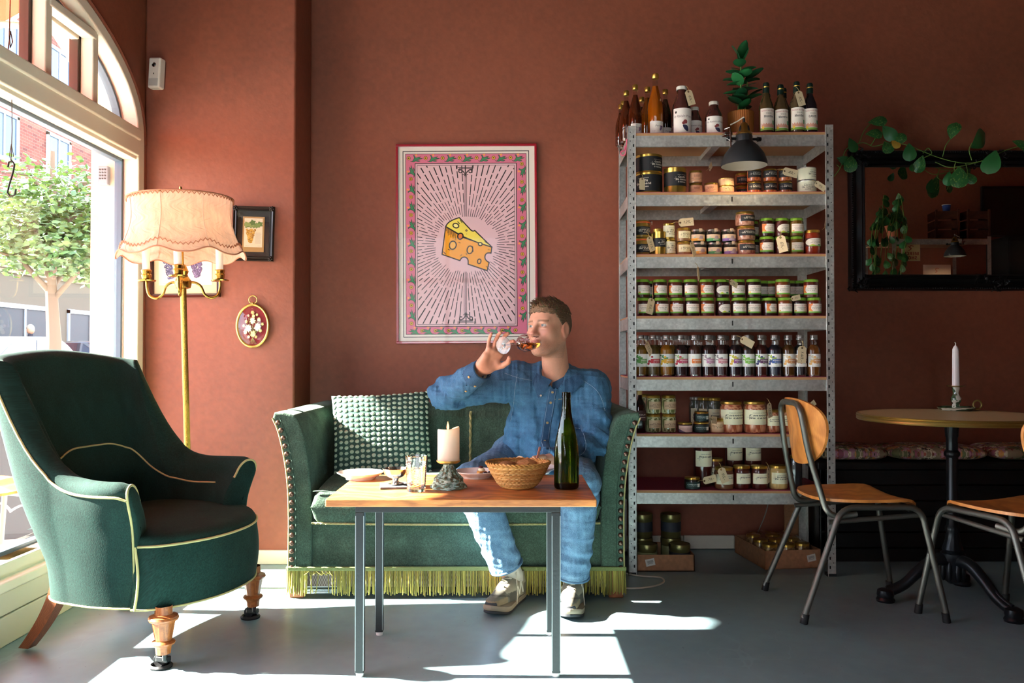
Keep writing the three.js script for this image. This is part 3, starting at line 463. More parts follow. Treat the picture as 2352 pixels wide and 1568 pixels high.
// ---------------------------------------------------------------- the cheese poster
{
  const W = 1024, H = 1468, t = canvas(W, H, (x) => {
    x.scale(W / 988, W / 988); x.translate(-112, -103);
    x.fillStyle = '#e4ddd0'; x.fillRect(0, 0, 1300, 1700);
    const line = (c, w, ...p) => { x.strokeStyle = c; x.lineWidth = w; x.beginPath(); x.moveTo(p[0], p[1]); for (let i = 2; i < p.length; i += 2) x.lineTo(p[i], p[i + 1]); x.stroke(); };
    const rect = (c, w, a, b, d, e) => { x.strokeStyle = c; x.lineWidth = w; x.strokeRect(a, b, d - a, e - b); };
    const K = '#251d1c';
    rect(K, 5, 149, 139, 1056, 1486);
    x.fillStyle = '#d6748c'; x.fillRect(167, 158, 871, 1308); rect(K, 3, 167, 158, 1038, 1466);
    x.fillStyle = '#e0bcbf'; x.fillRect(236, 228, 730, 1182); rect(K, 5, 236, 228, 966, 1410); rect(K, 2.5, 250, 242, 952, 1396);
    const motif = (cx, cy, rot, flip) => {
      x.save(); x.translate(cx, cy); x.rotate(rot); if (flip) x.scale(1, -1);
      x.strokeStyle = K; x.lineWidth = 2; x.fillStyle = '#3f8a5c';
      x.beginPath(); x.moveTo(-14, 22); x.quadraticCurveTo(2, 30, 10, 12); x.quadraticCurveTo(22, -2, 8, -18); x.quadraticCurveTo(20, -22, 22, -6); x.quadraticCurveTo(28, 4, 44, -6); x.lineTo(62, -8); x.lineTo(50, 2); x.lineTo(76, 4); x.lineTo(52, 12); x.quadraticCurveTo(30, 16, 24, 24); x.quadraticCurveTo(10, 36, -14, 22); x.fill(); x.stroke();
      x.beginPath(); x.moveTo(20, 18); x.quadraticCurveTo(40, 34, 58, 22); x.lineTo(40, 18); x.fill(); x.stroke();
      x.fillStyle = '#f0c23c'; x.beginPath(); x.arc(-24, 2, 13, 0, 7); x.fill(); x.stroke(); x.lineWidth = 1.6; for (let i = 0; i < 6; i++) { const a = i * 1.047; x.beginPath(); x.moveTo(-24, 2); x.lineTo(-24 + Math.cos(a) * 12, 2 + Math.sin(a) * 12); x.stroke(); } x.fillStyle = K; x.beginPath(); x.arc(-24, 2, 4, 0, 7); x.fill();
      x.fillStyle = '#f4a64a'; x.beginPath(); for (let i = 0; i < 10; i++) { const a = i * 0.628, r = i % 2 ? 5 : 11; x.lineTo(30 + Math.cos(a) * r, -20 + Math.sin(a) * r); } x.fill(); x.restore();
    };
    for (let i = 0; i < 7; i++) motif(214 + i * 122.5, 186, 0, false);
    for (let i = 0; i < 8; i++) motif(258 + i * 96, 1438, Math.PI, true);
    for (let i = 0; i < 9; i++) { motif(203, 315 + i * 131, -Math.PI / 2, false); motif(1004, 258 + i * 131, Math.PI / 2, true); }
    // rays
    const kS = seed; seed = 99; x.save(); x.beginPath(); x.rect(252, 244, 698, 1150); x.clip();
    for (let i = 0; i < 92; i++) {
      const a = i / 92 * Math.PI * 2 + 0.02; if (Math.abs(Math.cos(a)) < 0.045) continue; const c = Math.cos(a), s = Math.sin(a), r0 = 190 + 24 * Math.abs(c) + rr(0, 30), ex = Math.min(Math.abs(350 / c), Math.abs(575 / s));
      let r = r0; x.strokeStyle = K; while (r < ex) { const l = rr(30, 130), w = 2.4 + 5.2 * (r - 150) / 500 + rr(0, 1.5); x.lineWidth = w; x.beginPath(); x.moveTo(600 + c * r, 815 + s * r); x.lineTo(600 + c * Math.min(ex, r + l), 815 + s * Math.min(ex, r + l)); x.stroke(); r += l + rr(8, 28); }
    }
    x.restore(); seed = kS;
    // centre shafts with scroll capitals
    for (const d of [-9, 0, 9]) { line(K, 3, 598 + d, 318, 598 + d * 0.9, 622); line(K, 3, 594 + d, 985, 593 + d * 0.9, 1325); }
    for (const [cy, f] of [[285, 1], [1352, -1]]) { x.strokeStyle = K; x.lineWidth = 7; for (const s of [-1, 1]) { x.beginPath(); x.arc(598 + s * 36, cy, 11, s > 0 ? -2.4 : 5.5, s > 0 ? 3.0 : 0.1, s < 0); x.stroke(); x.beginPath(); x.moveTo(598 + s * 6, cy + f * 18); x.quadraticCurveTo(598 + s * 18, cy - f * 14, 598 + s * 52, cy - f * 12); x.stroke(); } line(K, 5, 545, cy - f * 28, 652, cy - f * 28); line(K, 5, 552, cy - f * 19, 645, cy - f * 19); line(K, 7, 598, cy - f * 44, 598, cy + f * 30); for (let i = -2; i <= 2; i++) line(K, 5, 598, cy + f * 22, 598 + i * 10, cy + f * (44 - Math.abs(i) * 9)); line(K, 4, 540, cy - f * 44, 540, cy - f * 20); line(K, 4, 658, cy - f * 44, 658, cy - f * 20); }
    // the cheese
    x.lineJoin = 'round'; x.save(); x.beginPath(); x.ellipse(606, 815, 205, 200, 0.35, 0, 7); x.fillStyle = '#e0bcbf'; x.fill(); x.restore();
    const poly = (f, p, w = 8) => { x.beginPath(); x.moveTo(...p[0]); for (const q of p.slice(1)) q.length === 2 ? x.lineTo(...q) : x.quadraticCurveTo(...q); x.closePath(); x.fillStyle = f; x.fill(); x.strokeStyle = K; x.lineWidth = w; x.stroke(); };
    poly('#f2a414', [[455, 686], [427, 888], [556, 934], [566, 908, 590, 908], [622, 916, 614, 960], [752, 1008], [766, 948], [728, 930, 738, 896], [752, 872, 780, 882], [786, 838], [585, 768], [455, 686]]);
    poly('#f0dc58', [[455, 686], [470, 644, 553, 622], [630, 706], [648, 728, 664, 716], [788, 838], [690, 806], [580, 760], [455, 686]]);
    const hole = (a, b, r1, r2, rot, f = '#f4b43c', w = 8) => { x.beginPath(); x.ellipse(a, b, r1, r2, rot, 0, 7); x.fillStyle = f; x.fill(); x.strokeStyle = K; x.lineWidth = w; x.stroke(); };
    hole(505, 822, 24, 30, 0.2); hole(628, 856, 20, 28, 0.2); hole(560, 757, 19, 22, 0.3, '#e07c2c', 9); hole(528, 680, 21, 16, 0.3, '#f4e88c'); hole(695, 940, 12, 17, 0.2); hole(703, 815, 14, 11, 0.2, '#f4e88c'); hole(604, 716, 5, 5, 0, '#f4e88c', 5);
    for (let i = 0; i < 12; i++) line(K, 3, 462 + i * 6, 694 + i * 4, 460 + i * 6, 720 + i * 4 + (i % 3) * 12);
    for (const [a, b, c, d] of [[470, 850, 486, 858], [600, 880, 606, 892], [648, 830, 652, 872], [545, 800, 560, 806], [760, 852, 768, 858], [745, 975, 752, 985], [690, 745, 712, 764], [735, 795, 752, 810], [436, 868, 456, 888], [560, 900, 570, 890], [540, 650, 556, 668], [560, 640, 574, 660]]) line(K, 5, a, b, c, d);
    for (let i = 0; i < 26; i++) { x.fillStyle = K; x.beginPath(); x.arc(440 + (i * 97) % 320, 700 + (i * 61) % 270 * 0.6 + i * 4, 1.6, 0, 7); x.fill(); }
  });
  const p = at(1072, 559, 4.19), w = 0.717, h = 1.014, g = thing('cheese_poster', 'red framed pink poster of a yellow cheese wedge with rays', 'poster', [p.x, p.y, -ZW]);
  g.rotation.z = R(0.35);
  const red = phys({ color: 0x9c1224, roughness: 0.25, clearcoat: 0.6 });
  mesh('frame_side', bx(-w / 2, w / 2, h / 2 - 0.012, h / 2, 0.001, 0.024, 0.002), red, g); mesh('frame_side', bx(-w / 2, w / 2, -h / 2, -h / 2 + 0.012, 0.001, 0.024, 0.002), red, g);
  mesh('frame_side', bx(-w / 2, -w / 2 + 0.012, -h / 2 + 0.012, h / 2 - 0.012, 0.001, 0.024, 0.002), red, g); mesh('frame_side', bx(w / 2 - 0.012, w / 2, -h / 2 + 0.012, h / 2 - 0.012, 0.001, 0.024, 0.002), red, g);
  mesh('backing', bx(-w / 2 + 0.006, w / 2 - 0.006, -h / 2 + 0.006, h / 2 - 0.006, 0.002, 0.012), M.card, g);
  mesh('print', new THREE.PlaneGeometry(w - 0.02, h - 0.02).translate(0, 0, 0.014), std({ map: t, roughness: 0.7 }), g);
  mesh('glass', new THREE.PlaneGeometry(w - 0.02, h - 0.02).translate(0, 0, 0.019), phys({ color: 0xffffff, roughness: 0, transmission: 1, thickness: 0, ior: 1.45, specularIntensity: 0.22 }), g);
}
// ---------------------------------------------------------------- floor lamp
{
  const L = thing("floor_lamp", 'brass candelabra floor lamp with pleated cream fabric shade behind the armchair', 'floor lamp', [-1.352, -0.016, -3.5]);
  L.rotation.z = 0.032;
  const hb = std({ color: 0xa8873c, metalness: 1, roughness: 0.26, bumpMap: rep(T.fine, 3, 6), bumpScale: 0.0012 });
  mesh('base', lathe([0, 0, 0.135, 0, 0.14, 0.012, 0.12, 0.03, 0.05, 0.045, 0.025, 0.06, 0.018, 0.09, 0.013, 0.1], 36), M.brass, L);
  mesh('pole', cyl(0.0128, 0.0128, 1.19, 0.09, 20), hb, L);
  mesh('hub', lathe([0.012, 1.275, 0.03, 1.28, 0.034, 1.295, 0.034, 1.31, 0.024, 1.325, 0.018, 1.335, 0.024, 1.35, 0.014, 1.375, 0.01, 1.38], 24), M.brass, L);
  mesh('stem', cyl(0.006, 0.006, 0.34, 1.37, 12), M.brass, L);
  for (const a of [180, 285, 35]) {
    const d = (r, y) => V(Math.cos(R(a)) * r, y, -Math.sin(R(a)) * r);
    const arm = mesh('arm', tube([d(0.02, 1.305), d(0.05, 1.304), d(0.072, 1.29), d(0.088, 1.255), d(0.112, 1.24), d(0.142, 1.252), d(0.153, 1.285), d(0.154, 1.312)], 0.0055, 36, 10), M.brass, L);
    const c = d(0.154, 0);
    mesh('drip_pan', move(lathe([0.006, 1.31, 0.036, 1.313, 0.038, 1.318, 0.02, 1.316, 0.008, 1.322], 24), c.x, 0, c.z), M.brass, arm);
    mesh('cup', move(lathe([0.008, 1.318, 0.018, 1.324, 0.021, 1.34, 0.018, 1.345, 0.0215, 1.358, 0.02, 1.362, 0.01, 1.362], 20), c.x, 0, c.z), M.brass, arm);
    mesh('candle_sleeve', move(cyl(0.0155, 0.0155, 0.1, 1.36, 18), c.x, 0, c.z), std({ color: 0xf0ebde, roughness: 0.5 }), arm);
  }
  const glow = new THREE.Color(1, 0.72, 0.4), bulbP = V(0.02, 1.555, 0.045);
  mesh('bulb', new THREE.SphereGeometry(0.03, 20, 14).scale(1, 1.2, 1).translate(bulbP.x, bulbP.y, bulbP.z), std({ color: 0xfff0d8, emissive: glow, emissiveIntensity: 5 }), L);
  mesh('socket', cyl(0.014, 0.014, 0.045, 1.485, 14).translate(bulbP.x, 0, bulbP.z), M.brass, L);
  const pl = new THREE.PointLight(glow, 0.06); pl.name = 'floor_lamp_bulb'; pl.position.copy(bulbP); pl.castShadow = true; pl.shadow.radius = 1.4; L.add(pl);
  // shade: eight panels, flared and scalloped
  const N = 8, prof = (q) => 0.211 - 0.007 * Math.sin(Math.PI * Math.min(1, q * 1.35)) + 0.046 * Math.pow(q, 3.2);
  const y0 = 1.655, y1 = 1.415, bot = (a) => { const k = Math.cos(a * N); return y1 - 0.012 + 0.022 * Math.pow(0.5 + 0.5 * Math.cos(a * N), 1.5); };
  const fab = phys({ color: 0xdcc2b2, roughness: 1, transmission: 0.42, thickness: 0, side: THREE.DoubleSide, map: rep(tex(512, (u, v) => { const s = fbm(u, v * 0.12, 64, 3, 151), w = fbm(u, v, 6, 3, 152), k = (s - 0.5) * 0.16 + (w - 0.5) * 0.1; return [250 * (1 + k), 236 * (1 + k), 220 * (1 + k)]; }), 2, 1), bumpMap: rep(tex(512, grey((u, v) => fbm(u + 0.04 * Math.sin(v * 19), v * 0.1, 48, 3, 155)), false), 2, 1), bumpScale: 0.004 });
  const sh = mesh('shade', grid((s, t) => { const a = s * Math.PI * 2, pan = 1 - 0.012 * Math.pow(Math.abs(Math.sin(a * N / 2)), 2) * (0.4 + t), r = prof(t) * pan, y = lerp(y0, bot(a), t); return V(Math.cos(a) * r, y, Math.sin(a) * r); }, 160, 24), fab, L);
  const lace = std({ color: 0xb87858, roughness: 0.9 });
  for (let i = 0; i < N; i++) { const a = i / N * Math.PI * 2 , pts = []; for (let k = 0; k <= 14; k++) { const t = k / 14, r = prof(t) + 0.0015; pts.push(V(Math.cos(a) * r, lerp(y0, bot(a), t), Math.sin(a) * r)); } mesh('seam', sweep(pts, 0.0014, 6), std({ color: 0xd8b9a0, roughness: 0.9 }), sh); }
  const ring = (yf, rf, amp, n) => { const p = []; for (let i = 0; i <= n; i++) { const a = i / n * Math.PI * 2; p.push(V(Math.cos(a) * rf, yf(a) + (i % 2 ? amp : -amp), Math.sin(a) * rf)); } return p; };
  mesh('top_braid', [sweep(ring(() => y0 - 0.006, 0.2125, 0.006, 132), 0.0022, 5, false), sweep(ring(() => y0 + 0.001, 0.2125, 0, 60), 0.0032, 6, false)], lace, sh);
  mesh('bottom_braid', [sweep(ring((a) => bot(a) + 0.034, prof(0.86) + 0.004, 0.005, 160), 0.0022, 5, false), sweep(ring((a) => bot(a) + 0.001, prof(1) + 0.001, 0, 160), 0.003, 6, false)], lace, sh);
  mesh('shade_spider', [sweep([V(-0.22, y0 - 0.004, 0), V(0, y0 - 0.012, 0), V(0.22, y0 - 0.004, 0)], 0.0022, 6), sweep([V(0, y0 - 0.004, -0.22), V(0, y0 - 0.012, 0), V(0, y0 - 0.004, 0.22)], 0.0022, 6)], M.brass, L);
  mesh('finial', [cyl(0.003, 0.003, 0.03, y0 - 0.012, 8), move(new THREE.TorusGeometry(0.008, 0.0026, 8, 18, Math.PI * 1.5), 0, y0 + 0.024, 0, 0, 0, -0.6)], M.brass, L);
}
// ---------------------------------------------------------------- sofa
M.sofa = phys({ specularIntensity: 0.4, map: rep(T.sofaVelvet, 3), roughness: 0.95, sheen: 0.25, sheenColor: new THREE.Color(0.55, 0.68, 0.58), sheenRoughness: 0.5, bumpMap: rep(T.fine, 8), bumpScale: 0.0008 });
M.piping = std({ color: 0xa8a06a, roughness: 0.8 });
M.fringe = std({ color: 0xffffff, vertexColors: true, roughness: 0.85 });
const dyed = (g) => { const c = sr(...mix([104, 98, 40], [190, 176, 84], rnd())), n = g.attributes.position.count; g.setAttribute('color', new THREE.Float32BufferAttribute(new Float32Array(n * 3).map((_, k) => c[k % 3]), 3)); return g; };
M.nail = std({ color: 0x6e5648, metalness: 0.9, roughness: 0.3 });
{
  const S = thing('sofa', 'green velvet two seat sofa with brass nails and yellow fringe along the brown wall', 'sofa', [-0.225, 0, -3.36]);
  const D = 0.72, H = 0.735, B0 = 0.115; // depth back to the wall, height, bottom of the upholstery
  // one arm, front outline in (x, y) for the right-hand side; mirrored for the other
  const armOut = [[0.678, B0], [0.678, 0.36], [0.684, 0.47], [0.70, 0.58], [0.725, 0.68], [0.745, H - 0.01]];
  const armIn = [[0.70, H + 0.012], [0.655, H - 0.004], [0.622, 0.66], [0.600, 0.55], [0.588, 0.44], [0.584, 0.30], [0.584, B0]];
  const outline = new THREE.CatmullRomCurve3(armOut.map(([a, b]) => V(a, b, 0))), inline = new THREE.CatmullRomCurve3(armIn.map(([a, b]) => V(a, b, 0)));
  const sec = []; for (let i = 0; i <= 16; i++) sec.push(outline.getPoint(i / 16)); sec.push(V(0.738, H + 0.012, 0)); for (let i = 0; i <= 20; i++) sec.push(inline.getPoint(i / 20));
  for (const s of [-1, 1]) {
    const body = grid((q, t) => {
      const f = t * (sec.length - 1), i = Math.min(sec.length - 2, Math.floor(f)), p = sec[i].clone().lerp(sec[i + 1], f - i);
      const k = q, top = sstep(p.y, 0.5, H);
      const inn = p.x < 0.66 ? 1 : 0;
      return V(s * (p.x - 0.05 * k * top), p.y + 0.01 * k * top + 0.0015 * noise3(p.y * 30, k * 12, s), -D * k + (q < 0.02 ? 0 : 0) );
    }, 16, sec.length - 1, (a, b, p) => [p.z, p.y]);
    const arm = mesh('arm', body, M.sofa, S);
    const sh = new THREE.Shape(sec.map((p) => new THREE.Vector2(s * p.x, p.y)));
    mesh('arm_front', metres(prism(sh, 0.022, 0.009, 3).translate(0, 0, -0.012)), M.sofa, S);
    const nails = []; const L = [];
    for (let i = 0; i < 19; i++) { const t = 0.035 + i / 18.6, p = outline.getPointAt(clamp(1 - t * 0.985, 0, 1)); mesh('nail', new THREE.SphereGeometry(0.0105, 10, 8).scale(1, 1, 0.6).translate(s * (p.x - 0.0145), p.y, 0.012), M.nail, S); }
    const edge = []; for (let i = 0; i <= 30; i++) { const p = outline.getPoint(i / 30); edge.push(V(s * (p.x - 0.031), p.y, 0.0125)); }
    mesh('seam', sweep(edge, 0.0016, 5), std({ color: 0x2c4438, roughness: 0.9 }), S);
    const e2 = []; for (let i = 0; i <= 30; i++) { const p = outline.getPoint(i / 30); e2.push(V(s * (p.x - 0.0005), p.y, 0.008)); }
    mesh('edge_cord', sweep(e2, 0.0032, 6), M.piping, S);
  }
  // back: reclined slab with rounded top
  const bw = 0.70, back = grid((q, t) => {
    const x = lerp(-bw, bw, q), a = t; let y, z;
    if (a < 0.55) { y = lerp(0.30, H - 0.03, a / 0.55); z = lerp(-0.50, -0.575, a / 0.55); } else if (a < 0.8) { const b = (a - 0.55) / 0.25 * Math.PI; y = H - 0.03 + 0.04 * Math.sin(b); z = -0.575 - 0.06 * (1 - Math.cos(b)); } else { y = lerp(H - 0.03, 0.11, (a - 0.8) / 0.2); z = lerp(-0.695, -0.72, (a - 0.8) / 0.2); }
    const puff = 0.02 * Math.sin(Math.PI * q) * (a < 0.55 ? 1 : 0), w = (Math.abs(x) < 0.012 ? -0.012 : 0) * (a < 0.6 ? 1 : 0);
    return V(x, y + 0.008 * Math.sin(q * Math.PI), z + puff + w + 0.003 * noise3(x * 9, y * 9, 2));
  }, 60, 40, (a, b, p) => [p.x, p.y + p.z]);
  mesh('backrest', back, M.sofa, S);
  const cord = []; for (let i = 0; i <= 26; i++) cord.push(V(0.03 + 0.002 * Math.sin(i * 2), lerp(0.42, H - 0.02, i / 26), lerp(-0.505, -0.545, i / 26)));
  mesh('back_cord', [sweep(cord, 0.006, 6), sweep(cord.map((p, i) => p.clone().add(V(0.004 * Math.sin(i * 2.2), 0, 0.005))), 0.003, 5)], M.piping, S);
  // base front, seat cushion
  mesh('base', metres(bx(-0.6, 0.6, B0, 0.31, -0.70, -0.012, 0.015, 3)), M.sofa, S);
  const seat = grid((q, t) => { // section from under the front edge over the top to the back
    const x = lerp(-0.583, 0.583, q), e = Math.min(1, Math.min(q, 1 - q) * 26), ee = Math.sqrt(e * (2 - e));
    let y, z; const dip = 0.03 * Math.exp(-(((x - 0.43) / 0.2) ** 2)) * 1;
    if (t < 0.12) { y = 0.302; z = lerp(-0.03, 0.022, t / 0.12); } else if (t < 0.55) { const k = (t - 0.12) / 0.43; y = lerp(0.302, 0.425, k); z = 0.022 + 0.016 * Math.sin(Math.PI * k); } else if (t < 0.68) { const k = (t - 0.55) / 0.13; y = 0.425 + 0.022 * Math.sin(k * 1.57); z = lerp(0.022, -0.02, k); } else { const k = (t - 0.68) / 0.32; y = 0.447 + 0.018 * Math.sin(Math.PI * k) ; z = lerp(-0.02, -0.53, k); }
    return V(x, lerp(0.37, y, ee) + 0.0025 * noise3(x * 12, t * 16, 5) - dip * sstep(t, 0.4, 0.7), z);
  }, 90, 40, (a, b, p) => [p.x, p.y - p.z]);
  mesh('seat_cushion', seat, M.sofa, S);
  const pip = []; for (let i = 0; i <= 60; i++) { const x = lerp(-0.58, 0.58, i / 60); pip.push(V(x, 0.304 - 0.006 * Math.sin(i / 60 * Math.PI), 0.024)); }
  mesh('seat_cord', [sweep(pip, 0.0042, 6), sweep(pip.flatMap((p, i) => i < 60 ? [0, 0.25, 0.5, 0.75].map((k) => { const q = p.clone().lerp(pip[i + 1], k), w = (i * 4 + k * 4) * 1.5; return q.add(V(0, 0.003 * Math.sin(w), 0.003 + 0.002 * Math.cos(w))); }) : []), 0.002, 4)], M.piping, S);
  const pip2 = []; for (let i = 0; i <= 60; i++) pip2.push(V(lerp(-0.575, 0.575, i / 60), 0.432 + 0.002 * Math.sin(i), 0.026)); mesh('seat_seam', sweep(pip2, 0.002, 5), std({ color: 0x6d8872, roughness: 0.9 }), S);
  // fringe: a braid and hanging cords, with one worn gap that shows the webbing
  const fr = []; const k = seed; seed = 12;
  for (let i = 0; i < 330; i++) {
    const x = lerp(-0.675, 0.672, i / 329) + rr(-0.0015, 0.0015), gap = x > -0.60 && x < -0.50, L = gap && rnd() < 0.75 ? 0.02 : rr(0.086, 0.105), sw = gap ? rr(-0.03, 0.03) : rr(-0.004, 0.004);
    fr.push(dyed(sweep([V(x, B0 + 0.002, 0.014), V(x + sw * 0.4, B0 - L * 0.5, 0.016 + rr(-0.003, 0.004)), V(x + sw, B0 - L, 0.015 + rr(-0.004, 0.006))], 0.0021, 5, false)));
  }
  for (const s of [-1, 1]) for (let i = 0; i < 150; i++) { const z = lerp(0.01, -0.66, i / 149); fr.push(dyed(sweep([V(s * 0.681, B0, z), V(s * 0.682 + rr(-0.002, 0.003), B0 - rr(0.085, 0.103), z + rr(-0.003, 0.003))], 0.0021, 4, false))); }
  const fm = mesh('fringe', merge(fr), M.fringe, S); fm.userData.kind = 'stuff'; seed = k;
  mesh('fringe_braid', [bx(-0.68, 0.68, B0 - 0.004, B0 + 0.013, 0.006, 0.0185, 0.004), bx(-0.686, -0.676, B0 - 0.004, B0 + 0.012, -0.68, 0.014, 0.003), bx(0.676, 0.686, B0 - 0.004, B0 + 0.012, -0.68, 0.014, 0.003)], std({ color: 0x7f8a52, roughness: 0.9, bumpMap: rep(T.fine, 20), bumpScale: 0.002 }), S);
  mesh('webbing', bx(-0.64, 0.64, 0.03, B0, -0.06, -0.05), std({ map: rep(tex(64, (u, v) => ((Math.floor(u * 32) + Math.floor(v * 16)) & 1 ? [120, 104, 92] : [176, 162, 150])), 6), roughness: 0.9 }), S);
  for (const s of [-1, 1]) { mesh('foot', bx(s * 0.645 - 0.03, s * 0.645 + 0.03, 0, B0, -0.05, 0.008, 0.006), std({ map: rep(T.legWood, 3), roughness: 0.5 }), S); mesh('foot', bx(s * 0.645 - 0.03, s * 0.645 + 0.03, 0, B0, -0.69, -0.62, 0.006), std({ map: rep(T.legWood, 3), roughness: 0.5 }), S); }
}
{ // cushion with woven pads
  const C = thing('cushion', 'square green cushion covered with small pale woven dots on the sofa', 'cushion'); const c = at(878, 1012, 3.72); C.position.set(c.x, c.y, c.z + 0.0); C.rotation.set(R(-20), R(6), R(5));
  const n = 18, hs = 0.222, th = (x, y) => 0.075 * Math.pow(Math.max(0, (1 - (x / hs) ** 2) * (1 - (y / hs) ** 2)), 0.42);
  const pin = (x, y) => { const k = 1 - 0.05 * (x / hs) ** 2 * 1 , l = 1 - 0.05 * (1 - (x / hs) ** 2), m = 1 - 0.05 * (1 - (y / hs) ** 2); return [x * m, y * l]; };
  const base = std({ color: 0x2e4a40, roughness: 0.95, bumpMap: rep(T.fine, 4), bumpScale: 0.001 });
  mesh('cover', [1, -1].map((s) => grid((a, b) => { const x = lerp(-hs, hs, s > 0 ? a : 1 - a), y = lerp(-hs, hs, b), [px, py] = pin(x, y); return V(px, py, s * th(x, y)); }, 28, 28)), base, C);
  const dot = new THREE.SphereGeometry(1, 8, 5, 0, 6.2832, 0, 1.5708).rotateX(Math.PI / 2), inst = [], e = 0.004;
  for (let i = 0; i < n; i++) for (let j = 0; j < n; j++) {
    const x = lerp(-hs * 0.955, hs * 0.955, i / (n - 1)), y = lerp(-hs * 0.955, hs * 0.955, j / (n - 1)) + (i & 1) * 0.004, [px, py] = pin(x, y), z = th(x, y), nx = -(th(x + e, y) - th(x - e, y)) / (2 * e), ny = -(th(x, y + e) - th(x, y - e)) / (2 * e), nn = V(clamp(nx, -3, 3), clamp(ny, -3, 3), 1).normalize();
    const q = new THREE.Quaternion().setFromUnitVectors(V(0, 0, 1), nn), m = new THREE.Matrix4().compose(V(px, py, z).addScaledVector(nn, 0.0005), q, V(0.0098, 0.0082 + 0.001 * Math.sin(i * 3 + j), 0.0042)); inst.push(dot.clone().applyMatrix4(m));
  }
  const pads = mesh('woven_dots', merge(inst), std({ color: 0xa8b89c, roughness: 0.95 }), C); pads.userData.kind = 'stuff';
}
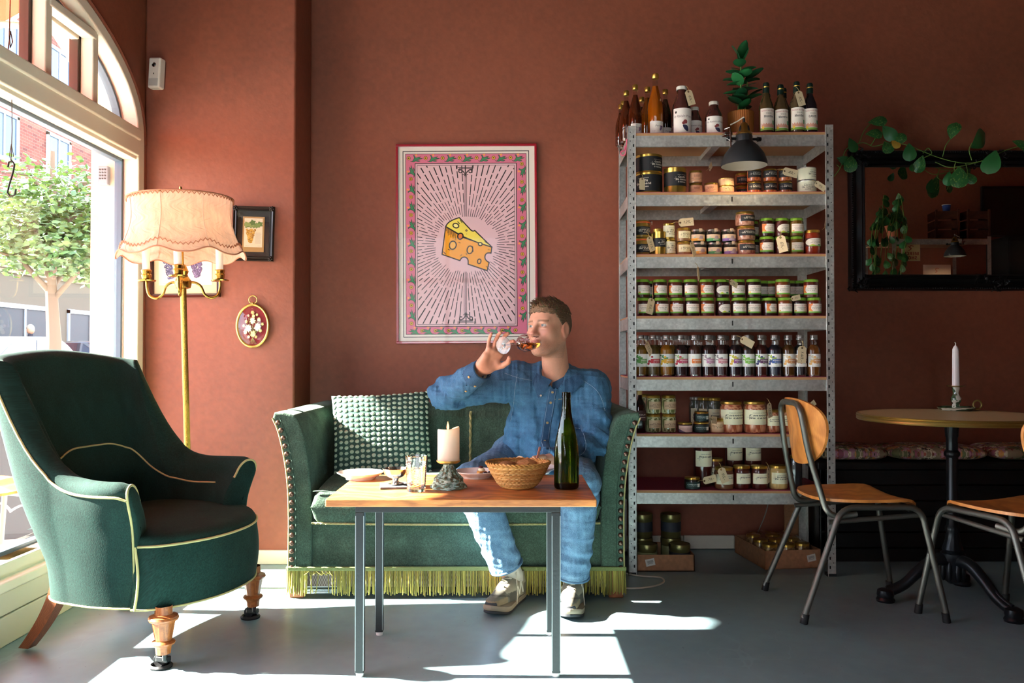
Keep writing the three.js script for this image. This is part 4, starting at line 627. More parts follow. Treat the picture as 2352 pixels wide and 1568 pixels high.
// ---------------------------------------------------------------- armchair
M.chair = phys({ map: rep(T.velvet, 3), roughness: 0.9, specularIntensity: 0.25, sheen: 0.1, sheenColor: new THREE.Color(0.42, 0.66, 0.56), sheenRoughness: 0.4, bumpMap: rep(T.fine, 8), bumpScale: 0.00025 });
{
  const A = thing('armchair', 'dark green velvet armchair with high back and turned wooden front legs beside the window', 'armchair', [-1.2575, 0, -2.903], R(75.4));
  // plan path of the shell: s 0..1 from the far front over the back to the near front; local +z is forward, +x the far side
  const plan = (s) => {
    const a = (s - 0.5) * 2, m = Math.abs(a), sg = -Math.sign(a || 1);
    // m 0..0.33 back, 0.33..0.5 corner, 0.5..1 arm
    if (m < 0.28) { const k = m / 0.28; return { x: sg * 0.15 * k, z: -0.238 + 0.008 * k * k, back: 1 }; }
    if (m < 0.62) { const k = (m - 0.28) / 0.34, w = k * Math.PI / 2; return { x: sg * (0.15 + 0.15 * Math.sin(w)), z: -0.23 + 0.155 * (1 - Math.cos(w)), back: 1 - k }; }
    const k = (m - 0.62) / 0.38; return { x: sg * (0.30 + 0.018 * Math.sin(k * 2.6) - 0.02 * k * k), z: -0.075 + 0.237 * k, back: 0 };
  };
  const top = (s) => { const m = Math.abs(s - 0.5) * 2; const b = 1.0 - 0.04 * Math.pow(m / 0.50, 1.8); if (m < 0.50) return b; if (m < 0.96) { const k = (m - 0.50) / 0.46; return lerp(0.96, 0.59, 1 - Math.pow(1 - k, 6.5)); } const k = (m - 0.96) / 0.04; return 0.59 - 0.01 * k; };
  const rec = (s, y) => { const m = Math.abs(s - 0.5) * 2, k = 1 - sstep(m, 0.44, 0.80); return k; };
  const Pt = (s, y, off) => { // off: distance inwards from the outer skin
    const p = plan(s), e = 0.004, p0 = plan(Math.max(0, s - e)), p1 = plan(Math.min(1, s + e)), tx = p1.x - p0.x, tz = p1.z - p0.z, l = Math.hypot(tx, tz) || 1, nx = tz / l, nz = -tx / l; // inward normal
    const out = 0.035 * sstep(y, 0.18, 0.6), k = rec(s, y), h = Math.max(0, y - 0.3);
    const flare = 0.05 * sstep(y, 0.42, 0.62) * sstep(Math.abs(s - 0.5) * 2, 0.62, 1.0);
    const wid = 1 + 0.0 * h;
    return V(p.x * wid - nx * (out + flare) + nx * off + Math.sign(p.x) * 0.07 * k * h * sstep(Math.abs(p.x), 0, 0.2), y, p.z - nz * (out + flare) + nz * off - k * (0.24 * h + 0.06 * h * h));
  };
  const th = (s) => { const m = Math.abs(s - 0.5) * 2; return lerp(0.075, 0.085, sstep(m, 0.4, 0.8)); };
  const SB = 0.19, bul = (s, y) => 0.028 * Math.sin(Math.PI * clamp((y - 0.33) / 0.62, 0, 1)) * sstep(top(s) - th(s) / 2 - y, 0, 0.08);
  const shell = grid((s, t) => {
    const H = top(s), w = th(s), rd = w / 2;
    if (t < 0.40) { const k = t / 0.40; return Pt(s, lerp(SB, H - rd, k), -0.008 * Math.sin(Math.PI * k)); }
    if (t < 0.60) { const k = (t - 0.40) / 0.20 * Math.PI; return Pt(s, H - rd + rd * Math.sin(k), rd - rd * Math.cos(k)); }
    const k = (t - 0.60) / 0.40, y = lerp(H - rd, 0.33, k), bulge = bul(s, y), lum = 0.028 * Math.exp(-(((y - 0.56) / 0.075) ** 2)) * rec(s, y); return Pt(s, y, w + bulge + lum + 0.002 * noise3(s * 30, y * 14, 1));
  }, 120, 60, (a, b, p) => [a * 2.2, p.y]);
  mesh('shell', shell, M.chair, A);
  // arm fronts
  for (const s of [0, 1]) {
    const pts = []; const H = top(s), w = th(s), rd = w / 2; for (let i = 0; i <= 12; i++) pts.push(Pt(s, lerp(SB, H - rd, i / 12), 0)); for (let i = 1; i < 12; i++) { const k = i / 12 * Math.PI; pts.push(Pt(s, H - rd + rd * Math.sin(k), rd - rd * Math.cos(k))); } for (let i = 0; i <= 12; i++) pts.push(Pt(s, lerp(H - rd, 0.33, i / 12), w + 0.03 * Math.sin(Math.PI * Math.min(1, i / 12 * 1.05)) * 0.6)); pts.push(Pt(s, SB, w));
    const c = V(); pts.forEach((p) => c.add(p)); c.divideScalar(pts.length); c.z += 0.012;
    const ring = (k, dz) => pts.map((p) => p.clone().lerp(c, k).add(V(0, 0, dz * (1 - 0))));
    const rows = [pts, ring(0.12, 0.010), ring(0.45, 0.012), ring(0.97, 0.006)];
    mesh('arm_front', grid((q, t) => { const r = rows[Math.round(q * 3)], f = t * pts.length, i = Math.floor(f) % pts.length; return r[i]; }, 3, pts.length, (a, b, p) => [p.x, p.y]), M.chair, A);
    const ed = pts.slice(0, 24 + 12).map((p) => p.clone().add(V(0, 0, 0.002))); mesh('arm_cord', sweep(ed.slice(0, 26), 0.0042, 6), M.piping, A);
  }
  // seat: bow-fronted block with domed top
  const front = (x) => 0.335 - 0.13 * Math.pow(Math.abs(x) / 0.30, 2.3);
  const hw = 0.30;
  const seatF = (q, t) => { const x = lerp(-hw, hw, q), e = Math.min(1, Math.min(q, 1 - q) * 14), ee = Math.sqrt(e * (2 - e)), zf = front(x) * 1 - 0.05 * (1 - ee); if (t < 0.42) { const k = t / 0.42; return V(x, lerp(SB, 0.385, k), zf + 0.012 * Math.sin(Math.PI * k)); } if (t < 0.55) { const k = (t - 0.42) / 0.13; return V(x * 0.995, 0.385 + 0.032 * Math.sin(k * 1.57), zf - 0.05 * (1 - Math.cos(k * 1.57))); } const k = (t - 0.55) / 0.45; return V(x * 0.99, 0.417 + 0.03 * Math.sin(k * 2.5) * (1 - 0.3 * (x / hw) ** 2) - 0.012 * k, lerp(zf - 0.05, -0.24, k)); };
  mesh('seat', grid(seatF, 60, 40, (a, b, p) => [p.x, p.y - p.z]), M.chair, A);
  mesh('seat_bottom', grid((q, t) => { const x = lerp(-hw, hw, q) * 0.96; return V(x, SB + 0.004, lerp(-0.20 + 0.16 * Math.pow(Math.abs(x) / hw, 3), front(x) - 0.02, t)); }, 20, 6), std({ color: 0x2a2a26, roughness: 1 }), A);
  const line = (f, n, r = 0.0042) => { const p = []; for (let i = 0; i <= n; i++) p.push(f(i / n)); return sweep(p, r, 6); };
  mesh('seat_cord', line((k) => { const p = seatF(0.004 + 0.992 * k, 0.42); p.z += 0.003; return p; }, 50), M.piping, A);
  mesh('corner_cord', [0.003, 0.997].map((q) => line((k) => { const p = seatF(q, 0.42 * k); p.x *= 1.012; p.z += 0.002; return p; }, 16)), M.piping, A);
  mesh('bottom_cord', [line((k) => Pt(k, SB + 0.003, -0.002), 90, 0.0034), line((k) => { const p = seatF(k, 0.0); p.z += 0.002; return p; }, 50, 0.0034)], M.piping, A);
  mesh('top_cord', line((k) => { const H = top(k), rd = th(k) / 2; return Pt(k, H - rd, -0.0035); }, 120), M.piping, A);
  const lum = (k) => { const s = lerp(0.06, 0.94, k), m = Math.abs(s - 0.5) * 2, y = 0.50 + 0.155 * (1 - sstep(m, 0.12, 0.75)); const H = top(s), w = th(s), kk = (H - w / 2 - y) / (H - w / 2 - 0.33); const bulge = bul(s, y), l2 = 0.028 * Math.exp(-(((y - 0.56) / 0.075) ** 2)) * rec(s, y); return Pt(s, y, w + bulge + l2 + 0.002); };
  mesh('lumbar_cord', line(lum, 80, 0.0032), M.piping, A);
  mesh('side_seam', [line((k) => Pt(0.315, lerp(SB, 0.70, k), -0.009), 30, 0.0015), line((k) => Pt(0.685, lerp(SB, 0.70, k), -0.009), 30, 0.0015)], std({ color: 0x1f3a30, roughness: 0.9 }), A);
  // legs
  const wood = std({ map: rep(T.legWood, 2), roughness: 0.38 });
  for (const s of [-1, 1]) {
    const l = mesh('front_leg', move(lathe([0.022, 0.052, 0.024, 0.075, 0.026, 0.082, 0.034, 0.088, 0.036, 0.094, 0.033, 0.099, 0.025, 0.103, 0.027, 0.115, 0.034, 0.165, 0.036, 0.172, 0.043, 0.176, 0.046, 0.184, 0.043, 0.192, 0.034, 0.196, 0.027, 0.2, 0.026, 0.23], 24).scale(1, 0.835, 1).translate(0, 0.006, 0), s * 0.252, 0, 0.24), wood, A);
    mesh('castor_stem', move(cyl(0.007, 0.009, 0.03, 0.028, 10), s * 0.252, 0, 0.245), M.black, l);
    mesh('castor_fork', move(bx(-0.012, 0.012, 0.018, 0.036, -0.03, 0.012, 0.004), s * 0.252 + 0.012, 0, 0.24), M.black, l);
    mesh('castor_wheel', move(lathe([0.006, -0.008, 0.018, -0.01, 0.021, -0.006, 0.021, 0.006, 0.018, 0.01, 0.006, 0.008], 20), s * 0.252 + 0.015, 0.021, 0.218, 0, 0, Math.PI / 2 - 0.0), M.black, l);
    mesh('castor_cup', move(lathe([0.01, 0, 0.034, 0, 0.036, 0.006, 0.03, 0.012, 0.026, 0.008], 24), s * 0.252 + 0.012, 0, 0.222), M.rubber, l);
    const pts = []; for (let i = 0; i <= 12; i++) { const k = i / 12; pts.push(V(s * 0.225, lerp(0.23, 0.012, k), -0.17 - 0.085 * Math.pow(k, 1.1) - 0.03 * Math.sin(k * 3.1) * 0 - 0.05 * k * k)); }
    mesh('rear_leg', grid((q, t) => { const f = q * 12, i = Math.min(11, Math.floor(f)), p = pts[i].clone().lerp(pts[i + 1], f - i), a = (Math.floor(t * 4) % 4), w = lerp(0.022, 0.017, q), cx = [-1, 1, 1, -1, -1][Math.round(t * 4)], cz = [-1, -1, 1, 1, -1][Math.round(t * 4)]; return V(p.x + cx * w, Math.max(0, p.y), p.z + cz * w * 1.15); }, 12, 4), std({ map: rep(T.plyDark, 2), roughness: 0.45, flatShading: true }), A);
  }
}
// ---------------------------------------------------------------- low table and what stands on it
const TY = 0.55;
const onTable = (u, v) => onFloor(u, v, TY);
{
  const X0 = -0.558, X1 = 0.253, Z0 = -2.476, Z1 = -2.985, t = thing('low_table', 'low table with orange brown wooden top and black steel legs in front of the sofa', 'table', [-0.1525, 0, -2.73]);
  const ox = 0.1525, oz = 2.73;
  mesh('table_top', metres(bx(X0 + ox, X1 + ox, TY - 0.024, TY, Z1 + oz, Z0 + oz, 0.004, 2)), phys({ map: rep(T.table, 1.6), roughness: 0.42, bumpMap: rep(T.fine, 2, 8), bumpScale: 0.0004, clearcoat: 0.15, clearcoatRoughness: 0.35 }), t);
  const iron = std({ color: 0x0c0d0e, roughness: 0.4, metalness: 0.0, bumpMap: rep(T.fine, 5), bumpScale: 0.0004 }), worn = std({ color: 0x8d8f8e, roughness: 0.4, metalness: 0.8 });
  const fx0 = -0.478 + ox, fx1 = 0.148 + ox, fz0 = -2.53 + oz, fz1 = -2.93 + oz, w = 0.027;
  for (const x of [fx0, fx1 - w]) for (const z of [fz0, fz1 + w]) { const l = mesh('leg', bx(x, x + w, 0.012, TY - 0.05, z - w, z, 0.0025), iron, t); mesh('glide', move(cyl(0.011, 0.013, 0.012, 0, 14), x + w / 2, 0, z - w / 2), M.white, l); for (const e of [x + 0.0012, x + w - 0.0012]) mesh('worn_edge', bx(e - 0.0011, e + 0.0011, 0.02, TY - 0.06, z - 0.0005, z + 0.0003), worn, l); }
  mesh('rail', bx(fx0, fx1, TY - 0.05, TY - 0.024, fz0 - w, fz0, 0.002), iron, t); mesh('rail', bx(fx0, fx1, TY - 0.05, TY - 0.024, fz1, fz1 + w, 0.002), iron, t);
  mesh('rail', bx(fx0, fx0 + w, TY - 0.05, TY - 0.024, fz1 + w, fz0 - w, 0.002), iron, t); mesh('rail', bx(fx1 - w, fx1, TY - 0.05, TY - 0.024, fz1 + w, fz0 - w, 0.002), iron, t);
}
const china = phys({ color: 0xece4d8, roughness: 0.22, clearcoat: 0.5 });
const plateG = (r) => lathe([0, 0.004, r * 0.55, 0.004, r * 0.56, 0, r * 0.62, 0, r * 0.66, 0.006, r * 0.86, 0.014, r, 0.022, r * 1.004, 0.0235, r * 0.985, 0.0245, r * 0.86, 0.018, r * 0.66, 0.0105, r * 0.55, 0.009, 0, 0.009], 48);
{
  const p = onTable(828, 1099), g = thing('plate', 'white oval plate with dark smears on the sunny end of the table', 'plate', p, 0.2);
  const b = plateG(0.08); const q = b.attributes.position; for (let i = 0; i < q.count; i++) { const x = q.getX(i), z = q.getZ(i), a = Math.atan2(z, x), r = Math.hypot(x, z); if (r > 0.06) q.setXYZ(i, x * (1 + 0.012 * Math.cos(a * 12)), q.getY(i), z * (1 + 0.012 * Math.cos(a * 12))); }
  mesh('dish', b, china, g);
  const k = seed; seed = 5; const sm = []; for (let i = 0; i < 40; i++) { const a = rr(1.8, 3.6), r = rr(0.028, 0.06); sm.push(new THREE.SphereGeometry(rr(0.002, 0.006), 6, 4).scale(1.6, 0.25, 1).rotateY(rr(0, 6)).translate(Math.cos(a) * r, 0.0095 + Math.max(0, r - 0.05) * 0.45, Math.sin(a) * r)); } mesh('food_smears', merge(sm), std({ color: 0x6f6a4c, roughness: 0.6 }), g).userData.kind = 'stuff'; seed = k;
}
{
  const p = onTable(909, 1118), s = thing('slate_coaster', 'rough edged dark slate coaster under the metal bowl', 'coaster', p, 0.15);
  const sh = []; const k = seed; seed = 8; for (let i = 0; i < 40; i++) { const a = i / 40 * 6.2832, c = Math.max(Math.abs(Math.cos(a)), Math.abs(Math.sin(a))); sh.push(new THREE.Vector2(Math.cos(a) / c * 0.05 + rr(-0.0012, 0.0012), Math.sin(a) / c * 0.05 + rr(-0.0012, 0.0012))); } seed = k;
  mesh('slab', creased(prism(new THREE.Shape(sh), 0.008, 0.0015, 1).rotateX(-Math.PI / 2), 0.3), std({ color: 0x3c4246, roughness: 0.75, bumpMap: rep(T.coarse, 12), bumpScale: 0.002 }), s);
  const b = thing('metal_bowl', 'small polished metal footed bowl on the slate coaster', 'bowl', [p.x, TY + 0.008, p.z]);
  mesh('bowl', lathe([0, 0.001, 0.024, 0.001, 0.026, 0.004, 0.014, 0.007, 0.009, 0.012, 0.012, 0.02, 0.026, 0.026, 0.038, 0.036, 0.042, 0.05, 0.0435, 0.053, 0.0415, 0.053, 0.036, 0.038, 0.022, 0.029, 0, 0.026], 36), M.chrome, b);
}
{
  const p = onTable(956, 1128), g = thing('tumbler', 'clear ribbed glass tumbler between the metal bowl and the candle', 'glass', p);
  const o = [0, 0.0, 0.027, 0.0, 0.029, 0.003], n = 14; for (let i = 0; i <= n * 2; i++) { const k = i / (n * 2); o.push(lerp(0.0292, 0.0345, k) + (i % 2 ? 0.0007 : -0.0004), lerp(0.008, 0.104, k)); } o.push(0.0345, 0.112, 0.0335, 0.1125, 0.0325, 0.108, 0.027, 0.012, 0.0, 0.009);
  mesh('glass_body', lathe(o, 40), phys({ color: 0xffffff, roughness: 0.02, transmission: 1, thickness: 0.01, ior: 1.45 }), g);
}
{ // verdigris candle holder and pillar candle
  const p = onTable(1030, 1120), g = thing('candle_holder', 'green patinated metal candle holder under the pillar candle', 'candle holder', p);
  const prof = [[0, 0], [0.057, 0], [0.058, 0.006], [0.05, 0.016], [0.046, 0.02], [0.046, 0.032], [0.04, 0.038], [0.028, 0.05], [0.02, 0.064], [0.015, 0.074], [0.0145, 0.08]];
  const b = grid((s, t) => { const f = t * (prof.length - 1), i = Math.min(prof.length - 2, Math.floor(f)), q = f - i, r0 = lerp(prof[i][0], prof[i + 1][0], q), y = lerp(prof[i][1], prof[i + 1][1], q), a = s * 6.28318; const oct = y < 0.036 ? 1 + 0.05 * Math.cos(a * 8) : 1 + 0.08 * Math.cos(a * 11 + y * 30); const r = r0 * oct + (y > 0.001 ? 0.0035 * noise3(Math.cos(a) * 6 + 9, y * 120, Math.sin(a) * 6 + 7) : 0); return V(Math.cos(a) * r, y, -Math.sin(a) * r); }, 72, 40, (a, c) => [a * 3, c * 2]);
  const pat = tex(256, (u, v) => { const k = fbm(u, v, 10, 4, 161), l = fbm(u, v, 30, 2, 163); const c = k > 0.54 ? mix([150, 190, 180], [206, 222, 210], l) : k > 0.44 ? mix([80, 132, 118], [130, 168, 152], l) : mix([112, 100, 70], [84, 96, 78], l); return c; });
  mesh('foot', b, std({ map: pat, roughness: 0.75 }), g);
  mesh('drip_plate', lathe([0, 0.078, 0.03, 0.08, 0.038, 0.085, 0.039, 0.09, 0.0365, 0.0885, 0.03, 0.0845, 0, 0.084], 36), std({ color: 0xb8a860, metalness: 0.9, roughness: 0.4 }), g);
  const c = thing('pillar_candle', 'thick cream pillar candle burning on the green holder', 'candle', [p.x, TY + 0.0845, p.z]);
  const topY = (a) => 0.108 + 0.004 * Math.cos(a * 1 - 0.2) + 0.002 * Math.cos(2 * a + 0.6) - 0.009 * Math.exp(-(((((a - 4.5 + 9.42) % 6.283) - 3.14) / 0.5) ** 2));
  mesh('wax', grid((s, t) => { const a = s * 6.28318; if (t < 0.6) { const k = t / 0.6; return V(Math.cos(a) * 0.0355, lerp(0, topY(a) - 0.003, k), Math.sin(a) * 0.0355); } if (t < 0.75) { const k = (t - 0.6) / 0.15; return V(Math.cos(a) * (0.0355 - 0.005 * k), topY(a) - 0.003 + 0.003 * Math.sin(k * 3.14), Math.sin(a) * (0.0355 - 0.005 * k)); } const k = (t - 0.75) / 0.25; return V(Math.cos(a) * 0.0305 * (1 - k), lerp(topY(a) - 0.003, 0.086, Math.min(1, k * 1.6)), Math.sin(a) * 0.0305 * (1 - k)); }, 48, 36), M.wax, c);
  mesh('wick', sweep([V(0, 0.085, 0), V(0.001, 0.094, 0), V(0.003, 0.1, 0)], 0.001, 6), M.black, c);
  const fl = new THREE.Color(1, 0.45, 0.15); mesh('flame', lathe([0, 0.094, 0.0028, 0.099, 0.0042, 0.106, 0.0034, 0.114, 0.0014, 0.122, 0, 0.127], 14).translate(-0.002, 0.004, 0), std({ color: 0xff8a30, emissive: fl, emissiveIntensity: 3 }), c);
  const pl = new THREE.PointLight(fl, 0.012); pl.name = 'candle_flame'; pl.position.set(-0.002, 0.112, 0); pl.shadow.radius = 0.2; pl.castShadow = true; c.add(pl);
}
{
  const p = onTable(1094, 1096), g = thing('plate', 'white plate with a small canape behind the candle', 'plate', p); mesh('dish', plateG(0.078), china, g);
  const q = [p.x + 0.02, TY + 0.0095, p.z - 0.006], c = thing('canape', 'small layered canape topped with a berry on the white plate', 'food', q, 0.4);
  mesh('toast', bx(-0.016, 0.016, 0, 0.012, -0.014, 0.014, 0.004), std({ color: 0xc98a3c, roughness: 0.8 }), c); mesh('cream', new THREE.SphereGeometry(0.011, 14, 10).scale(1.1, 0.7, 1).translate(-0.002, 0.017, 0), std({ color: 0xf2e0b4, roughness: 0.5 }), c); mesh('berry', new THREE.SphereGeometry(0.008, 12, 10).scale(1.2, 0.6, 1).translate(-0.004, 0.026, 0), phys({ color: 0x5a1a20, roughness: 0.25, clearcoat: 0.6 }), c);
  [[0.028, 0.014], [0.04, 0.008], [0.012, 0.02]].forEach(([x, z], i) => solo('olive', new THREE.SphereGeometry(0.0075, 12, 10).scale(1.25, 1, 1).translate(p.x + 0.02 + x, TY + 0.0165, p.z + z), phys({ color: 0x2a2026, roughness: 0.25, clearcoat: 0.5 }), ['dark olive touching the canape on its plate', 'dark olive at the plate rim beside the canape', 'dark olive in front of the canape'][i], 'olive', 'olives beside the canape'));
}
{ // the far plate with cheese and a knife
  const p = onTable(1228, 1086), g = thing('plate', 'white plate with cheese half hidden behind the bread basket', 'plate', p); mesh('dish', plateG(0.085), china, g);
  const c = thing('cheese_wedge', 'pale rinded cheese wedge on the plate behind the bread basket', 'cheese', [p.x - 0.045, TY + 0.0095, p.z + 0.0], 0.5);
  mesh('paste', creased(prism(shape([[-0.035, 0], [0.03, 0], [0.02, 0.028], [-0.005, 0.046], [-0.03, 0.034]]), 0.03, 0.004, 2).translate(0, 0, -0.015), 0.5), std({ color: 0xefdcae, roughness: 0.6 }), c);
  mesh('rind', creased(prism(shape([[-0.04, 0.0], [-0.035, 0], [-0.031, 0.035], [-0.005, 0.0475], [-0.006, 0.052], [-0.036, 0.04]]), 0.032, 0.002, 1).translate(0, 0, -0.016), 0.5), std({ color: 0xd8c4a0, roughness: 0.9, bumpMap: rep(T.coarse, 20), bumpScale: 0.002 }), c);
  const kn = thing('table_knife', 'small copper handled knife leaning on the plate behind the bread basket', 'knife', [p.x + 0.0, TY + 0.016, p.z + 0.01]);
  kn.rotation.set(R(-20), 0, R(-14));
  mesh('handle', bx(-0.0045, 0.0045, 0.035, 0.085, -0.002, 0.002, 0.0018), std({ color: 0xc08872, metalness: 0.7, roughness: 0.35 }), kn); mesh('blade', bx(-0.004, 0.004, 0, 0.035, -0.0008, 0.0008, 0.0005), M.chrome, kn);
}
{ // wicker basket with bread
  const p = onTable(1190, 1119), B = thing('bread_basket', 'round woven wicker bread basket at the front of the table', 'basket', [p.x, TY, p.z], 0.2);
  const cane = [0xd9a256, 0xc98f45, 0xe2b068].map((c) => std({ color: c, roughness: 0.55 })), ns = 30, rows = 13, prof = (k) => [lerp(0.052, 0.097, Math.pow(k, 0.75)), 0.006 + 0.073 * k];
  for (let j = 0; j < rows; j++) {
    const [r0, y] = prof((j + 0.3) / rows), pts = []; for (let i = 0; i <= ns * 4; i++) { const a = i / (ns * 4) * 6.28318, w = 0.0022 * Math.cos(a * ns / 2 * 2 + (j & 1) * Math.PI); pts.push(V(Math.cos(a) * (r0 + w) * 1.04, y + 0.0006 * Math.sin(a * 5 + j), Math.sin(a) * (r0 + w) * 0.94)); }
    mesh('strand', sweep(pts, 0.0029, 5, false).scale(1, 1, 1), cane[j % 3], B);
  }
  for (let i = 0; i < ns; i++) { const a = i / ns * 6.28318, pts = []; for (let j = 0; j <= 6; j++) { const [r, y] = prof(j / 6); pts.push(V(Math.cos(a) * r * 1.04, y, Math.sin(a) * r * 0.94)); } mesh('stake', sweep(pts, 0.0017, 5), cane[i % 3], B); }
  for (const ph of [0, Math.PI]) { const pts = []; for (let i = 0; i <= 160; i++) { const a = i / 160 * 6.28318, w = a * 22 + ph; pts.push(V(Math.cos(a) * (0.0985 + 0.003 * Math.cos(w)) * 1.04, 0.081 + 0.003 * Math.sin(w), Math.sin(a) * (0.0985 + 0.003 * Math.cos(w)) * 0.94)); } mesh('rim_braid', sweep(pts, 0.0032, 5, false), cane[1], B); }
  mesh('bottom', lathe([0, 0.002, 0.054, 0.002, 0.056, 0.006, 0.05, 0.01, 0, 0.009], 30), cane[1], B);
  const crust = tex(128, (u, v) => mix([196, 142, 84], [150, 96, 50], fbm(u, v, 8, 4, 171))); const bm = std({ map: crust, roughness: 0.85, bumpMap: rep(T.coarse, 2), bumpScale: 0.004 });
  const spots = [[-0.035, 0.062, 0.01, 0.036, 0.2, 'sliced bread chunk at the window side of the basket'], [0.03, 0.064, -0.01, 0.038, 1.2, 'torn brown bread chunk in the middle of the basket'], [-0.004, 0.044, -0.03, 0.03, 2.1, 'bread chunk at the far rim of the basket'], [0.008, 0.044, 0.034, 0.028, 0.7, 'bread chunk at the near rim of the basket']];
  for (const [x, y, z, r, a, l] of spots) { const g = new THREE.IcosahedronGeometry(r, 3), q = g.attributes.position; for (let i = 0; i < q.count; i++) { const v = V().fromBufferAttribute(q, i), k = 1 + 0.5 * noise3(v.x * 40 + a * 9, v.y * 40, v.z * 40); v.multiplyScalar(k); v.y *= 0.72; q.setXYZ(i, v.x, v.y, v.z); } const m = solo('bread_chunk', creased(g, 0.8).rotateY(a), bm, l, 'bread', 'bread in the basket'); m.position.set(p.x + x, TY + y, p.z + z); }
}
{ // wine bottle
  const p = onTable(1301, 1121), b = thing('wine_bottle', 'dark green wine bottle standing on the low table', 'bottle', p);
  mesh('bottle', lathe([0, 0.012, 0.02, 0.004, 0.034, 0.0, 0.0385, 0.003, 0.0405, 0.009, 0.0408, 0.10, 0.0402, 0.125, 0.036, 0.155, 0.028, 0.19, 0.0205, 0.22, 0.0165, 0.245, 0.0145, 0.27, 0.0138, 0.292, 0.0152, 0.293, 0.0155, 0.299, 0.0142, 0.301, 0.0142, 0.309, 0.011, 0.31, 0.0095, 0.305, 0.0105, 0.27, 0.013, 0.24, 0.018, 0.215, 0.026, 0.188, 0.0345, 0.15, 0.0382, 0.12, 0.0385, 0.02, 0.02, 0.012, 0, 0.018], 48), phys({ color: 0xe6f0c0, roughness: 0.02, transmission: 1, thickness: 0.01, ior: 1.5, attenuationColor: new THREE.Color(0.20, 0.23, 0.03), attenuationDistance: 0.0042 }), b);
}
// ---------------------------------------------------------------- metal shelf with groceries
// shelf frame: local x along the front, local z towards the viewer; front plane at local z = 0
const SH = { x: 0.52, w: 0.915, Z: 3.70, turn: R(-1.4), depth: 0.40 };
const shelfAt = (x, y, z) => { const c = Math.cos(SH.turn), s = Math.sin(SH.turn); return V(SH.x + x * c + z * s, y, -SH.Z - x * s + z * c); };
const shY = (v) => CAM_Y - (v - 815) / F * SH.Z;
// top edge of each board, from the photo
const LEVELS = [303, 440, 583, 725, 865, 995, 1124].map((v) => shY(v));
const shX = (u) => (u - 1443) / 465 * SH.w; // along the front of the shelf
{
  const g = thing('shelf_unit', 'tall galvanised metal shelf unit with seven tiers against the brown wall', 'shelf', [SH.x, 0, -SH.Z], SH.turn);
  const H = shY(287), pw = 0.036, th = 0.0022;
  const angle = (sx, sz) => { // L-shaped perforated post, outer corner at 0,0
    const a = shape([[0, 0], [sx * pw, 0], [sx * pw, sz * th], [sx * th, sz * th], [sx * th, sz * pw], [0, sz * pw]]);
    return metres(prism(a, H).rotateX(-Math.PI / 2).scale(1, 1, -1).translate(0, 0, 0));
  };
  const slot = new THREE.BoxGeometry(0.006, 0.013, 0.001), hole = std({ color: 0x15120f, roughness: 0.9 });
  for (const [x, sx] of [[0, 1], [SH.w, -1]]) for (const [z, sz] of [[0, -1], [-SH.depth, 1]]) {
    const m = new THREE.Mesh(metres(merge([bx(Math.min(x, x + sx * pw), Math.max(x, x + sx * pw), 0, H, Math.min(z, z + sz * th), Math.max(z, z + sz * th)), bx(Math.min(x, x + sx * th), Math.max(x, x + sx * th), 0, H, Math.min(z, z + sz * pw), Math.max(z, z + sz * pw))])), M.galv); m.name = 'post'; shadows(m); g.add(m);
    if (!z) { const h = []; for (let i = 0; i < 50; i++) { const y = 0.04 + i * 0.04; if (y > H - 0.02) break; h.push(slot.clone().translate(x + sx * 0.0255, y, 0.0004)); h.push(new THREE.CylinderGeometry(0.0022, 0.0022, 0.001, 8).rotateX(Math.PI / 2).translate(x + sx * 0.011, y + 0.02, 0.0004)); } const sl = mesh('slots', merge(h), hole, m); sl.userData.kind = 'stuff'; mesh('edge_fold', bx(x + sx * (pw - 0.003), x + sx * pw, 0, H, -0.004, 0.0025, 0.001), M.galv, m); }
    mesh('foot_cap', bx(Math.min(x, x + sx * pw) - 0.002, Math.max(x, x + sx * pw) + 0.002, 0, 0.012, Math.min(z, z + sz * pw) - 0.002, Math.max(z, z + sz * pw) + 0.002), M.rubber, m);
  }
  const pink = std({ color: 0x9c3450, roughness: 0.55, bumpMap: rep(T.fine, 5), bumpScale: 0.0004 }), mdf = std({ color: 0xb78a5c, roughness: 0.85 });
  LEVELS.forEach((y, i) => {
    const b = mesh('board', metres(bx(0.006, SH.w - 0.006, y - 0.0125, y - 0.0016, -SH.depth + 0.004, -0.0022)), mdf, g); mesh('pink_liner', metres(bx(0.008, SH.w - 0.008, y - 0.0017, y, -SH.depth + 0.006, -0.0015)), pink, b);
    const bm = mesh('front_beam', metres(merge([bx(pw - 0.004, SH.w - pw + 0.004, y - 0.062, y - 0.0125, -0.006, -0.0035), bx(pw - 0.004, SH.w - pw + 0.004, y - 0.0155, y - 0.0125, -0.02, -0.0028), bx(pw - 0.004, SH.w - pw + 0.004, y - 0.062, y - 0.0585, -0.018, -0.0030, 0.001), bx(0.003, pw, y - 0.055, y - 0.014, -0.006, -0.0026)])), M.galv, g);
    mesh('beam_clip', bx(SH.w * 0.505, SH.w * 0.511, y - 0.044, y - 0.022, -0.0036, -0.0012, 0.0006), hole, bm);
    mesh('rear_beam', metres(bx(pw, SH.w - pw, y - 0.062, y - 0.010, -SH.depth + 0.003, -SH.depth + 0.006)), M.galv, g);
    for (const x of [0.003, SH.w - 0.006]) mesh('side_beam', metres(bx(x, x + 0.003, y - 0.062, y - 0.008, -SH.depth + 0.01, -0.01)), M.galv, g);
    mesh('cross_brace', metres(bx(SH.w * 0.44, SH.w * 0.48, y - 0.034, y - 0.009, -SH.depth + 0.006, -0.008)), M.galv, g);
  });
}
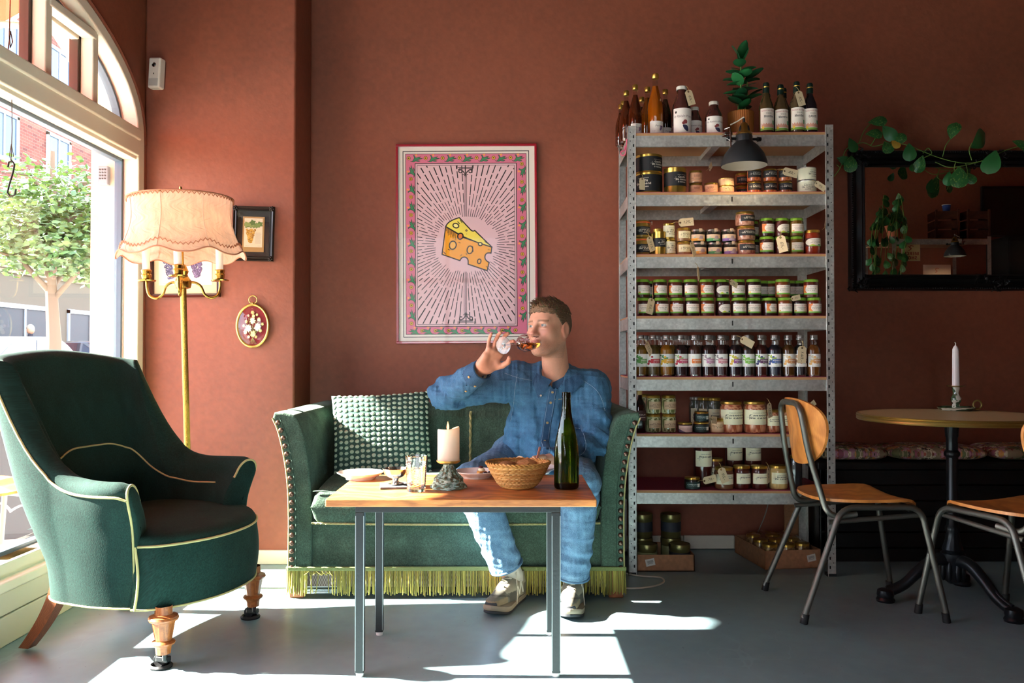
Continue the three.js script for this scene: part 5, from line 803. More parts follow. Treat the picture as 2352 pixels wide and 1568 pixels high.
// ---- label artwork: one sheet of 8 x 8 cells
const CELL = 256, LAB = {};
const labelSheet = canvas(2048, 2048, (x) => {
  let n = 0;
  const cell = (key, draw) => { const i = n % 8, j = Math.floor(n / 8); n++; LAB[key] = [i, j]; x.save(); x.beginPath(); x.rect(i * CELL, j * CELL, CELL, CELL); x.clip(); x.translate(i * CELL, j * CELL); draw(); x.restore(); };
  const fill = (c, a = 0, b = 0, w = CELL, h = CELL) => { x.fillStyle = c; x.fillRect(a, b, w, h); };
  const txt = (s, px, py, size, c = '#2a2420', f = 'bold', al = 'center') => { x.fillStyle = c; x.font = f + ' ' + size + 'px sans-serif'; x.textAlign = al; x.fillText(s, px, py); };
  const jam = (key, a, b, side) => cell(key, () => { fill('#eadccb'); if (side) { fill('#d87a3c', 0, 0, 70, 210); x.fillStyle = '#eadccb'; x.beginPath(); x.ellipse(150, 110, 108, 125, 0, 0, 7); x.fill(); } txt('Saveurs du Vivarais', 132, 58, 30, '#a8484a', 'italic'); txt(a, 132, 112, 34, '#3a3230', ''); txt(b, 132, 154, 36, '#3a3230', ''); fill('#b9a894', 70, 176, 130, 4); fill('#e8c23c', 8, 178, 34, 30); x.fillStyle = '#e09a2c'; x.beginPath(); x.arc(34, 192, 14, 0, 7); x.fill(); fill('#6fae3c', 0, 214, CELL, 42); });
  jam('framboise', 'Confiture de', 'Framboise'); jam('coing', 'Gelée de', 'Coing', 1); jam('cerise', 'Confiture de', 'Cerise'); jam('barbarine', 'Confiture de', "Barbarine à l'Or", 1); jam('poire', 'Confiture de', 'Poire Noir'); jam('fraise', 'Confiture de', 'Fraise Rhubarbe'); jam('abricot', 'Confiture', "d'Abricot"); jam('figue', 'Confiture', 'Figue'); jam('citre', 'Confiture de', 'Citre aux', 1); jam('oignon', 'Confit', "d'oignon", 1); jam('courgette', 'Chutney de', 'Courgette');
  const pale = (key, a, b) => cell(key, () => { fill('#4a1c1a'); x.fillStyle = '#e6dccc'; x.beginPath(); x.moveTo(CELL, 6); x.lineTo(120, 6); x.arc(126, 128, 122, -Math.PI / 2, Math.PI / 2, true); x.lineTo(CELL, 250); x.fill(); txt('SAVEURS DU VIVARAIS', 150, 60, 16, '#6a5a50', ''); txt(a, 150, 112, 32, '#3a3230', ''); txt(b, 150, 152, 32, '#3a3230', ''); x.fillStyle = '#c8c83c'; x.beginPath(); x.moveTo(60, 226); x.lineTo(100, 186); x.lineTo(150, 232); x.fill(); fill('#3f8a5a', 170, 190, 50, 34); fill('#86b84c', 60, 226, 196, 24); });
  pale('figueNoir', 'Confiture de', 'Figue aux Noix'); pale('tomate', 'Chutney', 'de Tomate');
  const bl = (key, a, b, c, bg = '#1c1c1e', fg = '#efe6d2') => cell(key, () => { fill(bg); txt('maison artisanale', 150, 60, 18, fg, ''); txt(a, 150, 112, 42, fg); txt(b, 150, 156, 42, fg); if (c) txt(c, 150, 198, 32, fg); fill(fg, 26, 126, 56, 3); fill(fg, 52, 90, 3, 76); });
  bl('confit', 'Confit', 'de canard', '2 cuisses'); bl('terrineBasque', 'Terrine', 'basque'); bl('terrineSanglier', 'Terrine', 'de sanglier'); bl('terrineLapin', 'Terrine', 'de lapin'); bl('foie', 'Foie gras', 'de canard', 'entier'); bl('bloc', 'Bloc', 'de foie gras', 'de canard'); bl('rillettes', 'Rillettes', 'de canard');
  bl('blocCream', 'Bloc', 'de foie gras', 'de canard', '#e9ddb8', '#3a332a'); bl('mousse', 'Mousse', 'de foie', 'de canard', '#ecdcae', '#4a4030'); bl('gesiers', 'Gésiers', 'de canard', 'confits', '#e8e2c4', '#3a372c'); bl('cassoulet', 'Cassoulet', 'au canard', '', '#efe6c0', '#2c2a24'); bl('piperade', 'Piperade', '', '', '#efe6c4', '#2c2a24'); bl('graisse', 'Graisse', 'de canard', '', '#efe8c4', '#2c2a24'); bl('ail', 'Ail doux', 'aux herbes de', 'Provence', '#c9a684', '#4a3224'); bl('oeufs', 'Crème citronnée', 'à l’ail', '', '#dcb48c', '#4a3224');
  for (const [k, c] of [['pesto1', '#e0962c'], ['pesto2', '#4f9a5a'], ['pesto3', '#8a5f9a']]) cell(k, () => { fill('#e8c4a0'); fill(c, 0, 150, CELL, 106); x.fillStyle = '#b89a9c'; x.beginPath(); x.moveTo(130, 180); x.lineTo(150, 60); x.lineTo(196, 60); x.lineTo(216, 180); x.fill(); fill('#6ab8b0', 54, 100, 28, 26); x.fillStyle = '#f4e6d4'; for (let i = 0; i < 4; i++) x.fillRect(110, 178 + i * 16, 100, 6); });
  cell('pate', () => { fill('#d9a07a'); x.strokeStyle = '#6a4030'; x.lineWidth = 4; for (let i = 0; i < 7; i++) x.strokeRect(80 + i * 14, 60 + (i % 2) * 10, 12, 60); txt('Pâté campagne', 128, 170, 30, '#4a2c20', ''); txt('au piment', 128, 206, 26, '#4a2c20', ''); });
  cell('pate2', () => { fill('#e2b684'); txt('Oie & canard', 128, 190, 32, '#5a3a28', ''); x.fillStyle = '#5a4030'; for (const [a, b] of [[70, 90], [130, 70], [180, 110]]) { x.beginPath(); x.ellipse(a, b, 18, 12, 0.5, 0, 7); x.fill(); } });
  cell('olive', () => { fill('#1e3230'); txt('Olivade', 120, 110, 56, '#e6ece4', 'italic'); txt('noire de pays', 120, 160, 28, '#b8c8bc', ''); fill('#e0e0d4', 190, 60, 50, 130); });
  cell('confiture', () => { fill('#d9b0a4'); x.fillStyle = '#7a5a78'; x.beginPath(); x.moveTo(0, 256); x.lineTo(0, 120); x.lineTo(120, 256); x.fill(); txt('La Sauce des Cailles', 140, 120, 26, '#7a2c34', 'italic'); txt('au piment doux', 150, 166, 24, '#6a3a3a', ''); });
  cell('raisin', () => { fill('#ece4da'); txt('le Raisin Pressé', 128, 96, 34, '#5a3a3c', 'italic'); x.fillStyle = '#8a3a38'; x.beginPath(); x.arc(140, 142, 22, 0, 7); x.arc(120, 156, 16, 0, 7); x.fill(); x.fillStyle = '#2c2c4a'; x.beginPath(); x.moveTo(110, 176); x.quadraticCurveTo(180, 160, 176, 232); x.lineTo(160, 240); x.quadraticCurveTo(120, 226, 110, 176); x.fill(); x.fillStyle = '#1c1a1a'; x.beginPath(); x.arc(36, 40, 12, 0, 7); x.fill(); txt('', 0, 0, 10); });
  cell('cidre', () => { fill('#e8e0d4'); txt('Perry', 150, 120, 50, '#6a5a50', 'italic'); x.fillStyle = '#6a4a78'; for (let i = 0; i < 14; i++) { x.beginPath(); x.arc(190 + (i % 4) * 12 - Math.floor(i / 4) * 4, 110 + Math.floor(i / 4) * 26, 11, 0, 7); x.fill(); } txt('brut', 70, 220, 28, '#c06a8a', ''); });
  const syr = (key, a) => cell(key, () => { fill('#eadfd0'); txt('Saveurs du Vivarais', 128, 36, 26, '#a8484a', 'italic'); txt('Sirop de', 128, 66, 22, '#5a4a40', ''); txt(a, 128, 108, 38, '#2c2824'); fill('#d89a80', 20, 170, 216, 50); x.fillStyle = '#eadfd0'; x.beginPath(); x.moveTo(20, 170); for (let i = 0; i <= 12; i++) x.lineTo(20 + i * 18, 170 + (i % 2) * 22); x.lineTo(236, 150); x.lineTo(20, 150); x.fill(); fill('#4a9a5a', 190, 140, 44, 46); fill('#8ab84c', 0, 228, CELL, 28); x.fillStyle = '#e8c23c'; x.beginPath(); x.arc(44, 224, 18, 0, 7); x.fill(); });
  syr('menthe', 'Menthe'); syr('cassis', 'CASSIS');
  const vin = (key, c, deco, t1 = 'VINAIGRE') => cell(key, () => { fill('#ece8e0'); x.fillStyle = deco[0]; for (let i = 0; i < 9; i++) { x.beginPath(); x.ellipse(20 + (i * 53) % 110, 30 + (i * 37) % 170, 30, 14, i, 0, 7); x.fill(); } x.fillStyle = deco[1]; for (const [a, b, r] of [[60, 150, 26], [40, 196, 24], [100, 60, 18]]) { x.beginPath(); x.arc(a, b, r, 0, 7); x.fill(); } fill(c, 80, 96, 176, 92); txt(t1, 168, 138, 32, '#f4ece4'); txt('de terroir', 168, 170, 24, '#f4ece4', ''); txt('LA TERRE', 110, 232, 24, '#8a8680', ''); });
  vin('v0', '#5f9a48', ['#4f8f3c', '#6fae58'], 'HUILE'); vin('v1', '#c02c38', ['#ece8e0', '#b02430'], 'HUILE'); vin('v2', '#e0a42c', ['#4f8a5a', '#e8b82c'], 'HUILE'); vin('v3', '#c03458', ['#9ab878', '#b83040']); vin('v4', '#e07428', ['#ece8e0', '#e8dcc8']); vin('v5', '#c486a4', ['#a08a94', '#ece8e0']); vin('v6', '#c87a84', ['#8a8084', '#ece8e0']); vin('v7', '#8a4a84', ['#b8b83c', '#c8a030']); vin('v8', '#7ab840', ['#8ac84c', '#ece8e0']); vin('v9', '#5a2c50', ['#7aa848', '#3a3a6a']); vin('v10', '#3c5a9a', ['#9ab04c', '#3a4a7a']); vin('v11', '#d08a4c', ['#d8c8a8', '#e0a860']); vin('v12', '#4a2c2c', ['#c8a080', '#8a5a3c']);
  cell('chocolat', () => { fill('#3a1c1c'); txt('CHOCOLAT', 128, 120, 40, '#e8d8d0'); fill('#e8d8d0', 30, 170, 196, 10); });
  cell('sticker', () => { fill('#e0dcd0'); x.fillStyle = '#3a3630'; for (let i = 0; i < 24; i++) x.fillRect(50 + i * 7, 60, (i % 3) + 2, 90); x.fillRect(50, 170, 150, 12); });
});
const labMat = {};
function label(key, rough = 0.6) { if (!labMat[key]) { const t = labelSheet.clone(), [i, j] = LAB[key]; t.repeat.set(1 / 8, 1 / 8); t.offset.set(i / 8, 1 - (j + 1) / 8); t.needsUpdate = true; labMat[key] = std({ map: t, roughness: rough }); } return labMat[key]; }
// curved paper around a round jar, centred on +z
const wrapG = new Map();
function wrap(r, h, y, ang) { const k = [r, h, y, ang].join(); if (!wrapG.has(k)) wrapG.set(k, grid((s, t) => { const a = lerp(-ang / 2, ang / 2, s); return V(Math.sin(a) * (r + 0.0006), y + h * t, Math.cos(a) * (r + 0.0006)); }, 18, 1)); return wrapG.get(k); }
const content = {}; const fillMat = (c) => content[c] ??= phys({ color: c, roughness: 0.3, clearcoat: 1, clearcoatRoughness: 0.03, bumpMap: rep(T.coarse, 3), bumpScale: 0.0015 });
const lidMat = { green: std({ color: 0x7fae3a, roughness: 0.35, metalness: 0.2 }), gold: std({ color: 0xc8a850, roughness: 0.3, metalness: 0.9 }), silver: std({ color: 0xb4b0a8, roughness: 0.35, metalness: 0.9 }), orange: std({ color: 0xd8602c, roughness: 0.6 }), black: std({ color: 0x222222, roughness: 0.4 }), white: std({ color: 0xd8d2c4, roughness: 0.4 }), dark: std({ color: 0x173028, roughness: 0.35, metalness: 0.3 }) };
const chunky = {}; const chunk = (a, b, s) => chunky[a + b] ??= phys({ map: rep(tex(128, (u, v) => mix(a.split(',').map(Number), b.split(',').map(Number), sstep(fbm(u, v, 9, 3, s), 0.4, 0.6))), 3, 1.5), roughness: 0.35, clearcoat: 1, clearcoatRoughness: 0.04 });
const jarG = new Map();
function jarGeo(r, h) { const k = r + '|' + h; if (!jarG.has(k)) jarG.set(k, lathe([0, 0.002, r * 0.7, 0, r * 0.94, 0.002, r, 0.008, r, h * 0.72, r * 0.97, h * 0.80, r * 0.9, h * 0.86, r * 0.88, h * 0.9, 0, h * 0.9], 26)); return jarG.get(k); }
const lidG = new Map();
function lidGeo(r, h, lh) { const k = [r, h, lh].join(); if (!lidG.has(k)) lidG.set(k, lathe([0, h, r * 0.7, h, r * 0.74, h - 0.0008, r * 0.88, h - 0.0008, r * 0.94, h - 0.003, r * 0.95, h - lh + 0.002, r * 0.97, h - lh, r * 0.9, h - lh, 0, h - lh], 26)); return lidG.get(k); }
const SHG = 'groceries on the metal shelf';
// a jar standing at shelf coordinates (x, y, z)
function jar(o) {
  const p = shelfAt(o.x, o.y, o.z), g = thing(o.name ?? 'jar', o.label, o.cat ?? 'jar', p, SH.turn + (o.turn ?? 0), o.group ?? SHG), lh = o.lh ?? 0.013;
  mesh('glass_body', jarGeo(o.r, o.h), typeof o.fill === 'number' ? fillMat(o.fill) : o.fill, g);
  mesh('lid', lidGeo(o.r, o.h, lh), lidMat[o.lid ?? 'green'], g);
  if (o.lab) mesh('label', wrap(o.r, (o.l1 ?? 0.66) * o.h - (o.l0 ?? 0.16) * o.h, (o.l0 ?? 0.16) * o.h, o.ang ?? 2.1), label(o.lab), g);
  return g;
}
const bandMat = {};
function tin(o) {
  const p = shelfAt(o.x, o.y, o.z), g = thing('tin_can', o.label, 'tin', p, SH.turn + (o.turn ?? 0), SHG), r = o.r, h = o.h;
  mesh('can', lathe([0, 0.002, r * 0.95, 0.002, r * 0.97, 0, r, 0.001, r, 0.004, r * 0.985, 0.006, r * 0.985, h - 0.006, r, h - 0.004, r, h - 0.001, r * 0.97, h, r * 0.95, h - 0.003, 0, h - 0.003], 32), o.metal ?? lidMat.gold, g);
  const bc = { confit: 0x1c1c1e, bloc: 0x1c1c1e, blocCream: 0xe9ddb8, gesiers: 0xe8e2c4, pate2: 0xe2b684 }[o.lab], lab = mesh('label', wrap(r * 0.996, (o.l1 - o.l0) * h, o.l0 * h, Math.min(2.4, (o.l1 - o.l0) * h / r * 1.25)), label(o.lab), g);
  mesh('label_band', wrap(r * 0.99, (o.l1 - o.l0) * h, o.l0 * h, 6.28), bandMat[bc] ??= std({ color: bc, roughness: 0.6 }), lab);
  return g;
}
const HX = (u) => shX(u);
const ord = ['first', 'second', 'third', 'fourth', 'fifth', 'sixth', 'seventh', 'eighth', 'ninth', 'tenth', 'eleventh', 'twelfth', 'thirteenth', 'fourteenth'];
// ---- tier 4 (jam jars, two rows high): measured centres
{
  const y = LEVELS[3], r = 0.0335, h = 0.083, z = -0.055, low = ['framboise', 'coing', 'coing', 'cerise', 'barbarine', 'figueNoir', 'poire', 'fraise', 'coing', 'abricot', 'figue', 'citre'], lu = [1483, 1522, 1558, 1592, 1627, 1664, 1699, 1734, 1769, 1804, 1838, 1870];
  const col = { framboise: 0x3a0f0c, coing: 0x2e0d08, cerise: 0x26090a, barbarine: 0x5a2410, figueNoir: 0x2a0d0c, poire: 0x30100a, fraise: 0x2c0c0a, abricot: 0x7a3a14, figue: 0x2a0c10, citre: 0x5a1a0c };
  lu.forEach((u, i) => jar({ x: HX(u), y, z: z + 0.006 * Math.sin(i * 2.3), r, h, fill: i === 2 ? 0x5a1c0c : col[low[i]], lab: low[i], turn: [0.1, 0.05, -0.15, 0.1, 0, 0.25, 0.05, 0, 0.5, -0.1, 0.1, 0.1][i], label: `green lidded jam jar, ${ord[i]} in the bottom jam row from the sofa` }));
  const hi = ['framboise', 'coing', 'coing', 'cerise', 'barbarine', 'figueNoir', 'poire', 'fraise', 'abricot', 'citre'], hu = [1479, 1519, 1555, 1589, 1625, 1661, 1698, 1733, 1800, 1866];
  hu.forEach((u, i) => jar({ x: HX(u), y: y + h + 0.0005, z: z + 0.006 * Math.cos(i * 1.7), r, h, fill: i === 2 ? 0x5a1c0c : col[hi[i]], lab: hi[i], turn: [0.3, 0.1, -0.1, 0.05, 0.1, 0.1, 0.0, 0.1, -0.1, -0.4][i], label: `green lidded jam jar, ${ord[i]} in the top front jam row from the sofa` }));
  [1500, 1766, 1789, 1832, 1853].forEach((u, i) => { jar({ x: HX(u) * 0.995, y, z: z - 0.085, r, h, fill: 0x2a0c0a, lab: 'figue', label: `green lidded jam jar under the ${ord[i]} second rank jar of the jam tier`, group: 'second rank of jam jars' }); jar({ x: HX(u) * 0.995, y: y + h + 0.0005, z: z - 0.085, r, h, fill: [0x2a0c0a, 0x2a0c10, 0x6a2a10, 0x2a0c10, 0x30100a][i], lab: ['cerise', 'cerise', 'abricot', 'figue', 'poire'][i], label: `green lidded jam jar, ${ord[i]} of the upper second rank from the sofa`, group: 'second rank of jam jars' }); });
}
// ---- tier 3
{
  const y = LEVELS[2], z = -0.06;
  for (const k of [0, 1]) { const g = jar({ x: HX(1479), y: y + k * 0.0795, z, r: 0.036, h: 0.079, fill: 0x8a6a24, lid: 'gold', lab: 'foie', turn: 0.25, l0: 0.14, l1: 0.62, ang: 2.6, label: k ? 'clip jar of foie gras with orange seal stacked on another by the post' : 'clip jar of foie gras with orange seal standing on the shelf by the post' }); mesh('rubber_seal', lathe([0.028, 0.066, 0.0365, 0.066, 0.038, 0.069, 0.0365, 0.072, 0.028, 0.072], 24), lidMat.orange, g); mesh('wire_clip', [sweep([V(0.034, 0.05, 0.012), V(0.044, 0.062, 0.014), V(0.046, 0.074, 0.012), V(0.036, 0.076, 0.01)], 0.0011, 5), sweep([V(0.034, 0.05, -0.006), V(0.046, 0.06, -0.002), V(0.044, 0.076, 0.002)], 0.0011, 5)], M.chrome, g); }
  tin({ x: HX(1518), y, z: -0.05, r: 0.0285, h: 0.106, lab: 'bloc', l0: 0.34, l1: 0.72, turn: 0.35, label: 'tall golden tin with black band beside the clip jars' });
  tin({ x: HX(1508), y, z: -0.12, r: 0.0285, h: 0.106, lab: 'bloc', l0: 0.34, l1: 0.72, label: 'tall golden tin with black band behind the front one' });
  for (const k of [0, 1]) tin({ x: HX(1543) + k * -0.004, y: y + k * 0.0725, z, r: 0.026, h: 0.072, lab: 'blocCream', l0: 0.12, l1: 0.86, turn: 0.3, label: k ? 'cream labelled golden tin, upper of the pair' : 'cream labelled golden tin, lower of the pair' });
  tin({ x: HX(1527), y: y, z: -0.19, r: 0.027, h: 0.14, lab: 'blocCream', l0: 0.12, l1: 0.86, label: 'tall plain golden tin at the back behind the cream tins' });
  for (const k of [0, 1]) jar({ x: HX(1574), y: y + k * 0.062, z, r: 0.033, h: 0.0615, fill: 0xa07048, lid: 'gold', lab: 'mousse', turn: 0.2, l0: 0.22, l1: 0.74, label: k ? 'gold lidded jar of mousse under the price tag 125' : 'gold lidded jar of mousse, lower of the pair' });
  [[1608, 'pesto1', 'orange'], [1643, 'pesto2', 'green'], [1679, 'pesto3', 'purple']].forEach(([u, l, c]) => { for (const k of [0, 1]) { const g = jar({ x: HX(u) + (k ? -0.004 : 0.003), y: y + k * 0.0585, z, r: 0.0345, h: 0.058, fill: 0x1c1a16, lid: 'silver', lab: l, l0: 0.06, l1: 0.58, lh: 0.016, label: `squat silver lidded jar with ${c} label, ${k ? 'upper' : 'lower'} of its pair` }); mesh('seal_strip', wrap(0.0328, 0.024, 0.036, 0.5), label(l), g).rotation.y = 0.3; } });
  const meat = chunk('150,92,66', '196,140,110', 301);
  for (const k of [0, 1, 2]) jar({ x: HX(1717) - (k === 2 ? 0.003 : 0), y: y + k * 0.0655, z, r: 0.0425, h: 0.065, fill: meat, lid: 'gold', lab: 'rillettes', turn: [0.15, 0.05, 0.35][k], l0: 0.3, l1: 0.72, label: ['gold lidded jar of duck rillettes at the bottom of the stack of three', 'gold lidded jar of duck rillettes in the middle of the stack of three', 'gold lidded jar of duck rillettes on top of the stack of three'][k] });
  const c3 = [['oignon', 0x3a1a10], ['tomate', 0x4a1c14], ['courgette', 0x6a4a14]], u3 = [1765, 1799, 1832];
  c3.forEach(([l, c], i) => { for (const k of [0, 1]) jar({ x: HX(u3[i]), y: y + k * 0.0835, z, r: 0.0335, h: 0.083, fill: c, lab: l, turn: i === 0 && !k ? -0.25 : 0.2, label: `green lidded ${['onion confit', 'tomato chutney', 'courgette chutney'][i]} jar, ${k ? 'upper' : 'lower'} of its pair` }); });
  for (const k of [0, 1]) jar({ x: HX(1742), y: y + k * 0.0835, z: -0.15, r: 0.0335, h: 0.083, fill: 0x3a1a10, lab: 'oignon', label: `green lidded jar behind the rillettes stack, ${k ? 'upper' : 'lower'} one` });
  jar({ x: HX(1768), y: y + 0.1, z: -0.235, r: 0.0335, h: 0.094, fill: 0x3a1a10, lab: 'oignon', label: 'green lidded jar at the back above the onion confit' }).position.y = y;
  jar({ x: HX(1869), y, z, r: 0.0365, h: 0.112, fill: 0x8a2a10, lid: 'gold', lab: 'tomate', l0: 0.32, l1: 0.66, ang: 2.4, label: 'tall gold lidded jar of red sauce at the end of the pickle tier', turn: 0 });
  [[1838, -0.16, 0.165], [1822, -0.265, 0.15], [1776, -0.27, 0.145]].forEach(([u, zz, h], i) => jar({ x: HX(u), y, z: zz, r: 0.045, h, fill: 0x3a0f0c, lid: 'gold', lab: i ? undefined : 'piperade', l0: 0.35, l1: 0.7, label: ['large gold lidded jar at the back behind the courgette chutney', 'large gold lidded jar farther back behind the tomato chutney', 'large gold lidded jar deepest behind the tomato chutney'][i] }));
}
// ---- tier 2 (tins and terrines under the lamp)
{
  const y = LEVELS[1], z = -0.075;
  tin({ x: HX(1496), y, z, r: 0.061, h: 0.094, lab: 'confit', l0: 0.1, l1: 0.9, turn: -0.7, label: 'wide black labelled tin of duck confit, lower of the stack' });
  tin({ x: HX(1496), y: y + 0.0945, z, r: 0.061, h: 0.083, lab: 'confit', l0: 0.08, l1: 0.86, turn: 0.5, label: 'wide black labelled tin of duck confit, upper of the stack' });
  tin({ x: HX(1556), y, z: -0.065, r: 0.0505, h: 0.116, lab: 'confit', l0: 0.28, l1: 0.82, turn: 0.35, label: 'single gold tin of duck confit with black label beside the stacked pair' });
  jar({ x: HX(1604), y, z, r: 0.031, h: 0.0505, fill: 0xb08058, lid: 'gold', lab: 'pate', l0: 0.1, l1: 0.78, label: 'small pate jar with peach label, lower of the pair' });
  jar({ x: HX(1604), y: y + 0.051, z, r: 0.031, h: 0.058, fill: 0xb08058, lid: 'gold', lab: 'pate', l0: 0.1, l1: 0.78, label: 'small pate jar with peach label, upper of the pair' });
  jar({ x: HX(1640), y, z, r: 0.0325, h: 0.053, fill: 0xb08058, lid: 'gold', lab: 'pate', l0: 0.1, l1: 0.78, turn: -0.3, label: 'single small pate jar with peach label' });
  tin({ x: HX(1675), y, z, r: 0.0345, h: 0.036, lab: 'pate2', l0: 0.08, l1: 0.92, label: 'flat pale tin, lower of the pair beside the pate jars' }); tin({ x: HX(1675), y: y + 0.0365, z, r: 0.0345, h: 0.036, lab: 'pate2', l0: 0.08, l1: 0.92, turn: 0.8, label: 'flat orange tin, upper of the pair beside the pate jars' });
  const tr = chunk('150,70,30', '200,110,60', 305);
  ['terrineBasque', 'terrineSanglier', 'terrineLapin'].forEach((l, i) => { for (const k of [0, 1]) jar({ x: HX([1739, 1775, 1810][i]), y: y + k * 0.0575, z, r: 0.0315, h: 0.057, fill: tr, lid: 'gold', lab: l, l0: 0.3, l1: 0.84, ang: 2.8, turn: 0.15, label: `gold lidded terrine jar, ${ord[i]} pair from the lamp, ${k ? 'upper' : 'lower'} one` }); });
  for (const k of [0, 1]) jar({ x: HX(1722), y: y + k * 0.0575, z: -0.16, r: 0.0315, h: 0.057, fill: tr, lid: 'gold', lab: 'terrineBasque', label: `gold lidded terrine jar behind the first pair, ${k ? 'upper' : 'lower'} one` });
  tin({ x: HX(1860), y, z, r: 0.0425, h: 0.058, lab: 'gesiers', l0: 0.06, l1: 0.94, metal: lidMat.silver, turn: -0.3, label: 'cream labelled tin of gizzards, lower of the pair' }); tin({ x: HX(1860), y: y + 0.0585, z, r: 0.041, h: 0.06, lab: 'gesiers', l0: 0.06, l1: 0.94, metal: lidMat.silver, turn: 0.4, label: 'cream labelled tin of gizzards, upper of the pair' });
}
// ---- tier 5 (small bottles of oil and vinegar)
const clearNeck = phys({ color: 0xf4f4f0, roughness: 0.02, transmission: 1, thickness: 0, ior: 1.4 });
{
  const y = LEVELS[4], r = 0.0292, h = 0.187, cols = [0x6a4a0c, 0x4a3a0a, 0x8a5a0c, 0x1c0a0c, 0x3a1c10, 0x24100e, 0x2c100e, 0x140a10, 0x241a10, 0x3a140e, 0x0c0e1c, 0x4a2c0c, 0x120e10, 0x6a3c10];
  const us = [1474, 1502, 1533, 1566, 1597, 1628, 1658, 1689, 1719, 1749, 1779, 1811, 1838, 1868], lb = ['v0', 'v1', 'v2', 'v3', 'v4', 'v5', 'v6', 'v7', 'v8', 'v9', 'v10', 'v11', 'v12', 'v11'];
  const body = lathe([0, 0.003, r * 0.9, 0, r, 0.003, r, 0.118, r * 0.94, 0.128, r * 0.6, 0.137, r * 0.5, 0.143, 0, 0.143], 24), neck = lathe([r * 0.5, 0.1432, r * 0.5, 0.168], 18), capG = lathe([0, h, r * 0.54, h, r * 0.56, h - 0.001, r * 0.56, 0.174, r * 0.5, 0.172, r * 0.6, 0.171, r * 0.6, 0.167, 0, 0.167], 20), base = lathe([0, 0.0, r * 0.97, 0.0, r * 1.004, 0.003, r * 1.004, 0.009], 22);
  const bottle = (x, z, i, lab, name) => { const g = thing('oil_bottle', name, 'bottle', shelfAt(x, y, z), SH.turn + 0.15 * Math.sin(i * 3), 'oil and vinegar bottles on the shelf'); mesh('glass_body', body, fillMat(cols[i % 14]), g); mesh('neck', neck, clearNeck, g); mesh('cap', capG, lidMat.silver, g); mesh('glass_base', base, M.chrome, g); if (lab) mesh('label', wrap(r, 0.057, 0.045, 2.7), label(lab), g); };
  us.forEach((u, i) => bottle(HX(u), -0.045 + 0.004 * Math.sin(i * 2), i, lb[i], `small silver capped bottle, ${ord[i]} of the front rank from the sofa side`));
  for (let i = 0; i < 13; i++) bottle(lerp(HX(us[i]), HX(us[i + 1]), 0.5) * 0.99, -0.112, i, lb[i], `small silver capped bottle in the second rank, ${ord[i]} from the sofa side`);
  for (let i = 0; i < 14; i++) bottle(HX(us[i]) * 0.98, -0.18, i, null, `small silver capped bottle in the third rank, ${ord[i]} from the sofa side`);
}
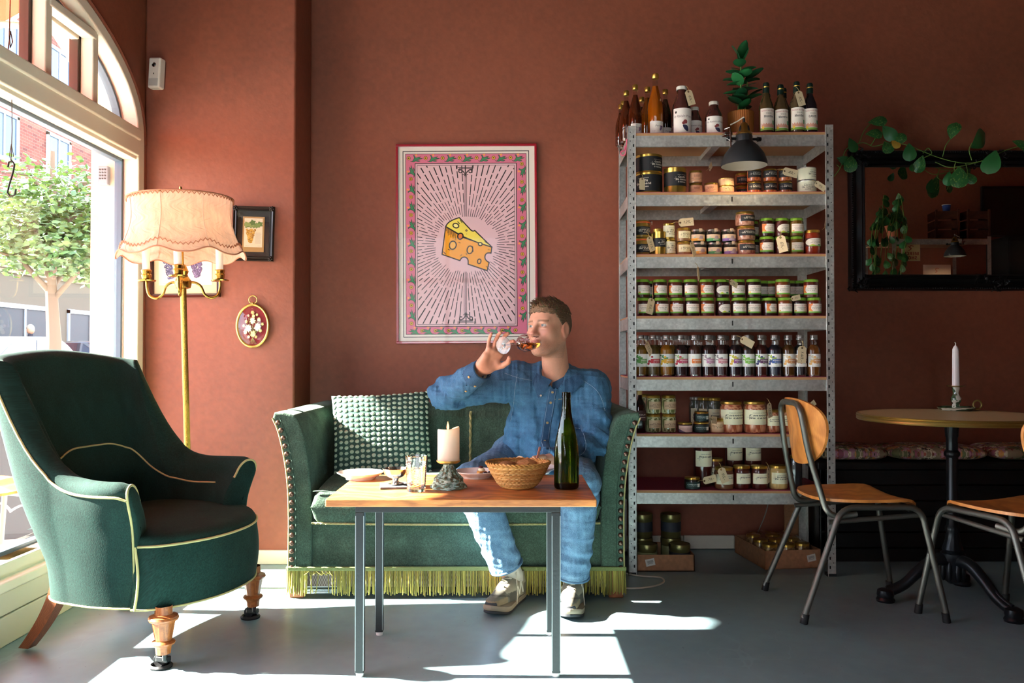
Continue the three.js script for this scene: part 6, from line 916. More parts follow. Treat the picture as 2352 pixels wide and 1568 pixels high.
// ---- tier 6
{
  const y = LEVELS[5], garlic = chunk('96,96,50', '200,196,150', 311), cass = chunk('150,70,40', '214,150,110', 315);
  for (const [u, n] of [[1505, 'nearer the sofa'], [1540, 'nearer the gap']]) for (const k of [0, 1]) jar({ x: HX(u), y: y + k * 0.0845, z: -0.075, r: 0.0335, h: 0.084, fill: garlic, lid: 'gold', lab: 'ail', l0: 0.24, l1: 0.66, turn: 0.3, label: `jar of pickled garlic with tan label, ${k ? 'upper' : 'lower'} one ${n}` });
  for (const k of [0, 1]) jar({ x: HX(1487), y: y + k * 0.0845, z: -0.16, r: 0.0335, h: 0.084, fill: garlic, lid: 'gold', lab: 'ail', label: `jar of pickled garlic behind the front four, ${k ? 'upper' : 'lower'} one` });
  { const g = thing('dark_bottle', 'dark bottle with brown label behind the shelf post', 'bottle', shelfAt(HX(1472), y, -0.06), SH.turn, SHG); mesh('glass_body', lathe([0, 0, 0.028, 0, 0.03, 0.004, 0.03, 0.11, 0.026, 0.13, 0.013, 0.155, 0.011, 0.185, 0, 0.185], 24), phys({ color: 0x0c0a0a, roughness: 0.1, clearcoat: 1 }), g); mesh('label', wrap(0.03, 0.045, 0.055, 2.4), label('chocolat'), g); mesh('cap', lathe([0, 0.19, 0.012, 0.19, 0.0125, 0.17, 0, 0.17], 16), M.twine, g); }
  jar({ x: HX(1576), y, z: -0.06, r: 0.0345, h: 0.047, fill: 0x3a1c18, lid: 'gold', lab: 'confiture', l0: 0.08, l1: 0.7, label: 'flat gold lidded jar with pink label beside the garlic' });
  jar({ x: HX(1613), y, z: -0.06, r: 0.036, h: 0.049, fill: 0x14100e, lid: 'gold', lab: 'olive', l0: 0.1, l1: 0.72, label: 'flat jar of black olive paste, lower of the pair' }); jar({ x: HX(1614), y: y + 0.0495, z: -0.062, r: 0.0335, h: 0.046, fill: 0x14100e, lid: 'gold', lab: 'olive', l0: 0.1, l1: 0.72, label: 'flat jar of black olive paste, upper of the pair' });
  jar({ x: HX(1649), y, z: -0.055, r: 0.031, h: 0.066, fill: 0xc89468, lid: 'gold', lab: 'oeufs', l0: 0.08, l1: 0.74, label: 'small jar with peach label in front of the cassoulet' });
  for (const [u, n] of [[1683, 'nearer the sofa'], [1737, 'nearer the chair']]) jar({ x: HX(u), y, z: -0.07, r: 0.0505, h: 0.142, fill: cass, lid: 'gold', lab: 'cassoulet', l0: 0.27, l1: 0.74, ang: 2.9, turn: 0.15, label: `large jar of cassoulet with cream label, the one ${n}` });
  for (const [u, zz, l] of [[1620, -0.24, 'pale'], [1635, -0.2, 'gold lidded'], [1655, -0.17, 'cream labelled']]) jar({ x: HX(u), y, z: zz, r: 0.032, h: 0.152, fill: 0x4a4a3a, lid: l === 'pale' ? 'silver' : 'gold', lab: 'cassoulet', l0: 0.1, l1: 0.66, label: `tall ${l} jar standing at the back behind the cassoulet` });
  jar({ x: HX(1778), y, z: -0.07, r: 0.031, h: 0.105, fill: cass, lid: 'gold', lab: 'cassoulet', l0: 0.3, l1: 0.74, label: 'smaller cassoulet jar beside the tag' }); jar({ x: HX(1806), y, z: -0.08, r: 0.031, h: 0.105, fill: cass, lid: 'gold', lab: 'cassoulet', l0: 0.3, l1: 0.74, label: 'smaller cassoulet jar half behind the wooden chair back' });
  jar({ x: HX(1878), y, z: -0.1, r: 0.03, h: 0.083, fill: 0x3a1a10, lab: 'figue', label: 'green lidded jar alone behind the chair back' });
}
// ---- tier 7
{
  const y = LEVELS[6], pip = 0x4a140c;
  jar({ x: HX(1624), y, z: -0.13, r: 0.042, h: 0.205, fill: pip, lid: 'gold', lab: 'piperade', l0: 0.45, l1: 0.8, label: 'piperade jar with cream label standing tall at the back of the lowest tier' });
  jar({ x: HX(1591), y, z: -0.045, r: 0.036, h: 0.054, fill: 0x14100e, lid: 'gold', lab: 'olive', l0: 0.08, l1: 0.62, label: 'flat jar of olive paste alone on the lowest tier' });
  jar({ x: HX(1664), y, z: -0.055, r: 0.043, h: 0.098, fill: 0x7a4a30, lid: 'gold', lab: 'piperade', l0: 0.24, l1: 0.7, label: 'gold lidded jar behind the price tag 95' });
  jar({ x: HX(1705), y, z: -0.06, r: 0.0395, h: 0.105, fill: pip, lid: 'gold', lab: 'piperade', l0: 0.24, l1: 0.68, turn: 0.25, label: 'red piperade jar with cream label, nearer the price tag' }); jar({ x: HX(1745), y, z: -0.06, r: 0.0395, h: 0.105, fill: pip, lid: 'gold', lab: 'piperade', l0: 0.24, l1: 0.68, turn: 0.1, label: 'red piperade jar with cream label, beside the duck fat' });
  jar({ x: HX(1789), y, z: -0.06, r: 0.0405, h: 0.107, fill: 0xc8a868, lid: 'gold', lab: 'graisse', l0: 0.24, l1: 0.7, label: 'jar of pale duck fat with cream label' });
  jar({ x: HX(1655), y, z: -0.16, r: 0.04, h: 0.125, fill: 0x5a3020, lid: 'gold', lab: 'piperade', label: 'gold lidded jar behind the price tag jar' });
  for (const [u, zz, n] of [[1700, -0.16, 'first'], [1742, -0.15, 'second'], [1712, -0.26, 'third']]) jar({ x: HX(u), y, z: zz, r: 0.04, h: 0.195, fill: pip, lid: 'gold', lab: 'piperade', l0: 0.6, l1: 0.9, label: `tall piperade jar, ${n} of those behind the front row of the lowest tier` });
  jar({ x: HX(1830), y, z: -0.07, r: 0.028, h: 0.15, fill: 0x1c1a1e, lid: 'gold', label: 'dark bagged jar behind the chair tube' });
}
// ---- top of the shelf: bottles, plant
{
  const y = LEVELS[0];
  const cider = (u, z, h, amb, lab, n) => { const k = h / 0.31, r = 0.0375 * Math.min(1, k * 1.05), g = thing('cider_bottle', n, 'bottle', shelfAt(HX(u), y, z), SH.turn + 0.6, 'amber bottles on top of the shelf'); mesh('glass_body', lathe([0, 0.003, r * 0.9, 0, r, 0.005, r, h * 0.42, r * 0.96, h * 0.5, r * 0.72, h * 0.62, r * 0.45, h * 0.74, r * 0.36, h * 0.80, 0, h * 0.8], 28), phys({ color: amb, roughness: 0.08, clearcoat: 1, transmission: 0.25, thickness: 0 }), g); mesh('neck', lathe([r * 0.36, h * 0.8, r * 0.36, h * 0.93], 18), clearNeck, g); mesh('cap', lathe([0, h, r * 0.38, h, r * 0.43, h - 0.002, r * 0.43, h - 0.02, r * 0.4, h - 0.022, 0, h - 0.022], 20), lidMat.gold, g); if (lab) mesh('label', wrap(r, h * 0.19, h * 0.03, 1.9), label('cidre'), g).rotation.y = -0.5; };
  cider(1464, -0.06, 0.235, 0x4a1c08, 1, 'dark amber bottle with pale label at the front corner of the shelf top'); cider(1511, -0.07, 0.288, 0xa8550c, 1, 'tallest bright amber bottle on top of the shelf'); cider(1539, -0.13, 0.235, 0x3a1c08, 1, 'dark amber bottle just behind the tallest one'); cider(1449, -0.16, 0.24, 0x4a1c08, 0, 'dark amber bottle in the second rank near the corner'); cider(1440, -0.24, 0.2, 0x4a1c08, 0, 'short amber bottle at the wall side corner'); cider(1500, -0.17, 0.26, 0x6a3408, 0, 'amber bottle in the second rank behind the tallest'); cider(1491, -0.24, 0.235, 0x4a240a, 1, 'amber bottle in the third rank behind the tallest'); cider(1482, -0.30, 0.215, 0x4a240a, 0, 'amber bottle deepest behind the tallest'); cider(1450, -0.30, 0.235, 0x4a1c08, 0, 'amber bottle deepest near the corner'); cider(1527, -0.22, 0.25, 0x4a240a, 0, 'amber bottle deep beside the juice bottles');
  const juice = (u, z, h, r, n) => { const g = thing('juice_bottle', n, 'bottle', shelfAt(HX(u), y, z), SH.turn + 0.1, 'grape juice bottles on top of the shelf'); mesh('glass_body', lathe([0, 0.003, r * 0.92, 0, r, 0.005, r, h * 0.52, r * 0.94, h * 0.6, r * 0.66, h * 0.76, r * 0.52, h * 0.85, r * 0.5, h * 0.92, 0, h * 0.92], 28), phys({ color: 0x4a2420, roughness: 0.1, clearcoat: 1 }), g); mesh('cap', lathe([0, h, r * 0.5, h, r * 0.56, h - 0.003, r * 0.56, h - 0.016, 0, h - 0.016], 22), lidMat.white, g); mesh('label', wrap(r, h * 0.5, h * 0.02, 2.5), label('raisin'), g); };
  juice(1571, -0.06, 0.225, 0.043, 'large grape juice bottle with white label and price tag 65'); juice(1605, -0.1, 0.142, 0.033, 'small grape juice bottle in the shade of the large one'); juice(1645, -0.06, 0.155, 0.039, 'small grape juice bottle standing alone beside the plant');
  const sirop = (u, z, h, col, lab, n) => { const r = 0.0325, g = thing('syrup_bottle', n, 'bottle', shelfAt(HX(u), y, z), SH.turn + 0.1, 'syrup bottles on top of the shelf'); mesh('glass_body', lathe([0, 0.003, r * 0.9, 0, r, 0.005, r, h * 0.5, r * 0.95, h * 0.57, r * 0.6, h * 0.7, r * 0.4, h * 0.78, r * 0.4, h * 0.84, 0, h * 0.84], 26), phys({ color: col, roughness: 0.08, clearcoat: 1 }), g); mesh('cap', lathe([0, h, r * 0.36, h, r * 0.44, h - 0.006, r * 0.44, h - 0.018, r * 0.4, h - 0.02, r * 0.44, h - 0.022, r * 0.46, h * 0.8, 0, h * 0.8], 20), lidMat.dark, g); mesh('cap_ring', lathe([r * 0.45, h - 0.018, r * 0.455, h - 0.022, r * 0.42, h - 0.024], 18), lidMat.gold, g); if (lab) mesh('label', wrap(r, h * 0.42, h * 0.06, 2.4), label(lab), g); };
  sirop(1764, -0.05, 0.236, 0x4a3a20, 'menthe', 'mint syrup bottle nearest the potted plant'); sirop(1798, -0.055, 0.228, 0x4a3820, 'menthe', 'mint syrup bottle second from the potted plant'); sirop(1833, -0.045, 0.238, 0x50422c, 'menthe', 'mint syrup bottle with price tag 85'); sirop(1864, -0.05, 0.232, 0x100c14, 'cassis', 'dark blackcurrant syrup bottle at the shelf end');
  [[1776, -0.14], [1790, -0.21], [1816, -0.13], [1848, -0.14]].forEach(([u, z], i) => sirop(u, z, 0.236, 0x3a3020, null, `dark capped syrup bottle in the second rank, ${ord[i]} from the plant`));
  // potted plant
  const P = thing('potted_plant', 'green leafy plant in a ribbed ochre pot on top of the shelf', 'plant', shelfAt(HX(1716), y, -0.13), 0.4);
  mesh('pot', grid((s, t) => { const a = s * 6.28318, rb = 1 + 0.018 * Math.cos(a * 44); const pr = [[0, 0], [0.05, 0], [0.056, 0.006], [0.059, 0.12], [0.06, 0.124], [0.053, 0.124], [0.051, 0.105], [0, 0.105]]; const f = t * 7, i = Math.min(6, Math.floor(f)), q = f - i, r = lerp(pr[i][0], pr[i + 1][0], q); return V(Math.cos(a) * r * (i >= 1 && i <= 3 ? rb : 1), lerp(pr[i][1], pr[i + 1][1], q), -Math.sin(a) * r * (i >= 1 && i <= 3 ? rb : 1)); }, 176, 7), std({ color: 0xb06a2c, roughness: 0.6 }), P);
  mesh('soil', lathe([0, 0.108, 0.0515, 0.106], 20), std({ color: 0x2a1c12, roughness: 1 }), P);
  const leafS = (L, W) => grid((s, t) => V((t - 0.5) * 2 * W * Math.pow(Math.sin(Math.PI * Math.min(0.999, s * 0.93 + 0.05)), 0.65), 0.18 * W * Math.abs(t - 0.5) * 2 - 0.15 * L * s * s, s * L), 8, 4);
  mesh('stem', [sweep([V(0, 0.1, 0), V(0.006, 0.2, 0), V(-0.004, 0.28, 0.004), V(0.004, 0.375, 0)], 0.004, 6), sweep([V(0.015, 0.1, 0), V(0.03, 0.2, 0.01), V(0.035, 0.285, 0.005)], 0.003, 6), sweep([V(-0.02, 0.1, 0.01), V(-0.03, 0.15, 0.02)], 0.003, 6)], std({ color: 0x5a8a3c, roughness: 0.6 }), P);
  const k = seed; seed = 21; const lg = leafS(0.085, 0.024), lm = [phys({ color: 0x24663a, roughness: 0.35, transmission: 0.15, thickness: 0 }), phys({ color: 0x2f7a44, roughness: 0.35, transmission: 0.15, thickness: 0 }), phys({ color: 0x1c4f30, roughness: 0.35, transmission: 0.15, thickness: 0 })];
  for (let i = 0; i < 30; i++) { const h = i < 22 ? lerp(0.14, 0.37, i / 21) : lerp(0.16, 0.28, (i - 22) / 7), x = i < 22 ? 0 : 0.032, m = mesh('leaf', lg, lm[i % 3], P); m.position.set(x, h, 0); m.rotation.set(i > 18 && i < 22 ? -1.25 : rr(-0.75, 0.05), i * 2.4, 0, 'YXZ'); m.scale.setScalar(rr(0.8, 1.2)); m.scale.x *= 1.25; }
  seed = k;
}
// ---- price tags
const tagTex = canvas(1024, 512, (x) => { // 4 x 2 tags
  x.fillStyle = '#dcc49c'; x.fillRect(0, 0, 1024, 512); ['65,-', '85,-', '40,-', '95,-', '125,-', '65,-', '55,-', '140,-', '70,-', '115,-', '85,-', ''].forEach((s, i) => { x.save(); x.translate((i % 4) * 256 + 150, Math.floor(i / 4) * 170 + 108); x.fillStyle = '#1c1814'; x.font = 'italic 74px sans-serif'; x.textAlign = 'center'; x.fillText(s, 0, 0); x.restore(); });
});
const tagG = (() => { const s = shape([[-0.034, -0.009], [-0.026, -0.018], [0.034, -0.018], [0.034, 0.018], [-0.026, 0.018], [-0.034, 0.009]]), h = new THREE.Path(); h.absarc(-0.027, 0, 0.0025, 0, 6.3, true); s.holes.push(h); const g = new THREE.ExtrudeGeometry(s, { depth: 0.0008, bevelEnabled: false, curveSegments: 8 }).translate(0, 0, -0.0004); const p = g.attributes.position, uv = g.attributes.uv; for (let i = 0; i < p.count; i++) uv.setXY(i, (p.getX(i) + 0.034) / 0.068, (p.getY(i) + 0.018) / 0.036); return g; })();
const tagMats = []; for (let i = 0; i < 12; i++) { const t = tagTex.clone(); t.repeat.set(1 / 4, 170 / 512); t.offset.set((i % 4) / 4, 1 - (Math.floor(i / 4) + 1) * 170 / 512); t.needsUpdate = true; tagMats.push(std({ map: t, roughness: 0.85 })); }
function priceTag(u, v, Z, n, rz, ry, text, sc = 1, rx = 0, string = 0.02) {
  const g = thing('price_tag', `buff card price tag ${text}`, 'price tag', at(u, v, Z), 0, 'price tags'); g.rotation.set(rx, ry, rz); g.scale.setScalar(sc);
  mesh('card', tagG, tagMats[n], g); mesh('eyelet', new THREE.TorusGeometry(0.0034, 0.0011, 6, 14).translate(-0.027, 0, 0.0006), std({ color: 0x6a4428, roughness: 0.5 }), g);
  mesh('twine', sweep([V(-0.027, 0, -0.002), V(-0.034, 0.003, 0.001), V(-0.036 - string * 0.5, 0.006, -0.004), V(-0.036 - string, 0.004, -0.012)], 0.0011, 5), M.twine, g);
}
const ZF = SH.Z - 0.012;
priceTag(1585, 224, ZF, 0, R(-72), 0.25, '65 hanging on the large grape juice bottle'); priceTag(1838, 226, ZF, 1, R(-72), 0.2, '85 hanging on the mint syrup bottle'); priceTag(1815, 396, ZF, 2, R(-12), 0.1, '40 above the terrine jars'); priceTag(1884, 427, ZF - 0.01, 3, R(-32), 0.1, '95 on the gizzard tin', 0.8);
priceTag(1576, 510, ZF, 4, R(6), 0.05, '125 above the mousse jar'); priceTag(1796, 560, ZF - 0.005, 5, R(-78), -0.5, '65 hanging before the tomato chutney', 1.1); priceTag(1495, 560, ZF, 9, R(-68), 0.6, 'turned sideways on the clip jars', 1.0); priceTag(1592, 571, ZF - 0.01, 10, R(-58), 0.9, 'hanging over the shelf edge below the mousse');
priceTag(1494, 703, ZF - 0.005, 6, R(-104), 0.5, '55 hanging on the first jam jars', 1.05); priceTag(1828, 684, ZF, 6, R(14), 0.2, '55 beside the fig jam', 0.65); priceTag(1685, 651, ZF, 5, R(-24), 0.5, '65 on the upper jam jars', 0.7); priceTag(1604, 628, ZF, 11, R(-66), 1.1, 'blank side on the upper jam row', 0.9);
priceTag(1842, 814, ZF - 0.01, 7, R(-92), 0.1, '140 on the last dark bottle', 1.1); priceTag(1716, 785, ZF, 11, R(-28), 0.1, 'blank on the vinegar bottles', 0.95); priceTag(1490, 800, ZF, 9, R(-48), 0.9, 'slanted on the first oil bottles'); priceTag(1896, 515, ZF, 11, R(42), 1.1, 'seen edge on at the shelf post', 0.8);
priceTag(1768, 942, ZF, 9, R(-80), 0.7, '115 on the cassoulet jar', 0.95); priceTag(1864, 930, ZF, 8, R(36), 0.3, 'sticking up behind the chair back', 0.7); priceTag(1661, 1091, ZF, 3, R(-70), 0.1, '95 on the front jar of the lowest tier'); priceTag(1630, 1101, ZF, 8, R(13), 0.1, '70 beside the olive paste', 0.9); priceTag(1765, 1091, ZF, 10, R(-88), 0.9, 'between the piperade and the duck fat', 1.0); priceTag(1475, 422, ZF, 11, R(-90), 0.4, 'pale blank on the duck confit tin', 0.8); priceTag(1632, 383, ZF - 0.02, 11, R(38), 1.0, 'curling above the pate jar', 0.7); priceTag(1640, 964, ZF, 9, R(-8), 0.9, 'upside down on the olive paste', 0.9);
// ---- clamp lamp on the top beam
function clampLamp(name, lab, p, turn, k = 1) {
  const g = thing(name, lab, 'lamp', p, turn), blk = std({ color: 0x24272a, roughness: 0.5 });
  mesh('shade', lathe([0.016, 0.06, 0.034, 0.058, 0.036, 0.052, 0.036, 0.03, 0.04, 0.026, 0.06, 0.008, 0.085, -0.026, 0.096, -0.058, 0.0985, -0.076, 0.097, -0.0765, 0.0945, -0.058, 0.083, -0.027, 0.058, 0.004, 0.03, 0.022, 0.016, 0.026], 40), blk, g);
  mesh('brass_cap', lathe([0.034, 0.06, 0.036, 0.062, 0.034, 0.067, 0.026, 0.075, 0.02, 0.1, 0.012, 0.112, 0, 0.114], 28), std({ color: 0xb98a48, metalness: 0.95, roughness: 0.35 }), g);
  for (let i = 0; i < 4; i++) { const a = i * 1.571 + 0.5; mesh('vent_slot', new THREE.SphereGeometry(1, 10, 8).scale(0.006, 0.015, 0.002).rotateX(-0.2).translate(0, 0.083, 0.0255).rotateY(a), M.black, g); }
  for (const s of [-1, 1]) mesh('knob', [new THREE.CylinderGeometry(0.006, 0.006, 0.03, 12).rotateZ(1.571).translate(s * 0.05, 0.042, 0), new THREE.CylinderGeometry(0.011, 0.009, 0.016, 14).rotateZ(1.571).translate(s * 0.068, 0.042, 0)], M.black, g);
  mesh('clamp', [bx(-0.09, -0.055, 0.055, 0.068, -0.03, 0.012, 0.003), bx(-0.068, -0.060, 0.0, 0.07, 0.006, 0.014, 0.002), sweep([V(-0.064, 0.07, 0.01), V(-0.064, 0.09, 0.005), V(-0.08, 0.088, -0.02)], 0.003, 6), sweep([V(-0.075, 0.042, 0), V(-0.064, 0.03, 0.012)], 0.004, 8)], M.chrome, g);
  mesh('cable_gland', cyl(0.006, 0.005, 0.02, 0.112, 12), M.black, g);
  mesh('cable', tube([V(0, 0.13, 0), V(0.002, 0.138, -0.004), V(-0.02, 0.125, -0.02), V(-0.05, 0.11, -0.03)], 0.003, 20, 8), std({ color: 0xb8b0a0, roughness: 0.6 }), g);
  const warm = new THREE.Color(1, 0.75, 0.45);
  mesh('bulb', new THREE.SphereGeometry(0.024, 16, 12).translate(0, -0.012, 0), std({ color: 0xfff0d0, emissive: warm, emissiveIntensity: 3 }), g);
  const L = new THREE.PointLight(warm, 0.16 * k); L.name = 'clamp_lamp_bulb'; L.position.set(0, -0.012, 0); L.castShadow = true; g.add(L);
}
clampLamp('clamp_lamp', 'black clamp lamp with brass cap clipped to the top shelf beam', at(1709, 341, SH.Z - 0.115), 0.1);
// pink cord on the shelf side
solo('pink_ribbon', tube([shelfAt(-0.004, LEVELS[0] - 0.03, 0.004), shelfAt(-0.008, LEVELS[0] - 0.07, 0.004), shelfAt(-0.014, LEVELS[0] - 0.1, 0.004), shelfAt(-0.03, LEVELS[0] - 0.1, 0.003), shelfAt(-0.03, LEVELS[0] - 0.085, 0.003), shelfAt(-0.016, LEVELS[0] - 0.08, 0.004), shelfAt(-0.012, LEVELS[0] - 0.06, 0.004)], 0.003, 40, 6), std({ color: 0xd8607c, roughness: 0.7 }), 'pink cord looped on the corner post of the metal shelf', 'cord');
// ---- cartons of jars on the floor under the shelf
function carton(lab, p, turn, w, d, h, jars, sticker) {
  const g = thing('carton', lab, 'box', p, turn), t = 0.004;
  mesh('front_panel', bx(-w / 2, w / 2, 0, h, d / 2 - t, d / 2), M.card, g); mesh('rear_panel', bx(-w / 2, w / 2, 0, h, -d / 2, -d / 2 + t), M.card, g); mesh('side_panel', bx(-w / 2, -w / 2 + t, 0, h, -d / 2, d / 2), M.card, g); mesh('side_panel', bx(w / 2 - t, w / 2, 0, h, -d / 2, d / 2), M.card, g); mesh('bottom_panel', bx(-w / 2, w / 2, 0, t, -d / 2, d / 2), M.card, g);
  const st = mesh('sticker', new THREE.PlaneGeometry(0.042, 0.032).rotateZ(0.2).translate(sticker, h * 0.55, d / 2 + 0.0008), label('sticker'), g);
}
{
  const a = onFloor(1529, 1312), b = onFloor(1815, 1306);
  carton('small brown cardboard tray of tins at the sofa end of the floor under the shelf', [a.x, 0, a.z - 0.13], 0, 0.262, 0.26, 0.075, 0, -0.07);
  let n = 0; for (const [x, z] of [[-0.075, 0.07], [0.075, 0.07], [0.0, 0.075], [-0.075, -0.06], [0.06, -0.06]]) { if (x === 0) continue; for (let k = 0; k < (z < 0 ? 2 : 1); k++) { const g = thing('tin_can', `gold rimmed tin in the small cardboard tray, ${['front one nearer the sofa', 'front one nearer the middle', 'lower rear one nearer the sofa', 'upper rear one nearer the sofa', 'lower rear one nearer the middle', 'upper rear one nearer the middle'][n++]}`, 'tin', [a.x + x, 0.004 + k * 0.112, a.z - 0.13 + z], 0, 'tins in the cardboard tray'); mesh('can', lathe([0, 0, 0.046, 0, 0.047, 0.003, 0.046, 0.08, 0.049, 0.084, 0.049, 0.104, 0.047, 0.11, 0.044, 0.107, 0, 0.107], 26), std({ color: 0x8a8452, metalness: 0.8, roughness: 0.35 }), g); mesh('label', wrap(0.047, 0.045, 0.03, 5), std({ color: n % 2 ? 0x8a8a5a : 0x2c3038, roughness: 0.6 }), g); } }
  carton('larger brown cardboard tray of jars under the shelf beside the wooden chair', [b.x - 0.01, 0, b.z - 0.17], R(8), 0.27, 0.34, 0.085, 0, 0.09);
  const film = phys({ color: 0xffffff, roughness: 0.05, transmission: 1, thickness: 0, ior: 1.35 }); n = 0;
  for (const [x, z] of [[-0.08, 0.1], [0.08, 0.1], [0.0, 0.11], [-0.08, 0.0], [0.0, 0.0], [0.08, 0.0], [-0.07, -0.1], [0.03, -0.1]]) { const c = Math.cos(R(8)), s = Math.sin(R(8)), g = thing('jar', `gold lidded jar in the larger cardboard tray, ${['front corner near the sofa', 'front corner near the chair', 'front middle', 'second row near the sofa', 'second row middle', 'second row near the chair', 'rear row near the sofa', 'rear row near the chair'][n++]}`, 'jar', [b.x - 0.01 + x * c + z * s, 0.004, b.z - 0.17 - x * s + z * c], 0, 'jars in the cardboard tray'); mesh('glass_body', jarGeo(0.037, 0.1), chunk('120,90,50', '180,150,90', 321), g); mesh('lid', lidGeo(0.037, 0.1, 0.013), lidMat.gold, g); }
  solo('plastic_wrap', grid((s, t) => { const x = lerp(-0.13, 0.13, s), z = lerp(-0.16, 0.16, t); return V(b.x - 0.01 + x, 0.118 + 0.03 * noise3(x * 40, z * 40, 3) - 0.03 * Math.pow(Math.abs(x) / 0.13, 6) - 0.03 * Math.pow(Math.abs(z) / 0.16, 6), b.z - 0.17 + z); }, 24, 24), film, 'crinkled clear film over the larger cardboard tray', 'film');
}
// cables on the floor and along the wall
solo('floor_cable', tube([onFloor(1433, 1318).setY(0.005), onFloor(1470, 1325).setY(0.005), onFloor(1515, 1328).setY(0.005), onFloor(1525, 1338).setY(0.005), onFloor(1495, 1350).setY(0.005), onFloor(1440, 1353).setY(0.005), onFloor(1400, 1345).setY(0.005)], 0.004, 60, 8), std({ color: 0xbdb4a0, roughness: 0.6 }), 'pale cable looping on the floor beside the sofa', 'cable');
solo('lamp_cable', tube([onFloor(590, 1331).setY(0.004), onFloor(640, 1336).setY(0.004), onFloor(668, 1340).setY(0.004), onFloor(700, 1330).setY(0.004)], 0.0035, 30, 8), std({ color: 0xd8d2c0, roughness: 0.6 }), 'white lamp cable on the floor between armchair and sofa', 'cable');
solo('wall_cable', tube([at(1768, 1140, 4.2), at(1758, 1180, 4.2), at(1742, 1220, 4.2), at(1735, 1245, 4.2)], 0.003, 30, 8), std({ color: 0x9a9284, roughness: 0.6 }), 'grey cable running down the wall under the shelf', 'cable');
solo('cable_trunking', bx(at(1570, 1240, 4.19).x, at(1685, 1240, 4.19).x, 0.005, 0.072, -ZW + 0.015, -ZW + 0.032, 0.003), M.baseboard, 'cream cable trunking box on the baseboard under the shelf', 'trunking');
// ---------------------------------------------------------------- plywood chairs, bistro table, bench
M.ply = std({ map: rep(T.ply, 2.4), roughness: 0.42 }); M.plyDark = std({ map: rep(T.plyDark, 2.2), roughness: 0.45 });
// faces local +x, origin on the floor under the seat
function plyChair(lab, p, turn, seatMat, backMat, steel) {
  const c = thing('plywood_chair', lab, 'chair', p, turn, 'plywood chairs');
  for (const s of [-1, 1]) {
    const z = s * 0.178, f = s * 0.215;
    mesh('side_frame', bent([V(0.262, 0.02, f), V(0.188, 0.415, z), V(-0.11, 0.415, z), V(-0.268, 0.02, f)], 0.0115, 0.055, 12), steel, c);
    const fb = [V(0.262, 0, f), V(-0.268, 0, f)]; for (const q of fb) mesh('foot_cap', move(cyl(0.0145, 0.0135, 0.036, 0, 14), q.x, 0, q.z, 0, 0, q.x > 0 ? 0.17 : -0.36 + 0.14), M.rubber, c);
    mesh('stretcher', bent([V(-0.155, 0.36, s * 0.172), V(0.19, 0.385, s * 0.172)], 0.0095, 0.02, 10), steel, c);
  }
  mesh('back_frame', bent([V(-0.05, 0.388, 0.17), V(-0.155, 0.375, 0.165), V(-0.215, 0.62, 0.125), V(-0.238, 0.795, 0.105), V(-0.238, 0.795, -0.105), V(-0.215, 0.62, -0.125), V(-0.155, 0.375, -0.165), V(-0.05, 0.388, -0.17)], 0.0115, 0.06, 12), steel, c);
  mesh('cross_tube', sweep([V(0.15, 0.405, -0.175), V(0.15, 0.405, 0.175)], 0.009, 10), steel, c);
  const so = []; for (let i = 0; i < 64; i++) { const a = i / 64 * 6.28318, ca = Math.cos(a), sa = Math.sin(a), n = 3.4, r = 1 / Math.pow(Math.pow(Math.abs(ca), n) + Math.pow(Math.abs(sa), n), 1 / n); so.push([ca * r * 0.195, sa * r * (0.19 + 0.012 * ca)]); }
  const sheet = (out, th, f, map) => { // a moulded sheet: outline rings from centre to edge, both faces and the rim
    const N = out.length, rings = 10, P = []; const put = (k, side) => out.map(([a, b]) => f(a * k, b * k, side));
    const rows = []; for (let i = 0; i <= rings; i++) rows.push(put(Math.max(0.001, i / rings), th / 2)); for (let i = rings; i >= 0; i--) rows.push(put(Math.max(0.001, i / rings), -th / 2));
    return creased(grid((s, t) => rows[Math.round(s * (rows.length - 1))][Math.round(t * N) % N], rows.length - 1, N, map), 0.6);
  };
  const seatF = (a, b, t) => V(a + 0.015, 0.437 + t - 0.022 * Math.exp(-(((a + 0.02) / 0.13) ** 2) - ((b / 0.15) ** 2)) - 0.03 * sstep(a, 0.12, 0.2) + 0.006 * (b / 0.19) ** 2, b);
  mesh('seat', sheet(so, 0.011, seatF, (a, b, p) => [p.x, p.z]), seatMat, c);
  const bo = []; for (let i = 0; i < 64; i++) { const a = i / 64 * 6.28318, ca = Math.cos(a), sa = Math.sin(a), n = 2.5, r = 1 / Math.pow(Math.pow(Math.abs(ca), n) + Math.pow(Math.abs(sa), n), 1 / n); bo.push([ca * r * (0.185 + 0.03 * sa), sa * r * 0.128]); }
  const backF = (a, b, t) => V(-0.205 + t + 0.055 * (a / 0.19) ** 2 - 0.14 * b * 0.9 - 0.012, 0.685 + b, a);
  mesh('backrest', sheet(bo, 0.010, backF, (a, b, p) => [p.y, p.z]), backMat, c);
  for (const s of [-1, 1]) for (const y of [0.64, 0.73]) mesh('rivet', new THREE.SphereGeometry(0.006, 8, 6).scale(0.5, 1, 1).translate(-0.2 - 0.14 * 0.9 * (y - 0.685) + 0.012, y, s * 0.112), M.chrome, c);
  return c;
}
plyChair('plywood chair with bright orange backrest and steel tube legs in front of the shelf', [1.327, 0, -3.257], R(1.5), M.ply, M.ply, M.steel);
plyChair('plywood chair cut by the picture edge facing the bench', [1.83, 0, -2.98], R(108), M.ply, M.ply, M.steel);
plyChair('pale plywood chair outside on the pavement behind the window', [-2.36, -0.02, -3.62], R(-38), M.ply, M.ply, M.steel);
plyChair('second plywood chair outside beside the window', [-2.34, -0.02, -2.56], R(-80), M.ply, M.ply, M.steel);
